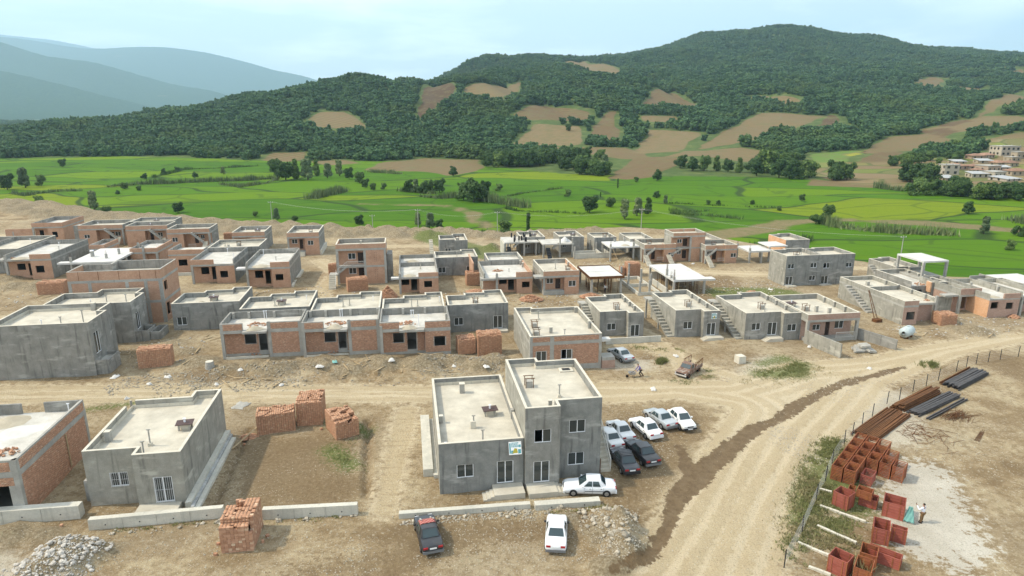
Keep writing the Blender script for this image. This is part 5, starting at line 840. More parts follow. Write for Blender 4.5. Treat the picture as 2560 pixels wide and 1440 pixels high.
h.plaster(P,5.1,5.85,{'*':'plaster_blue',9:'plaster_warm_lit'},[(0,.45,1.75,3.35,4.3,'w'),(0,5.1,6.4,3.4,4.35,'w'),(0,7.8,9.1,3.2,4.25,'wo'),(0,12.5,13.8,3.25,4.15,'w'),(0,.3,1.7,.2,1.85,'d'),(0,5.1,6.4,.9,1.85,'w'),(0,7.65,9.1,.1,1.7,'d')]); h.cagebox(3.2,2.,5.13); h.vent(4.4,2.4,5.13,.8); h.box('parapet_wall','plaster',7.1,7.3,.23,5.5,5.14,5.9); h.box('landing','screed',.1,2.2,-.9,-.02,-.3,.16); h.box('landing','screed',7.3,9.6,-.9,-.02,-.3,.1)
h=House('single storey house with an orange brick side wall at the far edge of the site',84.2,134.8); P=[(0,0),(5.9,0),(5.9,8.2),(2.6,8.2),(2.6,7.4),(0,7.4)]; h.plaster(P,3.2,4.0,{'*':'plaster_blue',5:'brick_orange'},[(0,.9,2.2,.6,1.6,'w'),(0,3.8,5.1,.9,1.9,'w')]); h.vent(4.,2.4,3.23,1.3)
# right edge cluster
h=House('long bare grey house with a brick front end beside the pale blue tank',75.,86.4); P=[(0,0),(2.5,0),(2.5,1.6),(6.4,1.6),(6.4,15.8),(0,15.8)]
h.walls(P,-.4,3.0,{'*':'plaster_warm_lit',0:'brick_dull',2:'brick_dull'},[(0,.6,2.05,.8,2.1,'h'),(2,.4,1.2,.4,2.4,'h')]); SP=[(0,0),(2.5,0),(2.5,.8),(6.4,.8),(6.4,15.8),(0,15.8)]; h.slab(offs(SP,-.02),3.15,th=.3); h.walls(SP,3.15,3.85,{'*':'plaster_warm_lit',0:'brick_dull'},gaps=[(2,0,3.9,3.15)],name='parapet'); h.coping(SP,3.85,[(2,0,3.9,3.15)]); h.box('column','concrete',6.1,6.45,.75,1.1,-.4,4.2)
for y in (3,6,9,12): h.chimney(6.0,y,3.18,.75,.3)
h.chimney(2.6,12,3.18,.7,.5); h.rubble(5.6,2,3.2,.5,14); h.flight((-.05,6.5,0),(-.05,13,3.1),1.0,10,'concrete'); h.box('cross_wall','plaster',.25,5.8,8.6,8.8,3.18,3.85)
h=House('grey house with a side stair below the raised white deck',90.,107.4); P=[(0,0),(2.6,0),(2.6,-.8),(5.2,-.8),(5.2,8.2),(2.6,8.2),(2.6,7.4),(0,7.4)]; h.plaster(P,3.1,3.9,{'*':'plaster',7:'plaster_warm_lit'},[]); h.chimney(3.2,4,3.13,.7,.4); h.flight((-.05,1.,0),(-.05,6,3.),1.,9,'concrete')
h=House('unplastered house with cement blocks, square openings and spilt sacks in front',85.,96.2); P=[(0,.9),(3.1,.9),(3.1,0),(6.,0),(6.,10),(0,10)]
h.plaster(P,3.0,3.85,{'*':'plaster'},[(0,1.1,2.2,1.5,2.35,'h'),(2,1.4,2.7,.6,2.1,'h')],gaps=[(0,0,3.,3.)],top='screed_raw'); h.rubble(2.2,1.8,3.05,1.,26); h.box('quoin','brick_orange',2.9,3.15,-.02,1.,2.1,3.85)
for y in (3,6,8.5): h.chimney(5.5,y,3.03,.8,.32)
h=House('house with an orange brick corner, brick parapet and rooftop brick heap near the right edge',88.6,90.6); h.frame([(0,1.2),(3.6,1.2),(3.6,0),(3.7,-.02),(3.7,9),(0,9)],rect(3.9,9),3.1,4.1,'brick_dull',{'*':'plaster_warm_lit',0:'brick_dull'},[(0,1.4,2.4,.4,2.5,'h')],cols=[(.2,.2)]); h.rubble(2.6,1,3.15,.7,24); h.box('sloping_wall','plaster_warm_lit',-3.6,-.2,1.2,1.4,-.3,2.6); h.box('slab_wing','concrete',-2.6,-.05,.2,1.4,2.8,3.1)
h=House('brick fronted house with two square openings at the right edge of the site',91.2,87.6); h.frame([(0,0),(5.6,0),(5.6,10),(0,10)],rect(5.6,10),3.1,3.9,{'*':'plaster_warm_lit',0:'brick_dull',3:'brick_orange'},{'*':'plaster_warm_lit',0:'brick_dull'},[(0,.4,1.75,1.5,2.6,'h'),(0,3.2,4.5,1.3,2.4,'h')],gaps=[(0,0,2.6,3.1)],beam=.2); h.chimney(5.2,4,3.13,.9,.3); h.chimney(3,7,3.13,.9,.3); h.sandheap(1.6,1.2,3.13,1.1,.25)
h=House('brick walled house with a concrete porch frame at the right picture edge',97.6,88.); h.frame([(0,1.8),(5,1.8),(5,9),(0,9)],rect(5,9),3.1,3.9,'brick_dull',{'*':'plaster_warm_lit'},[(0,.5,1.5,.4,2.4,'h'),(0,2.4,3.8,1.2,2.3,'h')],gaps=[(0,0,5,3.1)],cols=[(.2,.2),(4.8,.2)])
h=House('raised white deck on four columns over a brick storey by the field',89.8,100.6,name='unfinished_building',cat='building site',group='bare concrete slabs on columns'); h.part('deck_slab',MB().box(0,5.,0,6.6,6.2,6.5),'concrete_white'); h.part('floor_slab',MB().box(-.1,5.1,-.1,6.7,3.1,3.4),'concrete'); h.walls(rect(5,6.6),-.3,3.1,'brick',[(0,3.2,4.4,1.6,2.5,'h')])
for x,y in ((.2,.2),(4.8,.2),(.2,6.4),(4.8,6.4)): h.box('column','concrete',x-.2,x+.2,y-.2,y+.2,3.4,6.2)
h=House('white decked slab on columns at the right edge by the field',102.2,94.,name='unfinished_building',cat='building site',group='bare concrete slabs on columns'); deck(h,7.,6.4,3.6,cols=[(.2,.2),(6.8,.2),(.2,6.2),(6.8,6.2)]); h.box('wall','plaster_warm_lit',-1.,-.75,-4,6.4,-.3,3.9); h.box('wall','plaster',-4,-1.05,5,5.25,-.3,3.9); h.part('deck_slab',MB().box(-4,-1.02,-3,5,3.0,3.2),'screed_raw')
# far right row
h=House('unfinished frame with dark column stubs on its deck and a steep stair',21.4,146.,name='unfinished_building',cat='building site',group='bare concrete slabs on columns'); deck(h,8.,7.,3.2,th=.3,cols=[(.2,.3),(.9,.3),(4.6,.3),(7.4,.3),(.2,6.6),(7.6,6.6),(4,6.6)],mat='screed_raw',props=30)
for k in range(12): x=random.uniform(2.2,7.6); y=random.choice((.5,2.2,4.,6.2)); h.box('column_form','black_iron',x-.16,x+.16,y-.16,y+.16,3.202,4.25)
h.box('wall','retaining',-.2,.0,-.2,6,-.3,3.); h.flight((1.4,-3.0,0),(1.4,.2,2.2),.9,8,'tar_and_shade'); h.flight((2.2,.2,2.1),(3.6,.2,3.2),.9,5,'concrete')
h=greybox('pale roofed house behind the frame with dark stubs',25.7,148.6,5.7,8.4,3.1,3.8,[(0,.9,2.1,1.2,2.1,'w')],[(0,0),(5.7,0),(5.7,8.4),(2.9,8.4),(2.9,7.4),(0,7.4)],mat={'*':'plaster',5:'plaster_warm_lit'}); h.hatch(3.6,3.6,3.13)
h=House('unfinished frame with a white sheet heaped on its deck and a steep stair',29.7,142.8,name='unfinished_building',cat='building site',group='bare concrete slabs on columns'); deck(h,7.2,6.,3.2,th=.3,cols=[(.2,.3),(4.,.3),(6.9,.3),(.2,5.6),(6.9,5.6)],mat='screed_raw'); h.sandheap(5.6,2.2,3.2,1.3,1.2,'sack','plastic_sheet_heap'); h.flight((1.6,-3.2,0),(1.6,0.2,2.3),.9,8,'tar_and_shade'); h.flight((2.4,.2,2.1),(3.8,.2,3.2),.9,5,'concrete'); h.box('column','concrete',3.85,4.15,.05,.35,3.202,4.2); h.box('column','concrete',6.75,7.05,.05,.35,3.202,4.3)
h=greybox('dark grey house with white windows behind the sheet covered frame',34.7,147.4,5.8,8.2,3.1,3.8,[(0,.9,1.7,1.2,2.1,'w'),(0,4.,5.3,.3,2.0,'d')],[(0,.8),(3.,.8),(3.,0),(5.8,0),(5.8,8.2),(2.9,8.2),(2.9,7.2),(0,7.2)],mat={'*':'plaster',7:'plaster_warm_lit'}); h.hatch(4.,3.6,3.13)
h=greybox('dark grey blank house left of the white slab frame',42.5,145.6,5.3,6.4,3.1,3.8,[],mat={'*':'plaster_blue',3:'plaster_warm_lit'}); h.cagebox(3.4,3.2,3.13); h.chimney(4.8,4,3.13,.7,.25)
h=House('foundation walls with white posts between the grey houses and the slab frame',36.4,140.6,name='unfinished_building',cat='building site',group='bare concrete slabs on columns')
for x,y in ((.2,.3),(5.9,7.9),(6.5,4.6),(8.2,7.6),(8.5,2.)): h.box('column','concrete',x-.15,x+.15,y-.15,y+.15,-.3,2.8)
for b in ((.2,8.4,.2,.45),(.3,6,3.,3.25),(6.3,6.55,.5,4.6),(8.2,8.45,.5,7),(.3,.5,.5,3)): h.box('foundation_wall','retaining',*b,-.3,1.2)
h=House('white slab frame with post stubs and leaning pole left of the stair house',43.6,137.2,name='unfinished_building',cat='building site',group='bare concrete slabs on columns'); deck(h,7.5,6.6,3.2,th=.3,cols=[(.3,.3),(5.6,.3),(7.2,.3),(.3,6.2),(7.2,6.2)],stubs=[(.3,.3,.6),(5.6,.3,.9),(7.1,.5,.9),(3.,6.,.7),(5.4,6.2,.8)]); h.part('leaning_pole',MB().bar((1.6,-2.2,0),(.6,-.3,2.9),.08),'timber'); h.sandheap(4.,1.2,3.2,1.,.35)
h=greybox('pale roofed house behind the white slab frame',50.1,142.6,5.6,8.2,3.1,3.8,[],mat={'*':'plaster',3:'plaster_warm_lit'}); h.chimney(5.1,4,3.13,.7,.25)
def farstair(label,u,w,W,D,zr,zt,op):
    h=porch(label,u,w,W,D,zr,zt,4.6,op,cop='coping',top='screed',rec=1.3,right='plaster',left='plaster_warm_lit'); h.flight((.6,-3.6,0),(.6,-.6,1.9),1.,8,'screed'); h.flight((.6,-.5,1.85),(2.4,-.5,zr+.2),.95,7,'concrete'); h.rail([(3.,.0,.5),(4.4,.0,.5)],.7); h.box('orange_pier','brick_orange',4.45,4.6,-.02,1.2,-.3,zt-.02); return h
h=farstair('brick house with a bent outside stair left of the two storey brick block',50.6,134.4,7.3,6.6,3.2,4.05,[(0,.9,1.8,1.5,2.4,'w'),(0,2.1,3.,.5,2.4,'k'),(2,.9,2.2,1.2,2.1,'w')]); h.cagebox(2.4,3.6,3.23)
h=House('two storey brick block with dark doorways among the far stair houses',57.05,134.3); W_,D_=7.4,5.2; wp=[(0,1.1),(4.,1.1),(4.,0),(W_,0),(W_,D_),(0,D_)]
h.walls(wp,-.4,2.9,{'*':'brick',5:'plaster_warm_lit'},[(0,1.5,2.5,1.5,2.4,'w'),(0,2.7,3.7,.5,2.4,'k')]); h.part('floor_slab',MB().prism(offs(rect(W_,D_),-.03),2.9,3.2),'concrete'); h.walls(wp,3.2,5.5,{'*':'brick',5:'plaster_warm_lit'},[(0,1.4,2.5,4.0,4.9,'w'),(0,2.7,3.8,3.3,5.,'k')]); h.slab(offs(rect(W_,D_),-.03),5.8,th=.3,top='screed'); h.walls(rect(W_,D_),5.8,6.45,{'*':'brick',3:'plaster_warm_lit',1:'plaster'},name='parapet'); h.coping(rect(W_,D_),6.45); h.box('column','concrete',3.9,4.3,-.04,.3,-.3,5.5); h.flight((-.6,-3.4,0),(-.6,-.4,1.8),.95,7,'screed'); h.flight((-.2,-.3,1.8),(2.2,-.3,3.2),.95,6,'concrete'); h.vent(3.6,3,5.83,.9)
h=farstair('brick house with a bent outside stair right of the two storey brick block',63.4,131.4,7.3,6.2,3.2,4.05,[(0,1.0,1.9,1.7,2.5,'w'),(0,2.2,3.2,.6,2.5,'k'),(2,1.3,2.6,1.25,2.2,'w')]); h.cagebox(3.2,3.,3.23)
h=greybox('plain house whose pale parapet shows behind the right hand stair house',63.6,138.4,6.9,8.,3.2,4.,[],mat={'*':'plaster',0:'brick',3:'plaster_warm_lit'})
h=House('white slab on posts at the end of the far row',73.2,130.6,name='unfinished_building',cat='building site',group='bare concrete slabs on columns'); deck(h,6.,6.,2.7,cols=[(.2,.2),(3,.2),(5.8,.2),(.2,5.8),(5.8,5.8)],stubs=[(.2,.2,.6),(.2,5.8,.6)]); h.part('deck_slab',MB().box(5.2,9.6,1.,6.,3.2,3.45),'concrete_white')
for x in (5.4,9.4): h.box('column','concrete',x-.15,x+.15,1.1,1.4,-.3,3.2)
# ---------------------------------------------------------------- retaining walls along the front street
def rwall(label,u0,w0,u1,w1,h,t=.55,mat='retaining'):
    a,b=uw(u0,w0),uw(u1,w1); L=math.hypot(b[0]-a[0],b[1]-a[1]); o=empty('retaining_wall',(a[0],a[1],0),math.atan2(b[1]-a[1],b[0]-a[0]),label,'wall','low concrete retaining walls')
    MB().box(0,L,-t/2,t/2,-.6,h,taper=.03).build('wall_body',mat,o); k=max(1,int(L/2.4))
    for j in range(1,k): MB().box(L*j/k-.01,L*j/k+.01,-t/2-.002,-t/2+.03,-.2,h-.06).build('joint','concrete',o)
    for j in range(k): MB().tube([(L*(j+.5)/k,-t/2+.01,h*.45),(L*(j+.5)/k,-t/2-.03,h*.45)],.05,8).build('weep_hole','tar_and_shade',o)  # dark stub stands in for the shaded weep hole
rwall('low concrete retaining wall in front of the brick garage house',-36,52.3,-27.4,52.1,1.15,.8); rwall('long low concrete retaining wall in front of the barred window house',-26.0,50.1,-15.9,50.2,.95); rwall('low concrete retaining wall between the tall brick stack and the trench',-12.7,49.4,-5.1,48.9,.95); rwall('very low concrete kerb wall behind the black car',-1.8,47.9,9.1,47.6,.42); rwall('low concrete kerb wall ending by the white saloon',9.4,47.4,15.0,47.2,.45,.75)
# ---------------------------------------------------------------- vegetation
def leafcloud(lobes,n,size,seed,flat=.0):
    """leaf-sized faces spread over and inside a set of lobes (x,y,z,rx,ry,rz)"""
    r_=np.random.default_rng(seed); L=np.array(lobes); wgt=(L[:,3]*L[:,4]*L[:,5])**.67; k=r_.choice(len(L),n,p=wgt/wgt.sum())
    d=r_.normal(size=(n,3)); d/=np.linalg.norm(d,axis=1)[:,None]; q=r_.uniform(.72,1.06,n)[:,None]; C=L[k,:3]+d*L[k,3:]*q
    nr=d+r_.normal(size=(n,3))*.55+np.array([0,0,.35]); nr/=np.linalg.norm(nr,axis=1)[:,None]
    t=np.cross(nr,r_.normal(size=(n,3))); t/=np.linalg.norm(t,axis=1)[:,None]; b=np.cross(nr,t); s=size*r_.uniform(.6,1.4,n)[:,None]
    t*=s; b*=s*r_.uniform(.55,1.,n)[:,None]
    V=np.stack([C-t-b*.6,C+t*.8-b,C+t+b*.7,C-t*.7+b],1).reshape(-1,3); F=np.arange(4*n).reshape(-1,4); return V,F,np.repeat(r_.random(n),4)
def lumpcore(lobes,sub=2,shrink=.86,seed=0):
    """uneven inner mass of the crown"""
    bm=bmesh.new(); Vs=[];Fs=[];off=0
    bmesh.ops.create_icosphere(bm,subdivisions=sub,radius=1.); bv=np.array([v.co[:] for v in bm.verts]); bf=np.array([[v.index for v in f.verts] for f in bm.faces]); bm.free(); r_=np.random.default_rng(seed)
    for l in lobes: Vs.append(np.array(l[:3])+bv*np.array(l[3:])*shrink*r_.uniform(.82,1.12,len(bv))[:,None]); Fs.append(bf+off); off+=len(bv)
    return np.concatenate(Vs),np.concatenate(Fs)
def crown_lobes(kind,seed):
    r_=random.Random(seed); L=[]
    if kind=='round':
        for k in range(17):
            a=r_.uniform(0,6.28); q=r_.uniform(.08,.34); z=r_.uniform(.20,.86); s=r_.uniform(.11,.23)*(1.15-abs(z-.5)); L.append((q*math.cos(a),q*math.sin(a),z,s,s,s*.85))
        L.append((r_.uniform(-.06,.06),r_.uniform(-.06,.06),.55,.22,.22,.26))
    elif kind=='tall':
        for k in range(12):
            a=r_.uniform(0,6.28); z=r_.uniform(.2,.93); q=r_.uniform(.02,.17)*(1.1-z*.6); s=r_.uniform(.10,.17)*(1.2-z*.45); L.append((q*math.cos(a),q*math.sin(a),z,s,s,s*1.2))
    elif kind=='column':
        for k in range(10): z=.12+k*.085; s=.075; L.append((r_.uniform(-.02,.02),r_.uniform(-.02,.02),z,s,s,.09))
    elif kind=='bush':
        for k in range(9):
            a=r_.uniform(0,6.28); q=r_.uniform(.1,.42); z=r_.uniform(.2,.7); s=r_.uniform(.2,.34); L.append((q*math.cos(a),q*math.sin(a),z,s,s,s*.9))
    return L
def treeproto(kind,seed,mat,n,size,cat_mat='bark'):
    L=crown_lobes(kind,seed); V,F,T=leafcloud(L,n,size,seed); c=npmesh('crown',V,F,mat,dict(tone=T),linkit=False)
    V2,F2=lumpcore(L,1,.74,seed); core=npmesh('crown_core',V2,F2,mat,dict(tone=np.random.default_rng(seed).random(len(V2))*.6),linkit=False)
    m=MB(); r_=random.Random(seed); zt=min(l[2] for l in L)+.12; m.tube([(0,0,-.05),(.01,0,zt*.5),(0,.01,zt)],[.035,.026,.02],7)
    for l in L[:6]: m.tube([(0,0,zt*.7),(l[0]*.6,l[1]*.6,(zt*.7+l[2])/2),(l[0],l[1],l[2])],[.018,.012,.006],5,False)
    return c.data,core.data,m.mesh('trunk',cat_mat)
PROTO={}
for kd,ps in (('round',[('leaf_dark',1),('leaf_mid',2),('leaf_dark',3)]),('tall',[('leaf_mid',4),('leaf_pale',5)]),('column',[('leaf_dark',6)]),('bush',[('leaf_mid',7),('leaf_dark',8)])):
    PROTO[kd]=[treeproto(kd,s*13,m_,2200 if kd!='column' else 700,.030 if kd!='column' else .03) for m_,s in ps]
def tree(x,y,z,h,kind,label,group,name='tree',cat='tree',wide=1.,var=None):
    ps=PROTO[kind]; p=ps[var if var is not None else random.randrange(len(ps))]; o=empty(name,(x,y,z),random.uniform(0,6.28),label,cat,group)
    o.scale=(h*wide*random.uniform(.9,1.12),h*wide*random.uniform(.9,1.12),h)
    c=bpy.data.objects.new('crown',p[0]); link(c,o); link(bpy.data.objects.new('inner_foliage',p[1]),c); link(bpy.data.objects.new('trunk',p[2]),o); return o
def vz(x,y): return float(hillz(np.array([x]),np.array([y]))[0])
for x,y,h,k in TREES:
    z=vz(x,y)-.1; h=max(h,2.2)
    if k==0 and h<4.4: tree(x,y,z,h,'round','small dark shrub like tree dotted on the green rice fields','small field trees',wide=1.1)
    elif k==0 and -15<x<60 and y>330: tree(x,y,z,h,'round','dark tree in the grove on the bank beside the stubble field','grove by the stubble field')
    elif k==0 and x>90 and y>300: tree(x,y,z,h,'round','dark tree in the belt at the foot of the ploughed slope','belt below the ploughed slope')
    elif k==0: tree(x,y,z,h,'round','tall dark round tree standing among the open rice plots','field trees')
    elif k==1: tree(x,y,z,h,'tall','tall loose tree with upright pale crown among the rice fields','field poplars',wide=1.15)
    elif k==2: tree(x,y,z,h,'bush','low spreading bush at the edge of the rice fields','field bushes',name='bush',cat='bush')
    else: tree(x,y,z,h,'column','thin pole like tree rising from the rice field','thin field trees',name='columnar_tree')
for x,y in VILTREES:
    dv=min(math.hypot(x-v[0],(y-v[1]-3)) for v in VILHOUSE)
    if dv<6.5: continue
    tree(x,y,vz(x,y)-.3,random.uniform(6,8.5) if dv>16 else random.uniform(4,6),'round','leafy tree around the houses of the hillside village','trees around the hillside village',wide=1.1)
# forest: one mass of instanced crowns over the hills
def forest_points():
    P=[]
    for y0,y1,sp in ((330,700,6.),(700,1200,7.2),(1200,2250,9.6)):
        ny=int((y1-y0)/sp); X1=y1*.86+80
        gy,gx=np.meshgrid(np.arange(ny)*sp+y0,np.arange(-X1,X1,sp),indexing='ij'); gx=gx+rng.uniform(-.42,.42,gx.shape)*sp; gy=gy+rng.uniform(-.42,.42,gy.shape)*sp
        gx,gy=gx.ravel(),gy.ravel(); k=np.abs(gx)<gy*.84+70; P.append(np.c_[gx[k],gy[k],np.full(k.sum(),sp)])
    P=np.concatenate(P); X,Y=P[:,0],P[:,1]; yf=np.interp(X,_F[:,0],_F[:,1])
    wob=(noise2(X,Y,.012,31,3)-.5); keep=(Y-yf)>2+wob*40
    sd_=np.full(len(P),99.); wX=X+(noise2(X,Y,.03,4,2)-.5)*10; wY=Y+(noise2(X,Y,.03,5,2)-.5)*14
    for tn,pl in SOIL: sd_=np.minimum(sd_,np.minimum(sdpoly(wX,wY,pl),sdpoly(wX,wY+13,pl)-1.5))
    keep&=sd_>4.0
    # open ground: strip of gardens and stubble round the foot of the central and right hand slopes
    opn=np.minimum(sdpoly(X,Y,[(-10,430),(30,395),(150,370),(172,345),(230,300),(330,290),(420,330),(330,420),(250,430),(215,450),(150,470),(120,520),(60,500),(20,470)]),sdpoly(X,Y,OPEN))+(noise2(X,Y,.03,41,2)-.5)*34
    keep&=~((opn<0)&(noise2(X,Y,.03,43,2)<.66))
    vil=np.full(len(P),99.)
    for vx,vy,vw,vh,vk in VILHOUSE: vil=np.minimum(vil,np.hypot(X-vx,(Y-vy-4)*.8))
    keep&=vil>15
    gap=noise2(X,Y,.02,51,3); keep&=~((gap>.72)&(rng.random(len(P))<.75))
    return P[keep]
FP=forest_points(); FZZ=hillz(FP[:,0],FP[:,1])
# largest (nearest) trees along the forest edge as single trees
near=np.argsort(FP[:,1]+np.abs(FP[:,0])*.1)[:190]
mask=np.ones(len(FP),bool); mask[near]=False
for i in near:
    tree(FP[i,0],FP[i,1],FZZ[i]-.3,random.uniform(7.5,11),'round','broad dark oak at the lower edge of the hillside forest','trees of the forest edge',wide=1.12,var=random.choice((0,0,2,1)))
fc=bpy.data.collections.new('forest_crowns')
for s in range(6):
    kd='round' if s<5 else 'tall'; L=crown_lobes(kd,100+s*7); V,F,T=leafcloud(L,330,.062,200+s); Vc,Fc=lumpcore(L,1,.88,s); Fc=np.c_[Fc,Fc[:,2]]
    # core triangles stored as triangles in their own mesh joined by vertex append
    me=bpy.data.meshes.new('forest_crown'); av=np.concatenate([V,Vc]); me.from_pydata(av.tolist(),[],F.tolist()+[tuple(t[:3]) for t in (Fc+len(V)).tolist()]); at=me.attributes.new('tone','FLOAT','POINT'); at.data.foreach_set('value',np.concatenate([T,np.random.default_rng(s).random(len(Vc))*.7]).astype(np.float32)); me.materials.append(MATS['forest_leaf'])
    fc.objects.link(bpy.data.objects.new('forest_crown',me))
FPk=FP[mask]; fz=FZZ[mask]; nF=len(FPk)
me=bpy.data.meshes.new('forest'); me.vertices.add(nF); me.vertices.foreach_set('co',np.c_[FPk[:,:2],fz-1.2].astype(np.float32).ravel())
for a,d in (('scl',(rng.uniform(.65,1.3,nF)*(.75+.5*noise2(FPk[:,0],FPk[:,1],.02,77,2)))*(FPk[:,2]/6.)**.75*8.0),('rot',rng.uniform(0,6.28,nF))): q=me.attributes.new(a,'FLOAT','POINT'); q.data.foreach_set('value',d.astype(np.float32))
q=me.attributes.new('idx','INT','POINT'); q.data.foreach_set('value',rng.integers(0,6,nF).astype(np.int32))
fo=bpy.data.objects.new('forest',me); link(fo); tag(fo,'dense dark green forest covering the hills','forest',kind='stuff')
gt=bpy.data.node_groups.new('forest_nodes','GeometryNodeTree'); gt.interface.new_socket('Geometry',in_out='INPUT',socket_type='NodeSocketGeometry'); gt.interface.new_socket('Geometry',in_out='OUTPUT',socket_type='NodeSocketGeometry')
def gn(ty): return gt.nodes.new(ty)
gi,go=gn('NodeGroupInput'),gn('NodeGroupOutput'); ip=gn('GeometryNodeInstanceOnPoints'); ci=gn('GeometryNodeCollectionInfo'); ci.inputs['Collection'].default_value=fc; ci.inputs['Separate Children'].default_value=True; ci.inputs['Reset Children'].default_value=True
def na(nm,ty):
    n_=gn('GeometryNodeInputNamedAttribute'); n_.data_type=ty; n_.inputs[0].default_value=nm; return n_.outputs[0]
cx=gn('ShaderNodeCombineXYZ'); gt.links.new(na('rot','FLOAT'),cx.inputs[2]); sx=gn('ShaderNodeCombineXYZ'); sa_=na('scl','FLOAT'); mw=gn('ShaderNodeMath'); mw.operation='MULTIPLY'; gt.links.new(sa_,mw.inputs[0]); mw.inputs[1].default_value=1.12
gt.links.new(mw.outputs[0],sx.inputs[0]); gt.links.new(mw.outputs[0],sx.inputs[1]); gt.links.new(sa_,sx.inputs[2])
gt.links.new(gi.outputs[0],ip.inputs['Points']); gt.links.new(ci.outputs[0],ip.inputs['Instance']); ip.inputs['Pick Instance'].default_value=True; gt.links.new(na('idx','INT'),ip.inputs['Instance Index']); gt.links.new(cx.outputs[0],ip.inputs['Rotation']); gt.links.new(sx.outputs[0],ip.inputs['Scale']); gt.links.new(ip.outputs[0],go.inputs[0])
md=fo.modifiers.new('forest','NODES'); md.node_group=gt
print('forest',nF)
# reed beds and hedges: one object each, nobody could count the stems
def blades(P,h,w,seed,lean=.25):
    r_=np.random.default_rng(seed); n=len(P); a=r_.uniform(0,6.28,n); hh=h*r_.uniform(.6,1.15,n); ww=w*r_.uniform(.6,1.3,n); dx,dy=np.cos(a)*ww,np.sin(a)*ww; lx,ly=r_.normal(0,lean,n)*hh,r_.normal(0,lean,n)*hh
    V=np.stack([np.c_[P[:,0]-dx,P[:,1]-dy,P[:,2]],np.c_[P[:,0]+dx,P[:,1]+dy,P[:,2]],np.c_[P[:,0]+dx*.6+lx*.5,P[:,1]+dy*.6+ly*.5,P[:,2]+hh*.6],np.c_[P[:,0]+lx,P[:,1]+ly,P[:,2]+hh]],1).reshape(-1,3)
    return V,np.arange(4*n).reshape(-1,4),np.repeat(r_.random(n),4)
for i,(pl,wd,ht) in enumerate(REEDS):
    pts=np.array(pl); seg=np.hypot(*np.diff(pts,axis=0).T); n=int(seg.sum()*wd*9); k=rng.choice(len(seg),n,p=seg/seg.sum()); tt=rng.random(n)[:,None]; C=pts[k]*(1-tt)+pts[k+1]*tt; off=rng.normal(0,wd*.5,(n,2)); C=C+off*np.array([.8,1.]); C[:,0]+=(noise2(C[:,0],C[:,1],.05,i,2)-.5)*6
    env=np.clip(noise2(C[:,0],C[:,1],.12,i+3,2)*1.5-.15,.15,1.2)
    V,F,T=blades(np.c_[C,hillz(C[:,0],C[:,1])-.1],ht,.22,i,.14); V[:,2]=np.where(np.arange(len(V))%4>1,V[:,2]-(1-np.repeat(env,4))*ht*.8,V[:,2])
    o=npmesh('reed_bed',V,F,'reed' if ht>2.4 else 'leaf_mid',dict(tone=T)); tag(o,'strip of tall green reeds and scrub between rice plots','reeds','reed and scrub strips','stuff')
def grasspatch(label,pts,rad,n,h,mat='grass',w=.035):
    A=np.array([uw(*p) for p in pts]); k=rng.integers(0,len(pts),n); k2=np.minimum(k+1,len(pts)-1); tt=rng.random(n)[:,None]; P=A[k]*(1-tt)+A[k2]*tt+rng.normal(0,rad*.55,(n,2))
    ok=noise2(P[:,0],P[:,1],1.3,len(pts),3)>.47; P=P[ok]; Z=np.array([gz(*p) for p in P]); V,F,T=blades(np.c_[P,Z-.02],h,w,n,.45); o=npmesh('grass_patch',V,F,mat,dict(tone=T)); tag(o,label,'grass','weedy grass patches','stuff')
grasspatch('bright green grass on the open plot beyond the old pickup',[(43,71.6),(45.5,71.4),(48,71.5),(49.5,73.5)],1.6,5200,.22); grasspatch('weeds by the small stacks in the fenced plot with the trench',[(-8.5,60.2),(-6.6,57.5),(-7.4,59),(-5.6,64.2),(-9,66)],.75,1800,.16)
grasspatch('tall weeds along the wire fence beside the red steel crates',[(27,38.0),(29.5,40.8),(31.5,42.8),(33,45),(34.5,47),(36,49),(37.5,50.5),(39.5,52.2),(41,53.6),(41.5,53)],1.3,12000,.26); grasspatch('dry straw coloured weeds at the foot of the wire fence',[(29,40.5),(30.5,42),(32,44),(33.8,46),(35.4,48.2),(30,38.5),(32,39)],1.5,7000,.26,'dry_grass'); grasspatch('weedy grass between the kerb strips and red crates',[(33.0,42.8),(34.5,44.5),(35.5,46.5),(34,41.5),(32,41)],1.2,7000,.2)
grasspatch('green weeds growing beside the pile of rusty beams',[(66,70.5),(66.8,71)],.8,1400,.5); grasspatch('low weeds round the old pickup truck',[(31.5,71.3),(33,70.2),(37.3,73.8),(36.2,72)],.9,1700,.14); grasspatch('two leafy weeds behind the old pickup',[(31.5,76.5),(32.4,77.6)],.5,1200,.6); grasspatch('weeds on the boulder bank by the kerb wall',[(16,45.5),(16.8,44),(15.8,46.6),(13,46.4),(11,46.6)],.5,1400,.18)
grasspatch('weeds below the house with the garden wall',[(30,83.5),(33,82.5),(36,81)],.8,1100,.22); grasspatch('dry weeds on the waste plot by the dirt road',[(40,70),(42,68.5),(46,69.5),(51,70.5),(52,72.5),(44,75)],1.2,2200,.18,'dry_grass'); grasspatch('weeds along the foot of the long retaining wall',[(-24,49.5),(-20.5,49.6),(-18,49.7),(-11,48.9),(-7,48.6)],.4,900,.2)
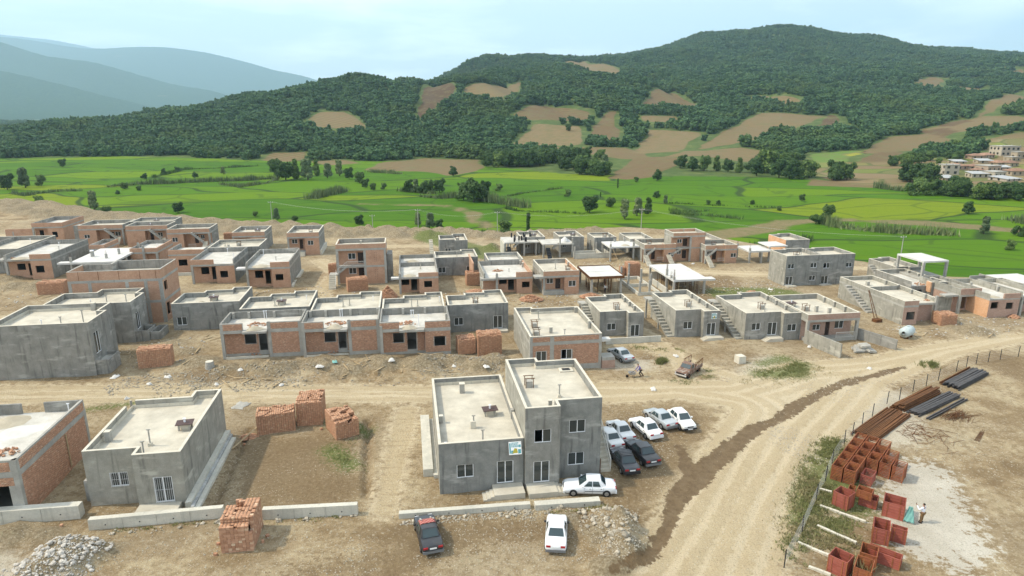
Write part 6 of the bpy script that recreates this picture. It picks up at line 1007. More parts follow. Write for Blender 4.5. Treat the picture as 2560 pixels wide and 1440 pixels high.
# ---------------------------------------------------------------- hillside village
m,t,b=newmat('village_wall'); n=NT(t); f=n.ramp(n.objrand(),[(0,(.30,.24,.17)),(.4,(.37,.31,.225)),(.7,(.42,.37,.30)),(1,(.33,.225,.16))]); f=n.mix(n.math('MULTIPLY',n.sstep(n.noise(n.geo(),.8,5,.6),.5,.7),.4),f,(.34,.29,.22)); t.links.new(f,b.inputs['Base Color']); b.inputs['Roughness'].default_value=.95
KL=['flat roofed cream house in the hillside village','two storey block under construction in the hillside village','house with a brown hipped roof in the hillside village','house with a low grey sheet roof in the hillside village']
for i,(x,y,w,hh,k) in enumerate(VILHOUSE):
    w*=1.08
    z=vz(x,y)-.4; o=empty('village_house',(x,y,z),R(random.uniform(-8,25)),KL[k],'house','hillside village houses'); d=w*random.uniform(.65,.95); H_=hh*(.72 if k in (2,3) else 1.); m=MB()
    pl=[(-w/2,0),(w/2,0),(w/2,d),(-w/2,d)]; Q=offs(pl,.25); nwin=max(2,int(w/3))
    hs=[(w*(j+.5)/nwin-.55,w*(j+.5)/nwin+.55,H_*.35,H_*.35+1.25) for j in range(nwin)] if k!=1 else [(w*(j+.5)/nwin-.8,w*(j+.5)/nwin+.8,zz,zz+1.5) for j in range(nwin) for zz in (1.,H_/2+1.)]
    for e in range(4): panel(m,pl[e],pl[(e+1)%4],Q[e],Q[(e+1)%4],-1.,H_,hs if e==0 else [h_ for h_ in hs if h_[1]<d-.3])
    m.build('wall','village_wall',o)
    for a,b_,c,e in hs: MB().box(-w/2+a,-w/2+b_,.1,.14,c,e).build('window','glass',o)
    if k==2:
        e=.6; r_=MB(); zz=H_; A=[(-w/2-e,-e,zz),(w/2+e,-e,zz),(w/2+e,d+e,zz),(-w/2-e,d+e,zz)]; rl=max(.2,(w-d)/2); B=[(-rl,d/2,zz+hh*.36),(rl,d/2,zz+hh*.36)]; r_.v=A+B; r_.f=[(0,1,5,4),(1,2,5),(2,3,4,5),(3,0,4),(3,2,1,0)]; r_.build('roof','roof_tile',o)
    elif k==3: r_=MB(); r_.v=[(-w/2-.4,-.5,H_),(w/2+.4,-.5,H_),(w/2+.4,d+.4,H_+.9),(-w/2-.4,d+.4,H_+.9),(-w/2-.4,-.5,H_+.12),(w/2+.4,-.5,H_+.12),(w/2+.4,d+.4,H_+1.02),(-w/2-.4,d+.4,H_+1.02)]; r_.f=[(0,3,2,1),(4,5,6,7),(0,1,5,4),(1,2,6,5),(2,3,7,6),(3,0,4,7)]; r_.build('roof','tin',o)
    else:
        MB().box(-w/2-.25,w/2+.25,-.25,d+.25,H_,H_+.25).build('roof_slab','concrete',o)
        if k==1: [MB().box(xx-.15,xx+.15,.0,.3,H_+.25,H_+1.2).build('column_stub','concrete',o) for xx in (-w/2+.3,0,w/2-.3)]
PT=sorted((x,y,z+hh) for x,y,z,hh in POLES if hh>5)
pw=empty('power_line',(0,0,0),0,'thin sagging wires strung between the pale utility poles','wire')
for (xa,ya,za),(xb,yb,zb) in zip(PT,PT[1:]):
    for o_ in (-.7,0,.7):
        P_=[(xa+(xb-xa)*j/10+o_,ya+(yb-ya)*j/10,za+(zb-za)*j/10-.2-1.6*(1-(j/5-1)**2)) for j in range(11)]; MB().tube(P_,.009,4,False).build('wire','tin',pw)
for x,y,z,hh in POLES:
    o=empty('utility_pole',(x,y,z),.2,'pale concrete utility pole at the edge of the rice fields','pole','utility poles'); MB().tube([(0,0,-.6),(0,0,hh)],[.14,.09],8).build('pole_shaft','concrete',o); MB().box(-.8,.8,-.06,.06,hh-.5,hh-.38).build('cross_arm','concrete',o)
    for xx in (-.7,0,.7): MB().tube([(xx,0,hh-.38),(xx,0,hh-.18)],.05,6).build('insulator','white_pipe',o)
# ---------------------------------------------------------------- cars
def paint(name,c,rough=.32,metal=0.):
    m,t,b=newmat(name); n=NT(t); d=n.noise(n.tex('Object'),2.2,4,.6); z_=n.n('ShaderNodeSeparateXYZ'); t.links.new(n.tex('Object'),z_.inputs[0])
    dust=n.math('MULTIPLY',n.sstep(d,.35,.8),.22); f=n.mix(dust,c,tuple(x*.6+.10*y for x,y in zip(c,(1.,.85,.6)))); t.links.new(f,b.inputs['Base Color']); b.inputs['Roughness'].default_value=rough; b.inputs['Metallic'].default_value=metal; b.inputs['Specular IOR Level'].default_value=.4; b.inputs['Coat Weight'].default_value=.35; b.inputs['Coat Roughness'].default_value=.12; return m
paint('paint_white',(.74,.76,.78)); paint('paint_silver',(.44,.47,.49),.35,.35); paint('paint_black',(.020,.022,.027)); paint('paint_dark',(.035,.04,.05)); paint('paint_white2',(.70,.71,.70))
flatmat('tail_red',(.35,.02,.025),.25,spec=.5); flatmat('lamp_clear',(.55,.57,.58),.15,spec=.7); flatmat('bumper_grey',(.16,.165,.17),.6); flatmat('trim_black',(.025,.025,.027),.6); flatmat('plate',(.72,.74,.74),.5)
def car(label,x,y,head,col,L=4.4,Wd=1.68,Hh=1.40,nose=1.25,boot=.95,bump='bumper_grey',round_=0.,rack=False,name='car'):
    o=empty(name,(x,y,gz(x,y)+.01),R(head),label,'car','parked cars'); f=L/2; r_=-L/2; w=Wd/2; ws=f-nose; rb=r_+boot     # windscreen base, rear screen base
    # lower body: stations front to back with (x, z bottom, z top, half width)
    belt=.90; st=[(f,.36,.60,w*.80),(f-.07,.28,.68,w*.90),(f-.25,.24,.755,w*.96),(f-.6,.22,.80,w*.99),(ws-.02,.21,.885,w),(ws-.5,.2,belt,w),(0,.2,belt+.01,w),(rb+.35,.2,belt+.02,w),(rb,.21,belt+.03,w),(r_+.3,.24,belt+.02-round_*.04,w*.98),(r_+.07,.28,belt-.03-round_*.05,w*.93),(r_,.38,belt-.14,w*.86)]
    V=[];F=[]; nk=11
    for (X,zb,zt,hw) in st:
        half=[(hw*.86,zb),(hw*.97,zb+.12),(hw,(zb+zt)*.5),(hw*.985,zt-.10),(hw*.90,zt-.012)]
        V+=[(X,a,b) for a,b in half]+[(X,0,zt+.022)]+[(X,-a,b) for a,b in reversed(half)]
    for i in range(len(st)-1):
        for k in range(nk-1): a=i*nk+k; F.append((a,a+nk,a+nk+1,a+1))
        a=i*nk; F.append((a+nk-1,a+2*nk-1,a+nk,a))
    F.append(tuple(range(nk))); F.append(tuple(reversed(range((len(st)-1)*nk,len(st)*nk))))
    m=MB(); m.v=V; m.f=F; bd=m.build('body',col,o,True); bd.data.set_sharp_from_angle(angle=R(42))
    # cabin
    rf=ws-.62-round_*.1; rr=rb+.52-round_*.05; wb=w*.93; wt=w*.70; zb,zt=belt-.03,Hh
    B=[(ws+.02,wb*.93),(ws-.55,wb),(rb+.45,wb),(rb-.03,wb*.92)]; T=[(rf,wt),(rf-.3,wt*1.02),(rr+.25,wt*1.01),(rr,wt*.97)]
    m=MB(); cab=[]
    for (bx,by),(tx,ty) in zip(B,T): cab.append([(bx,by,zb),(bx*.5+tx*.5,(by+ty)*.5+.02,(zb+zt)/2),(tx,ty,zt-.03),(tx*.98,ty*.72,zt+.012),(tx*.97,0,zt+.025),(tx*.98,-ty*.72,zt+.012),(tx,-ty,zt-.03),(bx*.5+tx*.5,-(by+ty)*.5-.02,(zb+zt)/2),(bx,-by,zb)])
    for s_ in cab: m.v+=s_
    for i in range(3):
        for k in range(8): a=i*9+k; m.f.append((a,a+9,a+10,a+1))
    m.f.append(tuple(range(9))); m.f.append(tuple(reversed(range(27,36)))); cb=m.build('cabin',col,o,True); cb.data.set_sharp_from_angle(angle=R(38))
    def pane(nm,P,off):
        P=[Vector(p)+Vector(off) for p in P]; q=MB().poly([tuple(p) for p in P]); return q.build(nm,'car_glass',o)
    def lerp(a,b,t): return tuple(u+(v-u)*t for u,v in zip(a,b))
    def grid(a,b,c,d,u0,u1,v0,v1): # a,b bottom; d,c top
        return [lerp(lerp(a,b,u0),lerp(d,c,u0),v0),lerp(lerp(a,b,u1),lerp(d,c,u1),v0),lerp(lerp(a,b,u1),lerp(d,c,u1),v1),lerp(lerp(a,b,u0),lerp(d,c,u0),v1)]
    pane('windscreen',grid(cab[0][8],cab[0][0],cab[0][2],cab[0][6],.06,.94,.10,.95),(.03,0,.028)); pane('rear_window',grid(cab[3][0],cab[3][8],cab[3][6],cab[3][2],.07,.93,.14,.94),(-.035,0,.03))
    for s_ in (1,-1):
        g_=lambda X,v: (X,s_*((wb*(1-v)+wt*v)+.028+.02*(1-abs(2*v-1))),zb+(zt-zb)*v)
        mid=(ws+rb)/2+.02
        for nm,xa,xb,xc,xd in (('side_window',ws-.42,mid+.035,mid+.035,rf-.12),('side_window',mid-.035,rb+.50,rr+.20,mid-.035)):
            a,b,c,d=g_(xa,.14),g_(xb,.14),g_(xc,.86),g_(xd,.86); e1=((xa+xd)/2,g_(0,.5)[1],g_(0,.5)[2]); e2=((xb+xc)/2,g_(0,.5)[1],g_(0,.5)[2]); q=MB(); pts=[a,b,e2,c,d,e1]; q.poly(pts if s_<0 else pts[::-1]); q.build(nm,'car_glass',o)
        MB().box(-.0,.14,-.09,.09,-.05,.06).build('mirror',col if bump!='bumper_grey' else 'trim_black',o).location=(ws-.38,s_*(w+.06),belt+.08)
        m=MB(); m.box(ws-.5,rb+.2,s_*(w+.004)-.004,s_*(w+.004)+.004,.50,.555); m.build('side_trim','trim_black',o) if True else None
        for xx in (ws-.45,mid,rb+.25): MB().box(xx-.006,xx+.006,s_*w-.005,s_*w+.005,.3,.86).build('door_gap','trim_black',o)
        for xx in (mid+.12,rb+.36): MB().box(xx,xx+.15,s_*(w+.012)-.01,s_*(w+.012)+.01,.74,.775).build('door_handle','trim_black',o)
        for xx in (f-.82,r_+.82):
            MB().tube([(xx,s_*(w-.05),.31),(xx,s_*(w+.006),.31)],.345,20).build('wheel_arch','trim_black',o)
            tw=MB().tube([(xx,s_*(w-.18),.29),(xx,s_*(w+.012),.29),(xx,s_*(w+.022),.29)],[.29,.29,.27],20).build('wheel','rubber',o); MB().tube([(xx,s_*(w+.02),.29),(xx,s_*(w+.03),.29)],[.19,.17],14).build('rim','alloy',tw)
        MB().obox((f-.06,s_*w*.62,.615),(1,0,0),(0,1,0),(0,0,1),.035,.16,.065).build('headlight','lamp_clear',o); MB().obox((r_+.02,s_*w*.66,.755),(1,0,0),(0,1,0),(0,0,1),.035,.17,.075).build('tail_light','tail_red',o)
    MB().box(f-.12,f+.06,-w*.90,w*.90,.30,.47).build('front_bumper',bump,o); MB().box(r_-.07,r_+.12,-w*.92,w*.92,.32,.52).build('rear_bumper',bump,o); MB().box(f-.02,f+.025,-w*.42,w*.42,.55,.66).build('grille','trim_black',o)
    for X,zz in ((f+.062,.38),(r_-.028,.70)): MB().box(X-.012,X+.012,-.26,.26,zz-.06,zz+.06).build('number_plate','plate',o)
    if rack:
        for k in range(5): MB().bar((rf-.15-k*.27,-wt*.95,zt+.10),(rf-.15-k*.27,wt*.95,zt+.10),.03).build('roof_rack_bar','trim_black',o)
        for s_ in (1,-1): MB().bar((rf,s_*wt*.93,zt+.08),(rr,s_*wt*.93,zt+.08),.03).build('roof_rail','trim_black',o)
    return o
car('white saloon parked sideways between the concrete kerb and the tower house steps',6.75,50.85,177.6,'paint_white',4.5,1.70,1.44,1.3,.85,'paint_white',round_=1.)
car('white boxy saloon reversed towards the stony bank with red tail lamps',3.45,44.35,84.6,'paint_white',4.3,1.66,1.40,1.2,1.0)
bc=car('black saloon with a red patterned blanket spread over its roof',-6.5,44.2,107.,'paint_black',4.45,1.70,1.42,1.25,1.0)
car('white saloon half hidden behind the tower house stair railing',9.75,59.6,106,'paint_white2',4.2,1.64,1.38,1.1,.9); car('white boxy saloon beside the rounded white saloon',11.1,61.15,106.5,'paint_white2',4.2,1.64,1.40,1.15,.95); car('rounded white saloon with a dark side stripe in the parked row',13.8,61.8,110.6,'paint_white',4.3,1.68,1.44,1.15,.75,'paint_white',round_=1.)
car('silver white saloon between two white cars in the parked row',15.8,64.0,113.,'paint_silver',4.3,1.64,1.40,1.15,.95); car('white hatchback parked facing the dirt road at the row end',17.95,63.6,-76,'paint_white2',3.95,1.62,1.42,1.1,.35,'trim_black'); car('black estate car with a roof rack by the tower house stair',10.5,55.1,101,'paint_dark',4.3,1.65,1.42,1.15,.85,'trim_black',rack=True); car('plain black saloon beside the car with the roof rack',12.5,56.7,107,'paint_black',4.45,1.70,1.42,1.25,1.0)
car('grey blue saloon on the slope below the grey house with garden wall',14.6,82.9,113.,'paint_silver',4.5,1.70,1.42,1.3,1.0)
# blanket on the black car
m,t,b=newmat('blanket'); n=NT(t); ck=n.n('ShaderNodeTexChecker',{'Scale':7.,'Color1':(.30,.07,.065,1),'Color2':(.42,.20,.17,1)}); t.links.new(n.tex('Object'),ck.inputs[0]); t.links.new(ck.outputs[0],b.inputs['Base Color']); b.inputs['Roughness'].default_value=.95
mm=MB(); nx,ny=12,10
for i in range(nx):
    for j in range(ny):
        xx=-.05+i*.115; yy=-.62+j*.138; z=1.475-.10*max(0,abs(yy)-.5)/.12-(max(0,xx-.45)*.62)+random.uniform(-.006,.006); mm.v.append((xx-.05,yy,z))
for i in range(nx-1):
    for j in range(ny-1): a=i*ny+j; mm.f.append((a,a+ny,a+ny+1,a+1))
bl=mm.build('blanket','blanket',None,True); tag(bl,'red checked blanket weighted with stones on the black car roof','blanket'); bl.location=bc.location; bl.rotation_euler=bc.rotation_euler; bl.modifiers.new('thickness','SOLIDIFY').thickness=.012
def stonemesh(seed,mat='stone',flat=.7):
    r_=np.random.default_rng(seed); bm=bmesh.new(); bmesh.ops.create_icosphere(bm,subdivisions=1,radius=1.); d=r_.normal(size=(6,3)); d/=np.linalg.norm(d,axis=1)[:,None]
    for v in bm.verts:
        c=np.array(v.co); q=1.
        for e in d: k=c@e; q=min(q,.72/max(k,.01)) if k>.72 else q
        v.co=Vector(c*q*r_.uniform(.9,1.1))*1.; v.co.z*=flat
    me=bpy.data.meshes.new('stone'); bm.to_mesh(me); bm.free(); me.materials.append(MATS[mat]); return me
ST=[stonemesh(i) for i in range(8)]; LS=[stonemesh(i+20,'limestone',.85) for i in range(8)]
for k,(a,b_) in enumerate(((.42,.45),(.35,-.5),(1.1,.42),(1.1,-.4))):
    q=bpy.data.objects.new('paperweight_stone',LS[k]); link(q); d=Vector((a-.05,b_,0)); d.rotate(Matrix.Rotation(R(107),3,'Z')); q.location=bc.location+d+Vector((0,0,1.53-max(0,a-.45)*.62)); q.scale=(.1,.1,.09); tag(q,'white stone holding down the red blanket on the black car','stone','stones on the blanket')
# derelict pickup
def pickup():
    x,y=22.4,77.7; o=empty('pickup_truck',(x,y,gz(x,y)-.08),R(-132),'rusty derelict pickup truck with slatted side racks','truck'); m,t,b=newmat('rusty_paint'); n=NT(t); p=n.tex('Object'); f=n.ramp(n.noise(p,2.5,6,.7),[(.3,(.10,.055,.04)),(.5,(.20,.12,.085)),(.62,(.30,.28,.25)),(.8,(.38,.36,.31))]); t.links.new(f,b.inputs['Base Color']); b.inputs['Roughness'].default_value=.8
    c='rusty_paint'; m=MB(); st=[(2.15,.45,.80,.74),(2.05,.40,.88,.80),(1.2,.38,.98,.82),(.95,.36,1.02,.83),(-.15,.36,1.02,.83)]; nk=8
    for X,zb,zt,hw in st: m.v+=[(X,hw*.9,zb),(X,hw,zb+.2),(X,hw*.98,zt-.08),(X,hw*.88,zt),(X,-hw*.88,zt),(X,-hw*.98,zt-.08),(X,-hw,zb+.2),(X,-hw*.9,zb)]
    for i in range(4):
        for k in range(7): a=i*8+k; m.f.append((a,a+8,a+9,a+1))
        m.f.append((i*8+7,i*8+15,i*8+8,i*8))
    m.f.append(tuple(range(8))); m.f.append(tuple(reversed(range(32,40)))); m.build('body',c,o,True).data.set_sharp_from_angle(angle=R(35))
    m=MB(); m.v=[(.95,.76,1.0),(.95,-.76,1.0),(-.15,-.76,1.0),(-.15,.76,1.0),(.5,.64,1.58),(.5,-.64,1.58),(-.1,-.66,1.6),(-.1,.66,1.6)]; m.f=[(0,3,2,1),(4,5,6,7),(0,1,5,4),(1,2,6,5),(2,3,7,6),(3,0,4,7)]; m.build('cab',c,o)
    MB().poly([(.925,.66,1.07),(.60,.58,1.5),(.60,-.58,1.5),(.925,-.66,1.07)][::-1]).build('windscreen','car_glass',o).location=(.02,0,.015)
    for s_ in (1,-1): q=[(.78,s_*.765,1.08),(.02,s_*.765,1.08),(.02,s_*.695,1.5),(.50,s_*.69,1.5)]; MB().poly(q if s_<0 else q[::-1]).build('side_window','car_glass',o)
    MB().box(-2.2,-.2,-.8,.8,.55,.65).build('load_bed',c,o)
    for s_ in (1,-1):
        MB().box(-2.2,-.2,s_*.80-.03,s_*.80+.03,.65,1.05).build('bed_side',c,o)
        for k in range(6): MB().box(-2.15+k*.38,-2.10+k*.38,s_*.8-.03,s_*.8+.03,1.05,1.75).build('rack_slat','rust',o)
        MB().bar((-2.18,s_*.8,1.75),(-.22,s_*.8,1.35 if s_>0 else 1.75),.06).build('rack_rail','rust',o)
    MB().box(2.1,2.2,-.78,.78,.42,.56).build('front_bumper','concrete_white',o); MB().box(2.05,2.16,-.62,.62,.62,.78).build('grille','trim_black',o)
    for s_ in (1,-1):
        MB().tube([(2.1,s_*.66,.71),(2.18,s_*.66,.71)],.09,12).build('headlight','lamp_clear',o)
        for xx in (1.45,-1.3): w=MB().tube([(xx,s_*.62,.33),(xx,s_*.84,.33)],.33,16).build('wheel','rubber',o); MB().tube([(xx,s_*.83,.33),(xx,s_*.85,.33)],.18,12).build('rim','rust',w)
pickup()
# ---------------------------------------------------------------- people
flatmat('skin',(.36,.20,.13),.6); flatmat('hair',(.025,.017,.012),.7); flatmat('shirt_white',(.68,.72,.80),.85); flatmat('shirt_violet',(.17,.15,.36),.85); flatmat('trousers_brown',(.20,.12,.055),.9); flatmat('trousers_dark',(.03,.03,.035),.9); flatmat('shoe',(.03,.022,.018),.6); flatmat('phone',(.02,.02,.02),.2); flatmat('hard_shirt',(.6,.6,.58),.85)
def skinmesh(name,verts,edges,rad,mat,sub=2):
    me=bpy.data.meshes.new(name); me.from_pydata(verts,edges,[]); o=bpy.data.objects.new(name,me); COL.objects.link(o); s=o.modifiers.new('s','SKIN'); s.use_smooth_shade=True
    for i,v in enumerate(me.skin_vertices[0].data): r_=rad[i]; v.radius=(r_,r_) if not isinstance(r_,tuple) else r_; v.use_root=(i==0)
    o.modifiers.new('d','SUBSURF').levels=sub; dg=bpy.context.evaluated_depsgraph_get(); dg.update(); nm=bpy.data.meshes.new_from_object(o.evaluated_get(dg)); bpy.data.objects.remove(o); nm.materials.clear(); nm.materials.append(MATS[mat]); nm.polygons.foreach_set('use_smooth',[True]*len(nm.polygons)); return nm
def person(label,x,y,head,arms,legs,shirt,trs,lean=0.,group=None):
    """faces +y before turning; arms/legs: (elbow,wrist) / (knee,ankle) per side (left is -x)"""
    o=empty('person',(x,y,gz(x,y)),R(head),label,'person',group); L=lean; pv=(0,0,.93); ab=(0,.25*L,1.10); ch=(0,.6*L,1.32); nk=(0,.85*L,1.47); hd=(0,.95*L+.02,1.60); tp=(0,1.*L+.02,1.70)
    V=[pv,ab,ch,nk,hd,tp]; E=[(0,1),(1,2),(2,3),(3,4),(4,5)]; Rd=[(.15,.105),(.15,.10),(.17,.11),(.055,.055),(.078,.09),(.06,.07)]; T=[pv,ab,ch,(0,.75*L,1.43)]; TE=[(0,1),(1,2),(2,3)]; TR=[(.165,.125),(.17,.125),(.185,.125),(.08,.075)]; G=[pv]; GE=[]; GR=[(.165,.125)]; hands=[]
    for s_,(el,wr) in zip((-1,1),arms):
        sh=(s_*.19,.62*L,1.40); i=len(V); hn=tuple(Vector(wr)+(Vector(wr)-Vector(el)).normalized()*.08); V+=[sh,el,wr,hn]; E+=[(2,i),(i,i+1),(i+1,i+2),(i+2,i+3)]; Rd+=[.058,.044,.030,(.042,.022)]; j=len(T); T+=[sh,el,wr]; TE+=[(2,j),(j,j+1),(j+1,j+2)]; TR+=[.072,.06,.048]; hands.append((wr,hn,s_))
        d=(Vector(hn)-Vector(wr)).normalized(); sd_=d.cross(Vector((0,0,1))); sd_=sd_.normalized() if sd_.length>.1 else Vector((1,0,0)); up=sd_.cross(d)
        for k in range(4): b=Vector(hn)+sd_*(k-1.5)*.02; ln=(.055,.07,.066,.05)[k]; q=len(V); V+=[tuple(b),tuple(b+d*ln*.55-up*.008),tuple(b+d*ln-up*.03)]; E+=[(i+3,q),(q,q+1),(q+1,q+2)]; Rd+=[.0095,.0085,.0075]
        b=Vector(wr)+d*.03+sd_*.035*s_; q=len(V); V+=[tuple(b),tuple(b+d*.035+sd_*.02*s_),tuple(b+d*.065+sd_*.02*s_)]; E+=[(i+2,q),(q,q+1),(q+1,q+2)]; Rd+=[.012,.0105,.009]
    for s_,(kn,an) in zip((-1,1),legs):
        hp=(s_*.095,0,.86); toe=(an[0],an[1]+.15,.035); i=len(V); V+=[hp,kn,an,toe]; E+=[(0,i),(i,i+1),(i+1,i+2),(i+2,i+3)]; Rd+=[.092,.062,.042,.038]; j=len(G); an2=(an[0],an[1],an[2]+.03); G+=[hp,kn,an2]; GE+=[(0,j),(j,j+1),(j+1,j+2)]; GR+=[.108,.082,.068]
        m=MB().box(an[0]-.05,an[0]+.05,an[1]-.09,an[1]+.19,0,.085,taper=.012); m.build('shoe','shoe',o)
    link(bpy.data.objects.new('body',skinmesh('body',V,E,Rd,'skin')),o); link(bpy.data.objects.new('shirt',skinmesh('shirt',T,TE,TR,shirt)),o); link(bpy.data.objects.new('trousers',skinmesh('trousers',G,GE,GR,trs)),o)
    bm=bmesh.new(); bmesh.ops.create_uvsphere(bm,u_segments=14,v_segments=10,radius=1.); [bm.verts.remove(v) for v in [v for v in bm.verts if v.co.z<-.25 or (v.co.y>.55 and v.co.z<.35)]]; me=bpy.data.meshes.new('hair'); bm.to_mesh(me); bm.free(); me.materials.append(MATS['hair']); h_=bpy.data.objects.new('hair',me); link(h_,o); h_.location=(0,.95*L+.005,1.645); h_.scale=(.093,.108,.105)
    MB().box(-.012,.012,0,.028,-.02,.02).build('nose','skin',o).location=(0,.95*L+.105,1.60)
    for s_ in (-1,1): MB().box(-.008,.008,-.018,.018,-.03,.03).build('ear','skin',o).location=(s_*.082,.95*L+.01,1.60); MB().box(-.012,.012,0,.006,-.006,.006).build('eye','hair',o).location=(s_*.032,.95*L+.102,1.625)
    MB().box(-.022,.022,0,.005,-.004,.004).build('mouth','tail_red',o).location=(0,.95*L+.10,1.565); return o
mx,my=uw(39.88,40.54)
pm=person('man in white shirt and brown trousers holding up a phone beside the red crates',mx,my,32,[((-.30,.18,1.18),(-.20,.42,1.42)),((.30,.10,1.14),(.16,.30,1.08))],[((-.11,.03,.48),(-.12,-.02,.08)),((.11,.02,.48),(.13,.03,.08))],'shirt_white','trousers_brown')
d=Vector((-.185,.50,1.52)); d.rotate(Matrix.Rotation(R(32),3,'Z')); ph=MB().box(-.035,.035,-.005,.005,-.07,.07).build('phone','phone'); ph.location=pm.location+d; ph.rotation_euler=(R(-15),0,R(32)); tag(ph,'small dark phone held up by the man in the white shirt','phone')
bx_,by_=uw(27.9,73.15)
person('worker in violet shirt bent forward pushing the wheelbarrow',bx_,by_,100,[((-.26,.38,1.10),(-.24,.62,.82)),((.26,.38,1.10),(.24,.62,.82))],[((-.10,.22,.50),(-.10,-.02,.08)),((.10,-.06,.50),(.11,-.38,.12))],'shirt_violet','trousers_dark',.42)
wb=empty('wheelbarrow',(bx_,by_,gz(bx_,by_)),R(100),'pale metal wheelbarrow pushed by the worker in violet','wheelbarrow'); m=MB(); m.v=[(-.22,.85,.38),(.22,.85,.38),(.18,1.45,.38),(-.18,1.45,.38),(-.34,.70,.66),(.34,.70,.66),(.32,1.62,.66),(-.32,1.62,.66)]; m.f=[(0,3,2,1),(0,1,5,4),(1,2,6,5),(2,3,7,6),(3,0,4,7)]; tr_=m.build('tray','tin',wb); tr_.modifiers.new('t','SOLIDIFY').thickness=.012
for s_ in (-1,1): MB().bar((s_*.24,.60,.80),(s_*.10,1.75,.22),.035).build('handle','rust',wb); MB().bar((s_*.2,.92,.40),(s_*.24,.88,.0),.03).build('leg','rust',wb)
MB().tube([(-.04,1.75,.18),(.04,1.75,.18)],.18,16).build('wheel','rubber',wb)
x_,y_=uw(35.1,112.0); person('worker in pale shirt standing among props under the white shuttered deck',x_,y_,170,[((-.27,.05,1.12),(-.25,.15,.86)),((.27,.05,1.12),(.25,.15,.86))],[((-.1,.02,.48),(-.1,0,.08)),((.1,.02,.48),(.1,0,.08))],'hard_shirt','trousers_dark')
# ---------------------------------------------------------------- red steel crates
SL={}
def crate_open(x,y,yaw,a=.93,b_=1.5,h=1.42,label='',mat='red_steel',nsl=10,z0=None):
    o=empty('steel_crate',(x,y,gz(x,y) if z0 is None else z0),yaw,label,'crate','red steel crates'); key=(a,b_,h,nsl)
    if key not in SL: SL[key]=(MB().box(-.03,.03,-.03,.03,0,h).mesh('post',mat),MB().box(-a/2+.03,a/2-.03,-.022,.022,-.03,.03).mesh('slat',mat),MB().box(-.022,.022,-b_/2+.03,b_/2-.03,-.03,.03).mesh('slat',mat),MB().box(-.004,.004,-b_/2+.03,b_/2-.03,.06,h-.02).mesh('side_sheet',mat))
    p,s1,s2,s3=SL[key]
    for sx in (-1,1):
        q=bpy.data.objects.new('side_sheet',s3); link(q,o); q.location=(sx*(a/2-.028),0,0)
        for sy in (-1,1): q=bpy.data.objects.new('post',p); link(q,o); q.location=(sx*(a/2-.03),sy*(b_/2-.03),0)
    for k in range(nsl):
        z=.08+k*(h-.11)/(nsl-1)
        for sy in (-1,1): q=bpy.data.objects.new('slat',s1); link(q,o); q.location=(0,sy*(b_/2-.03),z)
        if k%3==0 or k==nsl-1:
            for sx in (-1,1): q=bpy.data.objects.new('slat',s2); link(q,o); q.location=(sx*(a/2-.03),0,z)
    return o
YA=R(-41.7); r1=Vector((math.cos(YA),math.sin(YA),0)); r2=Vector((-math.sin(YA),math.cos(YA),0))
base=Vector((34.04,58.15,0)); cells=[(0,0),(0,1),(0,2),(1,0),(1,1),(1,2),(1,3),(2,0),(2,1),(2,2),(2,3),(3,0),(3,1),(4,0),(4,1),(2,4)]
for r_,c_ in cells:
    p=Vector((34.04,58.15,0))+c_*Vector((.79,-.68,0))*1.0+r_*Vector((-1.12,-1.28,0))*1.
    if c_>=2 and r_>=2: p+=Vector((-.03,.0,0))
    crate_open(p.x,p.y,YA,label='open red steel crate with close horizontal rungs, packed in the block beside the rusty beams',mat='red_steel' if (r_+c_)%4 else 'red_steel_rust')
crate_open(31.75,52.14,YA,h=.95,nsl=7,label='low rust brown steel crate at the front of the packed block')
def crate_panel(x,y,yaw,a,b_,h,label,mat='red_steel',z=0.,tilt=0.):
    """box of ribbed steel panels, open on top"""
    o=empty('steel_crate',(x,y,gz(x,y)+z),yaw,label,'crate','red steel crates'); o.rotation_euler=(tilt,0,yaw)
    for ax,s_ in (('x',1),('x',-1),('y',1),('y',-1)):
        L=a if ax=='y' else b_; sheet=MB().box(-L/2+.045,L/2-.045,-.005,.005,.02,h-.02); q=sheet.build('side_sheet',mat,o); ang=0 if ax=='y' else math.pi/2; q.rotation_euler=(0,0,ang); q.location=(0,s_*(b_/2-.02),0) if ax=='y' else (s_*(a/2-.02),0,0)
        n=6; rb=MB().box(-L/2+.04,L/2-.04,-.022,.022,-.018,.018).mesh('rib',mat)
        for k in range(n): w=bpy.data.objects.new('rib',rb); link(w,q); w.location=(0,0,.03+k*(h-.06)/(n-1))
        if L>1.0:
            for xx in (-L*.28,L*.28): w=MB().box(xx-.03,xx+.03,-.04,.04,.05,h-.05).build('strap','red_steel_rust',q)
    for sx in (-1,1):
        for sy in (-1,1): MB().box(sx*(a/2-.02)-.03,sx*(a/2-.02)+.03,sy*(b_/2-.02)-.03,sy*(b_/2-.02)+.03,0,h).build('post','red_steel_rust',o)
    return o
crate_panel(27.81,48.58,R(-52),1.25,1.25,1.4,'square red panel crate with orange rusty rim at the end of a kerb strip')
crate_panel(30.07,48.81,R(-36),1.35,1.1,.8,'low red panel crate carrying a smaller crate'); crate_panel(29.6,48.7,R(-40),1.15,.85,.75,'small rusty rimmed crate stacked on the low red crate','red_steel_rust',z=.81)
crate_panel(31.41,47.45,R(-33),1.55,1.55,1.35,'large red panel crate with a teal cloth hanging over its corner','red_steel'); crate_panel(28.57,44.19,R(-30),1.15,1.6,1.35,'tall dark red crate beside the leaning long panel'); crate_panel(29.75,43.85,R(-33),1.05,.5,1.25,'narrow red panel crate tucked behind the tall dark red crate')
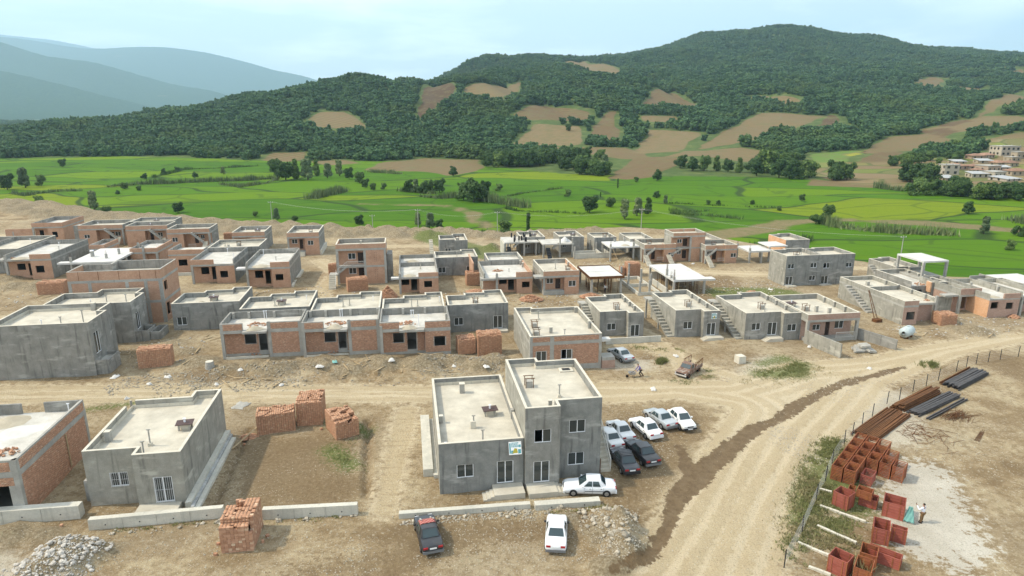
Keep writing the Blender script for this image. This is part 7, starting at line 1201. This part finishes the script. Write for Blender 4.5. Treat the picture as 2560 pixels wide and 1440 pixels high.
crate_panel(26.06,41.23,R(-34),1.1,1.4,1.3,'rusty rimmed open crate in front of the long red trough','red_steel_rust'); crate_panel(27.4,41.5,R(-40),2.15,.85,.9,'long low red trough crate pointing to the concrete pad'); crate_panel(23.64,40.51,R(-47),1.3,1.25,1.4,'red panel crate with two vertical straps nearest the fence corner'); crate_panel(24.84,39.61,R(-36),1.1,1.6,1.35,'open red crate with dry reeds standing inside','red_steel_rust'); crate_panel(29.16,49.9,R(-36),.5,.85,.95,'narrow rusty crate behind the stacked pair','red_steel_rust')
P=np.c_[rng.normal(24.9,.22,60),rng.normal(39.55,.22,60),np.full(60,.1)]; V,F,T=blades(P,1.3,.02,5,.2); tag(npmesh('dry_reeds',V,F,'dry_grass',dict(tone=T)),'dry yellow reeds inside the open red crate','reeds',kind='stuff')
# teal cloth
stuffmat('teal_cloth',(.16,.38,.35),(.24,.47,.43),3,bscale=10,bump=.3); m=MB(); nx,ny=9,10; c0=Vector((31.9,46.55)); e1=Vector((math.cos(R(-33)),math.sin(R(-33)))); e2=Vector((math.sin(R(-33)),-math.cos(R(-33))))
for j in range(ny):
    for i in range(nx):
        t_=j/(ny-1); sp=.3+.5*t_; s_=(i/(nx-1)-.5)*sp; q=c0+e1*(s_+.25)+e2*(.12+.35*max(0,t_-.35)**1.2+.05*math.sin(i*1.7+j)); m.v.append((q.x,q.y,max(.12,1.42-1.35*t_-.0)+.03*math.sin(i*2.1)))
for j in range(ny-1):
    for i in range(nx-1): a=j*nx+i; m.f.append((a,a+1,a+nx+1,a+nx))
cl=m.build('cloth','teal_cloth',None,True); tag(cl,'teal cloth draped from the large red crate to the pad','cloth'); cl.modifiers.new('t','SOLIDIFY').thickness=.015
# kerb strips of separate blocks
kb=MB().box(.01,.49,-.11,.11,-.1,.16).mesh('kerb_block','coping')
for (xa,ya),(xb,yb),lab in (((25.82,48.43),(28.78,45.98),'yellowish kerb strip running to the square red crate'),((24.39,45.75),(26.6,43.35),'kerb strip between the crates and the weeds, middle one'),((22.0,43.7),(23.9,41.9),'kerb strip behind the strapped red crate'),((21.6,40.9),(23.2,39.7),'short kerb strip at the corner of the fenced yard'),((27.0,51.1),(27.9,50.6),'kerb stub under the block of packed crates')):
    L=math.hypot(xb-xa,yb-ya); a=math.atan2(yb-ya,xb-xa); o=empty('kerb_strip',(xa,ya,gz(xa,ya)),a,lab,'kerb')
    for k in range(max(1,int(L/.5))): q=bpy.data.objects.new('kerb_block',kb); link(q,o); q.location=(k*.5,random.uniform(-.015,.015),random.uniform(-.015,.02))
# ---------------------------------------------------------------- steel beams, rebar
def ibeam(mat,L=8.6,w=.13,h=.15): return MB().box(-w/2,w/2,0,L,0,.025).box(-.012,.012,0,L,.025,h-.025).box(-w/2,w/2,0,L,h-.025,h).mesh('steel_girder',mat)
BR_=ibeam('rust'); BB=ibeam('blue_steel',9.2); B7=ibeam('blue_steel',8.2)
def stack(p0,p1,dirv,n,layers,me,label,group,jit=.2):
    p0,p1,d=Vector(p0),Vector(p1),Vector(dirv).normalized(); a=math.atan2(d.y,d.x)-math.pi/2
    for l in range(layers):
        for k in range(n-l):
            q=p0+(p1-p0)*((k+.5+l*.5)/n); o=bpy.data.objects.new('steel_girder',me); link(o); q=q+d*random.uniform(-jit,jit); o.location=(q.x,q.y,gz(q.x,q.y)*.3+.05+l*.155); o.rotation_euler=(0,0,a+random.uniform(-.012,.012)); tag(o,label,'beam',group)
stack((34.9,61.4),(36.9,59.8),(6.4,5.4),14,2,BR_,'rust brown steel beam in the flat stack behind the red crates','rusty beams by the crates',.35); stack((42.2,67.4),(43.4,66.4),(8.6,6.0),9,4,BR_,'rust brown steel beam in the tall middle stack','rusty beams of the middle stack',.4); stack((43.5,66.3),(44.3,65.2),(7.0,4.6),9,2,BB,'dark blackish steel beam lying along the middle rusty stack','dark beams of the middle stack',.3)
stack((52.3,73.9),(53.3,72.2),(6.6,4.6),13,3,B7,'dark blackish steel beam in the far stack by the fence','dark beams of the far stack',.35); stack((51.9,74.3),(52.3,73.9),(6.6,4.6),2,2,BR_,'rust brown steel beam at the edge of the far dark stack','rusty beams of the far stack'); stack((44.5,64.7),(44.9,64.3),(7.1,4.8),2,1,BB,'dark blackish steel beam lying alone on the ground','single dark beams',.1)
rp=empty('rebar_pile',(48.2,65.3,gz(48.2,65.3)),0,'tangled pile of rusty reinforcing bars on the bare yard','rebar')
for k in range(90): a=R(35)+random.gauss(0,.35); L=random.uniform(1.2,2.6); c=(random.gauss(0,.75),random.gauss(0,.6)); z=random.uniform(.03,.5)*math.exp(-(c[0]**2+c[1]**2)); MB().bar((c[0]-math.cos(a)*L/2,c[1]-math.sin(a)*L/2,z),(c[0]+math.cos(a)*L/2,c[1]+math.sin(a)*L/2,z+random.uniform(-.03,.1)),.022).build('bar','rust',rp)
rp=empty('rebar_scrap',(42.5,61.5,gz(42.5,61.5)),0,'loose rusty bar offcuts strewn beside the flat beam stack','rebar')
for k in range(70): a=random.uniform(0,3.14); L=random.uniform(.5,2.0); c=(random.gauss(0,1.4),random.gauss(0,1.6)); MB().bar((c[0]-math.cos(a)*L/2,c[1]-math.sin(a)*L/2,.04),(c[0]+math.cos(a)*L/2,c[1]+math.sin(a)*L/2,.05+random.uniform(0,.1)),.025).build('bar','rust',rp)
rp=empty('rebar_bundle',(46.8,59.8,gz(46.8,59.8)+.02),R(46),'small bundle of straight rusty bars lying alone on the yard','rebar')
for k in range(7): MB().bar((random.uniform(-.1,.1),k*.07-.2,.03),(2.9+random.uniform(-.3,.5),k*.05-.15,.04),.025).build('bar','rust',rp)
# wire fence
fp=[(25.9,37.2),(29.65,40.89),(33.39,44.78),(36,47.4),(38.43,49.99),(42.01,53.32),(43.89,54.72),(46.4,56.6),(48.89,58.37),(52.75,61.04),(54.92,61.78),(58.11,63.54),(61,64.86),(63.66,66.05),(68.13,68.22),(70.5,69.21),(72.94,70.24),(75.11,70.62),(77.31,71.01),(80.6,71.54)]
fe=empty('wire_fence',(0,0,0),0,'thin post and wire fence between the dirt road and the steel yard','fence'); W3=[(*uw(*p),0) for p in fp]; W3=[(x,y,gz(x,y)) for x,y,_ in W3]
for x,y,z in W3: MB().bar((x,y,z-.3),(x+random.uniform(-.05,.05),y,z+1.55),.06).build('post','black_iron',fe)
for k in range(6):
    m=MB(); hh=.15+k*.24
    for (a,b_,c),(d,e,f_) in zip(W3,W3[1:]): m.bar((a,b_,c+hh),(d,e,f_+hh+random.uniform(-.05,.05)),.012)
    m.build('wire','tin',fe)
# ---------------------------------------------------------------- brick stacks
BM={}
def bstack(label,u,w,yaw,Wd,D,Hh,bl=.26,bd=.2,bh=.2,indiv=0,ragged=2.,group='brick stacks',taper=.0):
    x,y=uw(u,w); o=empty('brick_stack',(x,y,gz(x,y)-.03),A9+R(yaw),label,'brick stack',group); nx=max(2,int(Wd/bl)); ny=max(2,int(D/bd)); nz=max(2,int(Hh/bh)); C=[]
    X,Y,Z=np.meshgrid(np.arange(nx),np.arange(ny),np.arange(nz),indexing='ij'); top=nz-(rng.random((nx,ny))<.10)*1-((noise2(X[...,0],Y[...,0],.35,int(u*3)%50,2)>.62)*ragged).astype(int)
    top[:, :max(1,ny//5)]-=int(ragged*.8); keep=Z<top[...,None]; sh=(X==0)|(X==nx-1)|(Y==0)|(Y==ny-1)|(Z>=top[...,None]-1)|(Z>=nz-3); k=keep&sh
    X,Y,Z=X[k],Y[k],Z[k]; n=len(X); sx=(X+.5)*bl+np.where((Z%2)==1,bl*.25*0,0)-0; C=np.c_[(X+.5)*bl+rng.normal(0,.006,n)+(X/nx-.5)*-taper*Z*bh,(Y+.5)*bd+rng.normal(0,.008,n),(Z+.5)*bh]; yawb=rng.normal(0,.012,n)+np.where((Z>=nz-1)&(rng.random(n)<.15),rng.uniform(-.7,.7,n),0)
    pr=(Y==0)*3+(Z>=nz-2)*1.5+(X==nx-1)*2+rng.random(n)*.5; order=np.argsort(-pr); ind=order[:indiv]; rest=order[indiv:]
    if indiv:
        if (bl,bd,bh) not in BM:
            m=MB().box(-bl/2+.006,bl/2-.006,-bd/2+.005,bd/2-.005,-bh/2+.004,bh/2-.004)
            for hx in (-bl*.22,bl*.22): 
                for hz in (-bh*.2,bh*.2): m.box(hx-.035,hx+.035,-bd/2+.004,-bd/2+.006,hz-.025,hz+.025)
            BM[(bl,bd,bh)]=MB().box(-bl/2+.006,bl/2-.006,-bd/2+.005,bd/2-.005,-bh/2+.004,bh/2-.004).mesh('brick','loose_brick')
        for i in ind: q=bpy.data.objects.new('brick',BM[(bl,bd,bh)]); link(q,o); q.location=C[i]; q.rotation_euler=(0,0,yawb[i])
    if len(rest):
        V,F=npboxes(C[rest],np.tile([bl/2-.007,bd/2-.006,bh/2-.005],(len(rest),1)),yawb[rest]); q=npmesh('bricks',V,F,'brick_pile',parent=o,fattrs=dict(tone=np.repeat(rng.random(len(rest)),6))); q['kind']='stuff'
    return o
bstack('tall red brick stack standing alone in front of the retaining wall',-14.9,45.3,-1,2.55,3.3,2.75,indiv=300,ragged=3.)
bstack('long low red brick stack leaning plank at its end, left one of three joined stacks',-16.2,64.3,8,3.8,2.4,2.2,bl=.22,bd=.2,bh=.11,ragged=1.); bstack('tall wide brick stack, middle one of three joined stacks',-12.5,65.7,0,2.7,3.2,2.75,bl=.22,bd=.2,bh=.11,ragged=2.); bstack('brick stack turned at an angle beside the trench, right one of three joined stacks',-8.1,61.9,24,2.5,3.4,2.1,bl=.22,bd=.2,bh=.11,ragged=3.)
for lab,u,w,yw,W_,D_,H_ in (('red brick stack beside the walled balcony house',-35.2,85.6,8,4.0,1.8,2.6),('slumped brick stack before the brick fronted house on the left',-67,126.6,0,4.6,2.6,2.4),('lower stack of the brick pair right of the terrace',5.9,83.9,4,2.6,2.2,2.2),('taller stack of the brick pair right of the terrace',8.5,83.3,0,3.5,2.4,3.1),('pale brick stack in front of the railed stair house',-11.6,119.8,12,3.8,2.4,2.5),('brick stack against the dark grey house',10.4,120.8,3,3.3,2.2,2.6),('brick stack near the bare columns',43.1,123.2,0,2.8,2.4,2.8),('small brick stack beside the bare column stack',41.9,124.,0,1.0,1.4,1.9),('brick stack on sand near the pale blue tank',80.6,85.1,-6,2.8,2.2,1.9),('brick stack left of the railed stair house',-16.6,134.,0,1.7,1.6,2.2),('brick stack near the spoil bank',-47,175.,0,2.2,1.6,2.2)):
    bstack(lab,u,w,yw,W_,D_,H_,bl=.22,bd=.2,bh=.11,ragged=1.5)
def brickheap(label,u,w,r_,h,n):
    x,y=uw(u,w); o=empty('brick_heap',(x,y,gz(x,y)),0,label,'brick heap'); q=r_*np.sqrt(rng.random(n)); a=rng.uniform(0,6.28,n); z=h*np.clip(1-q/r_,0,1)**.8*rng.uniform(.5,1.,n)+.06
    V,F=npboxes(np.c_[q*np.cos(a),q*.7*np.sin(a),z],np.tile([.1,.1,.055],(n,1)),rng.uniform(0,3,n),rng.uniform(-.7,.7,n)); k=npmesh('bricks',V,F,'brick_pile',parent=o,fattrs=dict(tone=np.repeat(rng.random(n),6))); k['kind']='stuff'
brickheap('fallen brick heap in front of the white windowed brick house',20.6,109.2,2.2,1.0,700); brickheap('flat orange brick heap before the shuttered deck',31.6,109.4,2.0,.8,600); brickheap('flattened brick heap behind the grey house with glazed door',11.6,113.6,2.,.5,400); brickheap('steep mound of tipped bricks behind the terrace',-4.2,115.2,1.7,2.1,900); brickheap('orange brick rubble beside the green plot',61.2,106.8,1.5,.8,300); brickheap('broken brick scatter by the plank at the joined stacks',-17.0,64.2,.9,.3,120); brickheap('orange brick heap at the right edge of the site',95.6,86.9,.9,.6,140)
pl=MB().bar((0,0,.1),(1.6,4.4,.9),.14,.05).build('plank','timber'); pl.location=(*uw(-18.0,61.6),.05); tag(pl,'long pale plank leaning on the long low brick stack','plank')
for k,(a,b_) in enumerate(((-15.4,46.4),(-11.9,46.9),(-12.1,46.2),(-15.3,45.2),(-9.9,64.6),(-28.3,50.6),(-17.2,63.0))):
    x,y=uw(a,b_); q=bpy.data.objects.new('loose_brick',list(BM.values())[0]); link(q); q.location=(x,y,gz(x,y)+.09); q.rotation_euler=(0,0,k); tag(q,'single red brick lying loose on the ground','brick','loose bricks')
# ---------------------------------------------------------------- stones
def stoneheap(name,label,pts,n,smin,smax,mats,cat='stones'):
    o=empty(name,(0,0,0),0,label,cat)
    for k in range(n):
        (u,w,r_)=random.choice(pts); a=random.uniform(0,6.28); q=r_*math.sqrt(random.random()); x,y=uw(u+q*math.cos(a),w+q*math.sin(a)); s=smin+(smax-smin)*random.random()**2.5; e=bpy.data.objects.new('stone',random.choice(mats)); link(e,o); e.location=(x,y,gz(x,y)+s*.3); e.rotation_euler=(random.uniform(-.4,.4),random.uniform(-.4,.4),random.uniform(0,6.28)); e.scale=(s,s*random.uniform(.7,1.1),s*random.uniform(.7,1.))
    return o
stoneheap('rubble_heap','heap of angular white limestone chunks below the brick garage house',[(-27,46.9,1.5),(-25.2,46.2,1.5),(-26.5,45.3,1.8),(-24.6,45.2,1.3),(-28.6,45.1,1.6),(-23.9,46.7,.9),(-27.5,44,1.8)],300,.06,.27,LS,'rubble'); stoneheap('rounded_boulders','rounded pale boulders along the foot of the kerb walls',[(k*.8-1.,47.1-.02*k,.5) for k in range(20)]+[(-24+k*1.6,49.3,.35) for k in range(6)]+[(-11.5+k*1.2,48.8,.35) for k in range(6)],230,.07,.24,ST,'boulders')
stoneheap('boulder_bank','stony earth bank with boulders behind the white boxy saloon',[(14,45.5,1.2),(15.2,44.8,1.2),(16.2,44,1.1),(15.5,43,1.2),(14.5,42.2,1.),(14.6,40.8,.8),(13.8,44,1.1),(16.8,45.2,.9)],200,.07,.32,ST,'boulders')
for u,w,s in ((14.3,41.6,.62),(15.0,40.6,.55),(14.2,40.0,.38),(13.2,45.6,.42),(17.2,44.6,.32),(11.6,46.9,.4)):
    x,y=uw(u,w); e=bpy.data.objects.new('boulder',random.choice(ST)); link(e); e.location=(x,y,gz(x,y)+s*.25); e.scale=(s*.7,s*.55,s*.75); e.rotation_euler=(.2,.1,s*20); tag(e,'large rounded boulder on the stony bank by the wet track','boulder','large boulders')
def scatter(name,label,n,pts,smin,smax,mat):
    k=rng.integers(0,len(pts),n); A=np.array(pts,float)[k]; a=rng.uniform(0,6.28,n); q=np.sqrt(rng.random(n)); u=A[:,0]+np.cos(a)*q*A[:,2]; w=A[:,1]+np.sin(a)*q*A[:,3]; x=u*CA-w*SA; y=u*SA+w*CA
    ok=noise2(x,y,.35,n%37,2)>.40; x,y=x[ok],y[ok]; n=len(x); z=np.array([gz(p,q_) for p,q_ in zip(x,y)]); s=smin+(smax-smin)*rng.random(n)**4
    d=np.array([(1,0,0),(-1,0,0),(0,1,0),(0,-1,0),(0,0,1),(0,0,-1)],float); V=d[None]*rng.uniform(.6,1.2,(n,6,1))*s[:,None,None]*np.array([1,.85,.6]); c,s_=np.cos(a[ok])[:,None],np.sin(a[ok])[:,None]; V=np.stack([V[...,0]*c-V[...,1]*s_,V[...,0]*s_+V[...,1]*c,V[...,2]],-1)+np.c_[x,y,z+s*.15][:,None]
    f=np.array([(0,2,4),(2,1,4),(1,3,4),(3,0,4),(2,0,5),(1,2,5),(3,1,5),(0,3,5)]); F=(f[None]+(np.arange(n)*6)[:,None,None]).reshape(-1,3); o=npmesh(name,V.reshape(-1,3),F,mat); tag(o,label,'stones','scattered stones','stuff')
scatter('scattered_stones','small stones scattered over the rubbly verge before the brick terrace',5200,[(-6,79,22,4),(-20,80,8,4),(8,79,8,4),(-30,80,7,4)],.04,.22,'stone'); scatter('scattered_stones','gravel and stones strewn over the front street',5200,[(-10,44,14,5),(5,43.5,11,4),(-26,46,9,4),(12,44,6,4)],.02,.11,'stone'); scatter('scattered_stones','white stones strewn over the steel yard and road verge',5200,[(47,58,12,10),(54,66,9,6),(37.5,54,2.5,4),(52,52,8,10),(60,66,10,4)],.03,.13,'stone'); scatter('scattered_stones','stones and crumbs over the waste plots around the parked cars and pickup',3600,[(45,72,9,5),(28,78,7,4),(22,60,6,6),(60,77,8,4),(20,56,5,4)],.03,.14,'stone'); scatter('scattered_stones','rubble strewn between the houses of the middle rows',5200,[(-40,92,12,7),(-25,118,18,8),(20,108,16,4),(5,112,12,5),(60,112,14,6),(85,84,14,5),(40,132,20,5),(-70,122,20,8)],.05,.28,'limestone')
scatter('scattered_stones','small stones and crumbs bedded in the earth bank behind the white boxy saloon',2600,[(15,43.5,2.6,3.6),(12,46.2,4,1.0),(4,47.0,6,.6),(14.6,41,1.6,1.6)],.03,.16,'stone'); scatter('scattered_stones','small white chips round the limestone heap',1800,[(-26.5,45.8,3.4,2.6),(-25,44.5,3,2)],.03,.16,'limestone')
n_=420; k_=rng.integers(0,9,n_); ce=np.array([(-40,92,12,6),(-25,117,16,7),(18,108,16,4),(4,112,12,5),(58,112,12,5),(85,84,12,5),(40,132,20,5),(-66,124,18,7),(-4,80.5,20,3)],float)[k_]; uu=ce[:,0]+rng.uniform(-1,1,n_)*ce[:,2]; ww=ce[:,1]+rng.uniform(-1,1,n_)*ce[:,3]; xx=uu*CA-ww*SA; yy=uu*SA+ww*CA; zz=np.array([gz(a,b_) for a,b_ in zip(xx,yy)])
V,F=npboxes(np.c_[xx,yy,zz+.06],np.c_[rng.uniform(.3,1.3,n_),rng.uniform(.03,.09,n_),np.full(n_,.025)],rng.uniform(0,3.1,n_),rng.uniform(-.1,.1,n_)); tag(npmesh('timber_offcuts',V,F,'timber'),'loose planks and timber offcuts strewn between the houses','timber',kind='stuff')
# small site things
q=empty('concrete_ring',(*uw(-26.1,84.2),gz(*uw(-26.1,84.2))),0,'grey tapered concrete manhole ring standing on the verge','manhole ring'); MB().tube([(0,0,-.1),(0,0,.9)],[.62,.48],20,False).build('ring_wall','concrete',q,True); MB().tube([(0,0,.9),(0,0,.85)],[.48,.36],20,True).build('ring_lip','coping',q); MB().tube([(0,0,.851),(0,0,.86)],.34,20).build('ring_mouth','tar_and_shade',q)  # ring mouth is a black disc painting the shade inside
x,y=uw(71.6,81.2); q=empty('storage_tank',(x,y,gz(x,y)),R(38),'pale blue grey cylindrical tank lying on saddles by the dirt road','tank'); MB().tube([(-1.25,0,.9),(-1.15,0,.9),(-.95,0,.9),(.95,0,.9),(1.15,0,.9),(1.25,0,.9)],[.25,.6,.76,.76,.6,.25],24).build('tank_shell','tank',q,True)
for xx in (-.6,.6): MB().box(xx-.1,xx+.1,-.55,.55,-.1,.32).build('saddle','rust',q)
MB().tube([(0,0,1.62),(0,0,1.76)],.2,12).build('manhole','tank',q)
q=MB().box(-.55,.55,-.55,.55,-.2,1.0,taper=.04).build('concrete_block','coping'); q.location=(*uw(42.5,75.6),0); q.rotation_euler=(0,0,.3); tag(q,'pale concrete block standing on the weedy waste plot','block')
q=empty('broken_concrete',(*uw(61.4,76.8),0),0,'heap of broken concrete slabs by the boundary wall','rubble')
for k in range(16): a=random.uniform(0,6.28); r_=random.uniform(0,1.2); s=random.uniform(.25,.8); MB().obox((r_*math.cos(a),r_*math.sin(a),.25+.9*max(0,1-r_)*random.random()),(1,random.uniform(-.4,.4),random.uniform(-.5,.5)),(random.uniform(-.4,.4),1,.2),(.3,.1,1),s,s*.7,.12).build('slab_piece','concrete',q)
q=empty('site_hoist',(*uw(72.4,88.6),0),R(20),'slim lattice hoist mast leaning beside the long bare grey house','hoist')
for s_ in (-.35,.35): MB().bar((s_,0,0),(s_*.25,2.2,4.6),.07).build('mast_leg','rust',q)
for k in range(8): t_=k/8; a=.35*(1-.75*t_); MB().bar((-a,2.2*t_,4.6*t_),(a*.9,2.2*(t_+.11),4.6*(t_+.11)),.04).build('brace','rust',q)
MB().box(-.6,.6,-.5,.4,-.1,.5).build('winch','rust',q)
def sheet(label,u,w,s,mat,name='plastic_sheet',cat='sheet',group='site litter',hgt=.25):
    x,y=uw(u,w); m=MB(); n=6; m.v=[(s*(i/(n-1)-.5)*random.uniform(.8,1.2),s*.7*(j/(n-1)-.5)*random.uniform(.8,1.2),random.uniform(.02,hgt)*(0<i<n-1)*(0<j<n-1)+.02) for i in range(n) for j in range(n)]
    for i in range(n-1):
        for j in range(n-1): a=i*n+j; m.f.append((a,a+n,a+n+1,a+1))
    o=m.build(name,mat,None,True); o.location=(x,y,gz(x,y)+.02); o.rotation_euler=(0,0,random.uniform(0,3)); tag(o,label,cat,group)
stuffmat('blue_sheet',(.20,.38,.45),(.35,.52,.58),2,bscale=6)
sheet('pale blue plastic sheet crumpled inside the boundary wall',57.5,78.6,1.6,'blue_sheet',group=None,hgt=.6); sheet('grey broken board lying by the road behind the barred window house',-19.6,71.9,2.0,'concrete',name='broken_board',cat='board',group=None); sheet('teal scrap before the brick terrace',-10.3,82.5,.9,'teal_cloth',group=None)
for u,w in ((-37,83),(-32,80),(-30.5,82),(-22,82.5),(-24,79),(-16,77),(-12,81),(-3,81),(5,79.5),(9,78),(35,79),(55,79.5),(58,71),(28,69),(-33,76),(-38,75),(-15.7,69.5),(66,109),(40,122.5),(27,132),(84,93.5),(86,92),(88,93),(61,132),(56,131.5)): sheet('crumpled white sack or sheet of litter on the dirt',u,w,random.uniform(.5,1.1),'sack',name='litter',cat='litter',hgt=.3)
# ---------------------------------------------------------------- haze over the whole valley
hz_=MB().box(-20800,20800,-3200,19900,-8.2,2600).build('haze','plain_air' if 'plain_air' in MATS else 'paper'); hz_['kind']='stuff'
hm=bpy.data.materials.new('air'); hm.use_nodes=True; ht=hm.node_tree; ht.nodes.clear(); ho=ht.nodes.new('ShaderNodeOutputMaterial'); hv=ht.nodes.new('ShaderNodeVolumePrincipled'); hv.inputs['Color'].default_value=(.54,.79,1.,1); hv.inputs['Density'].default_value=.00009; hv.inputs['Anisotropy'].default_value=.25; ht.links.new(hv.outputs[0],ho.inputs['Volume']); hz_.data.materials.clear(); hz_.data.materials.append(hm)
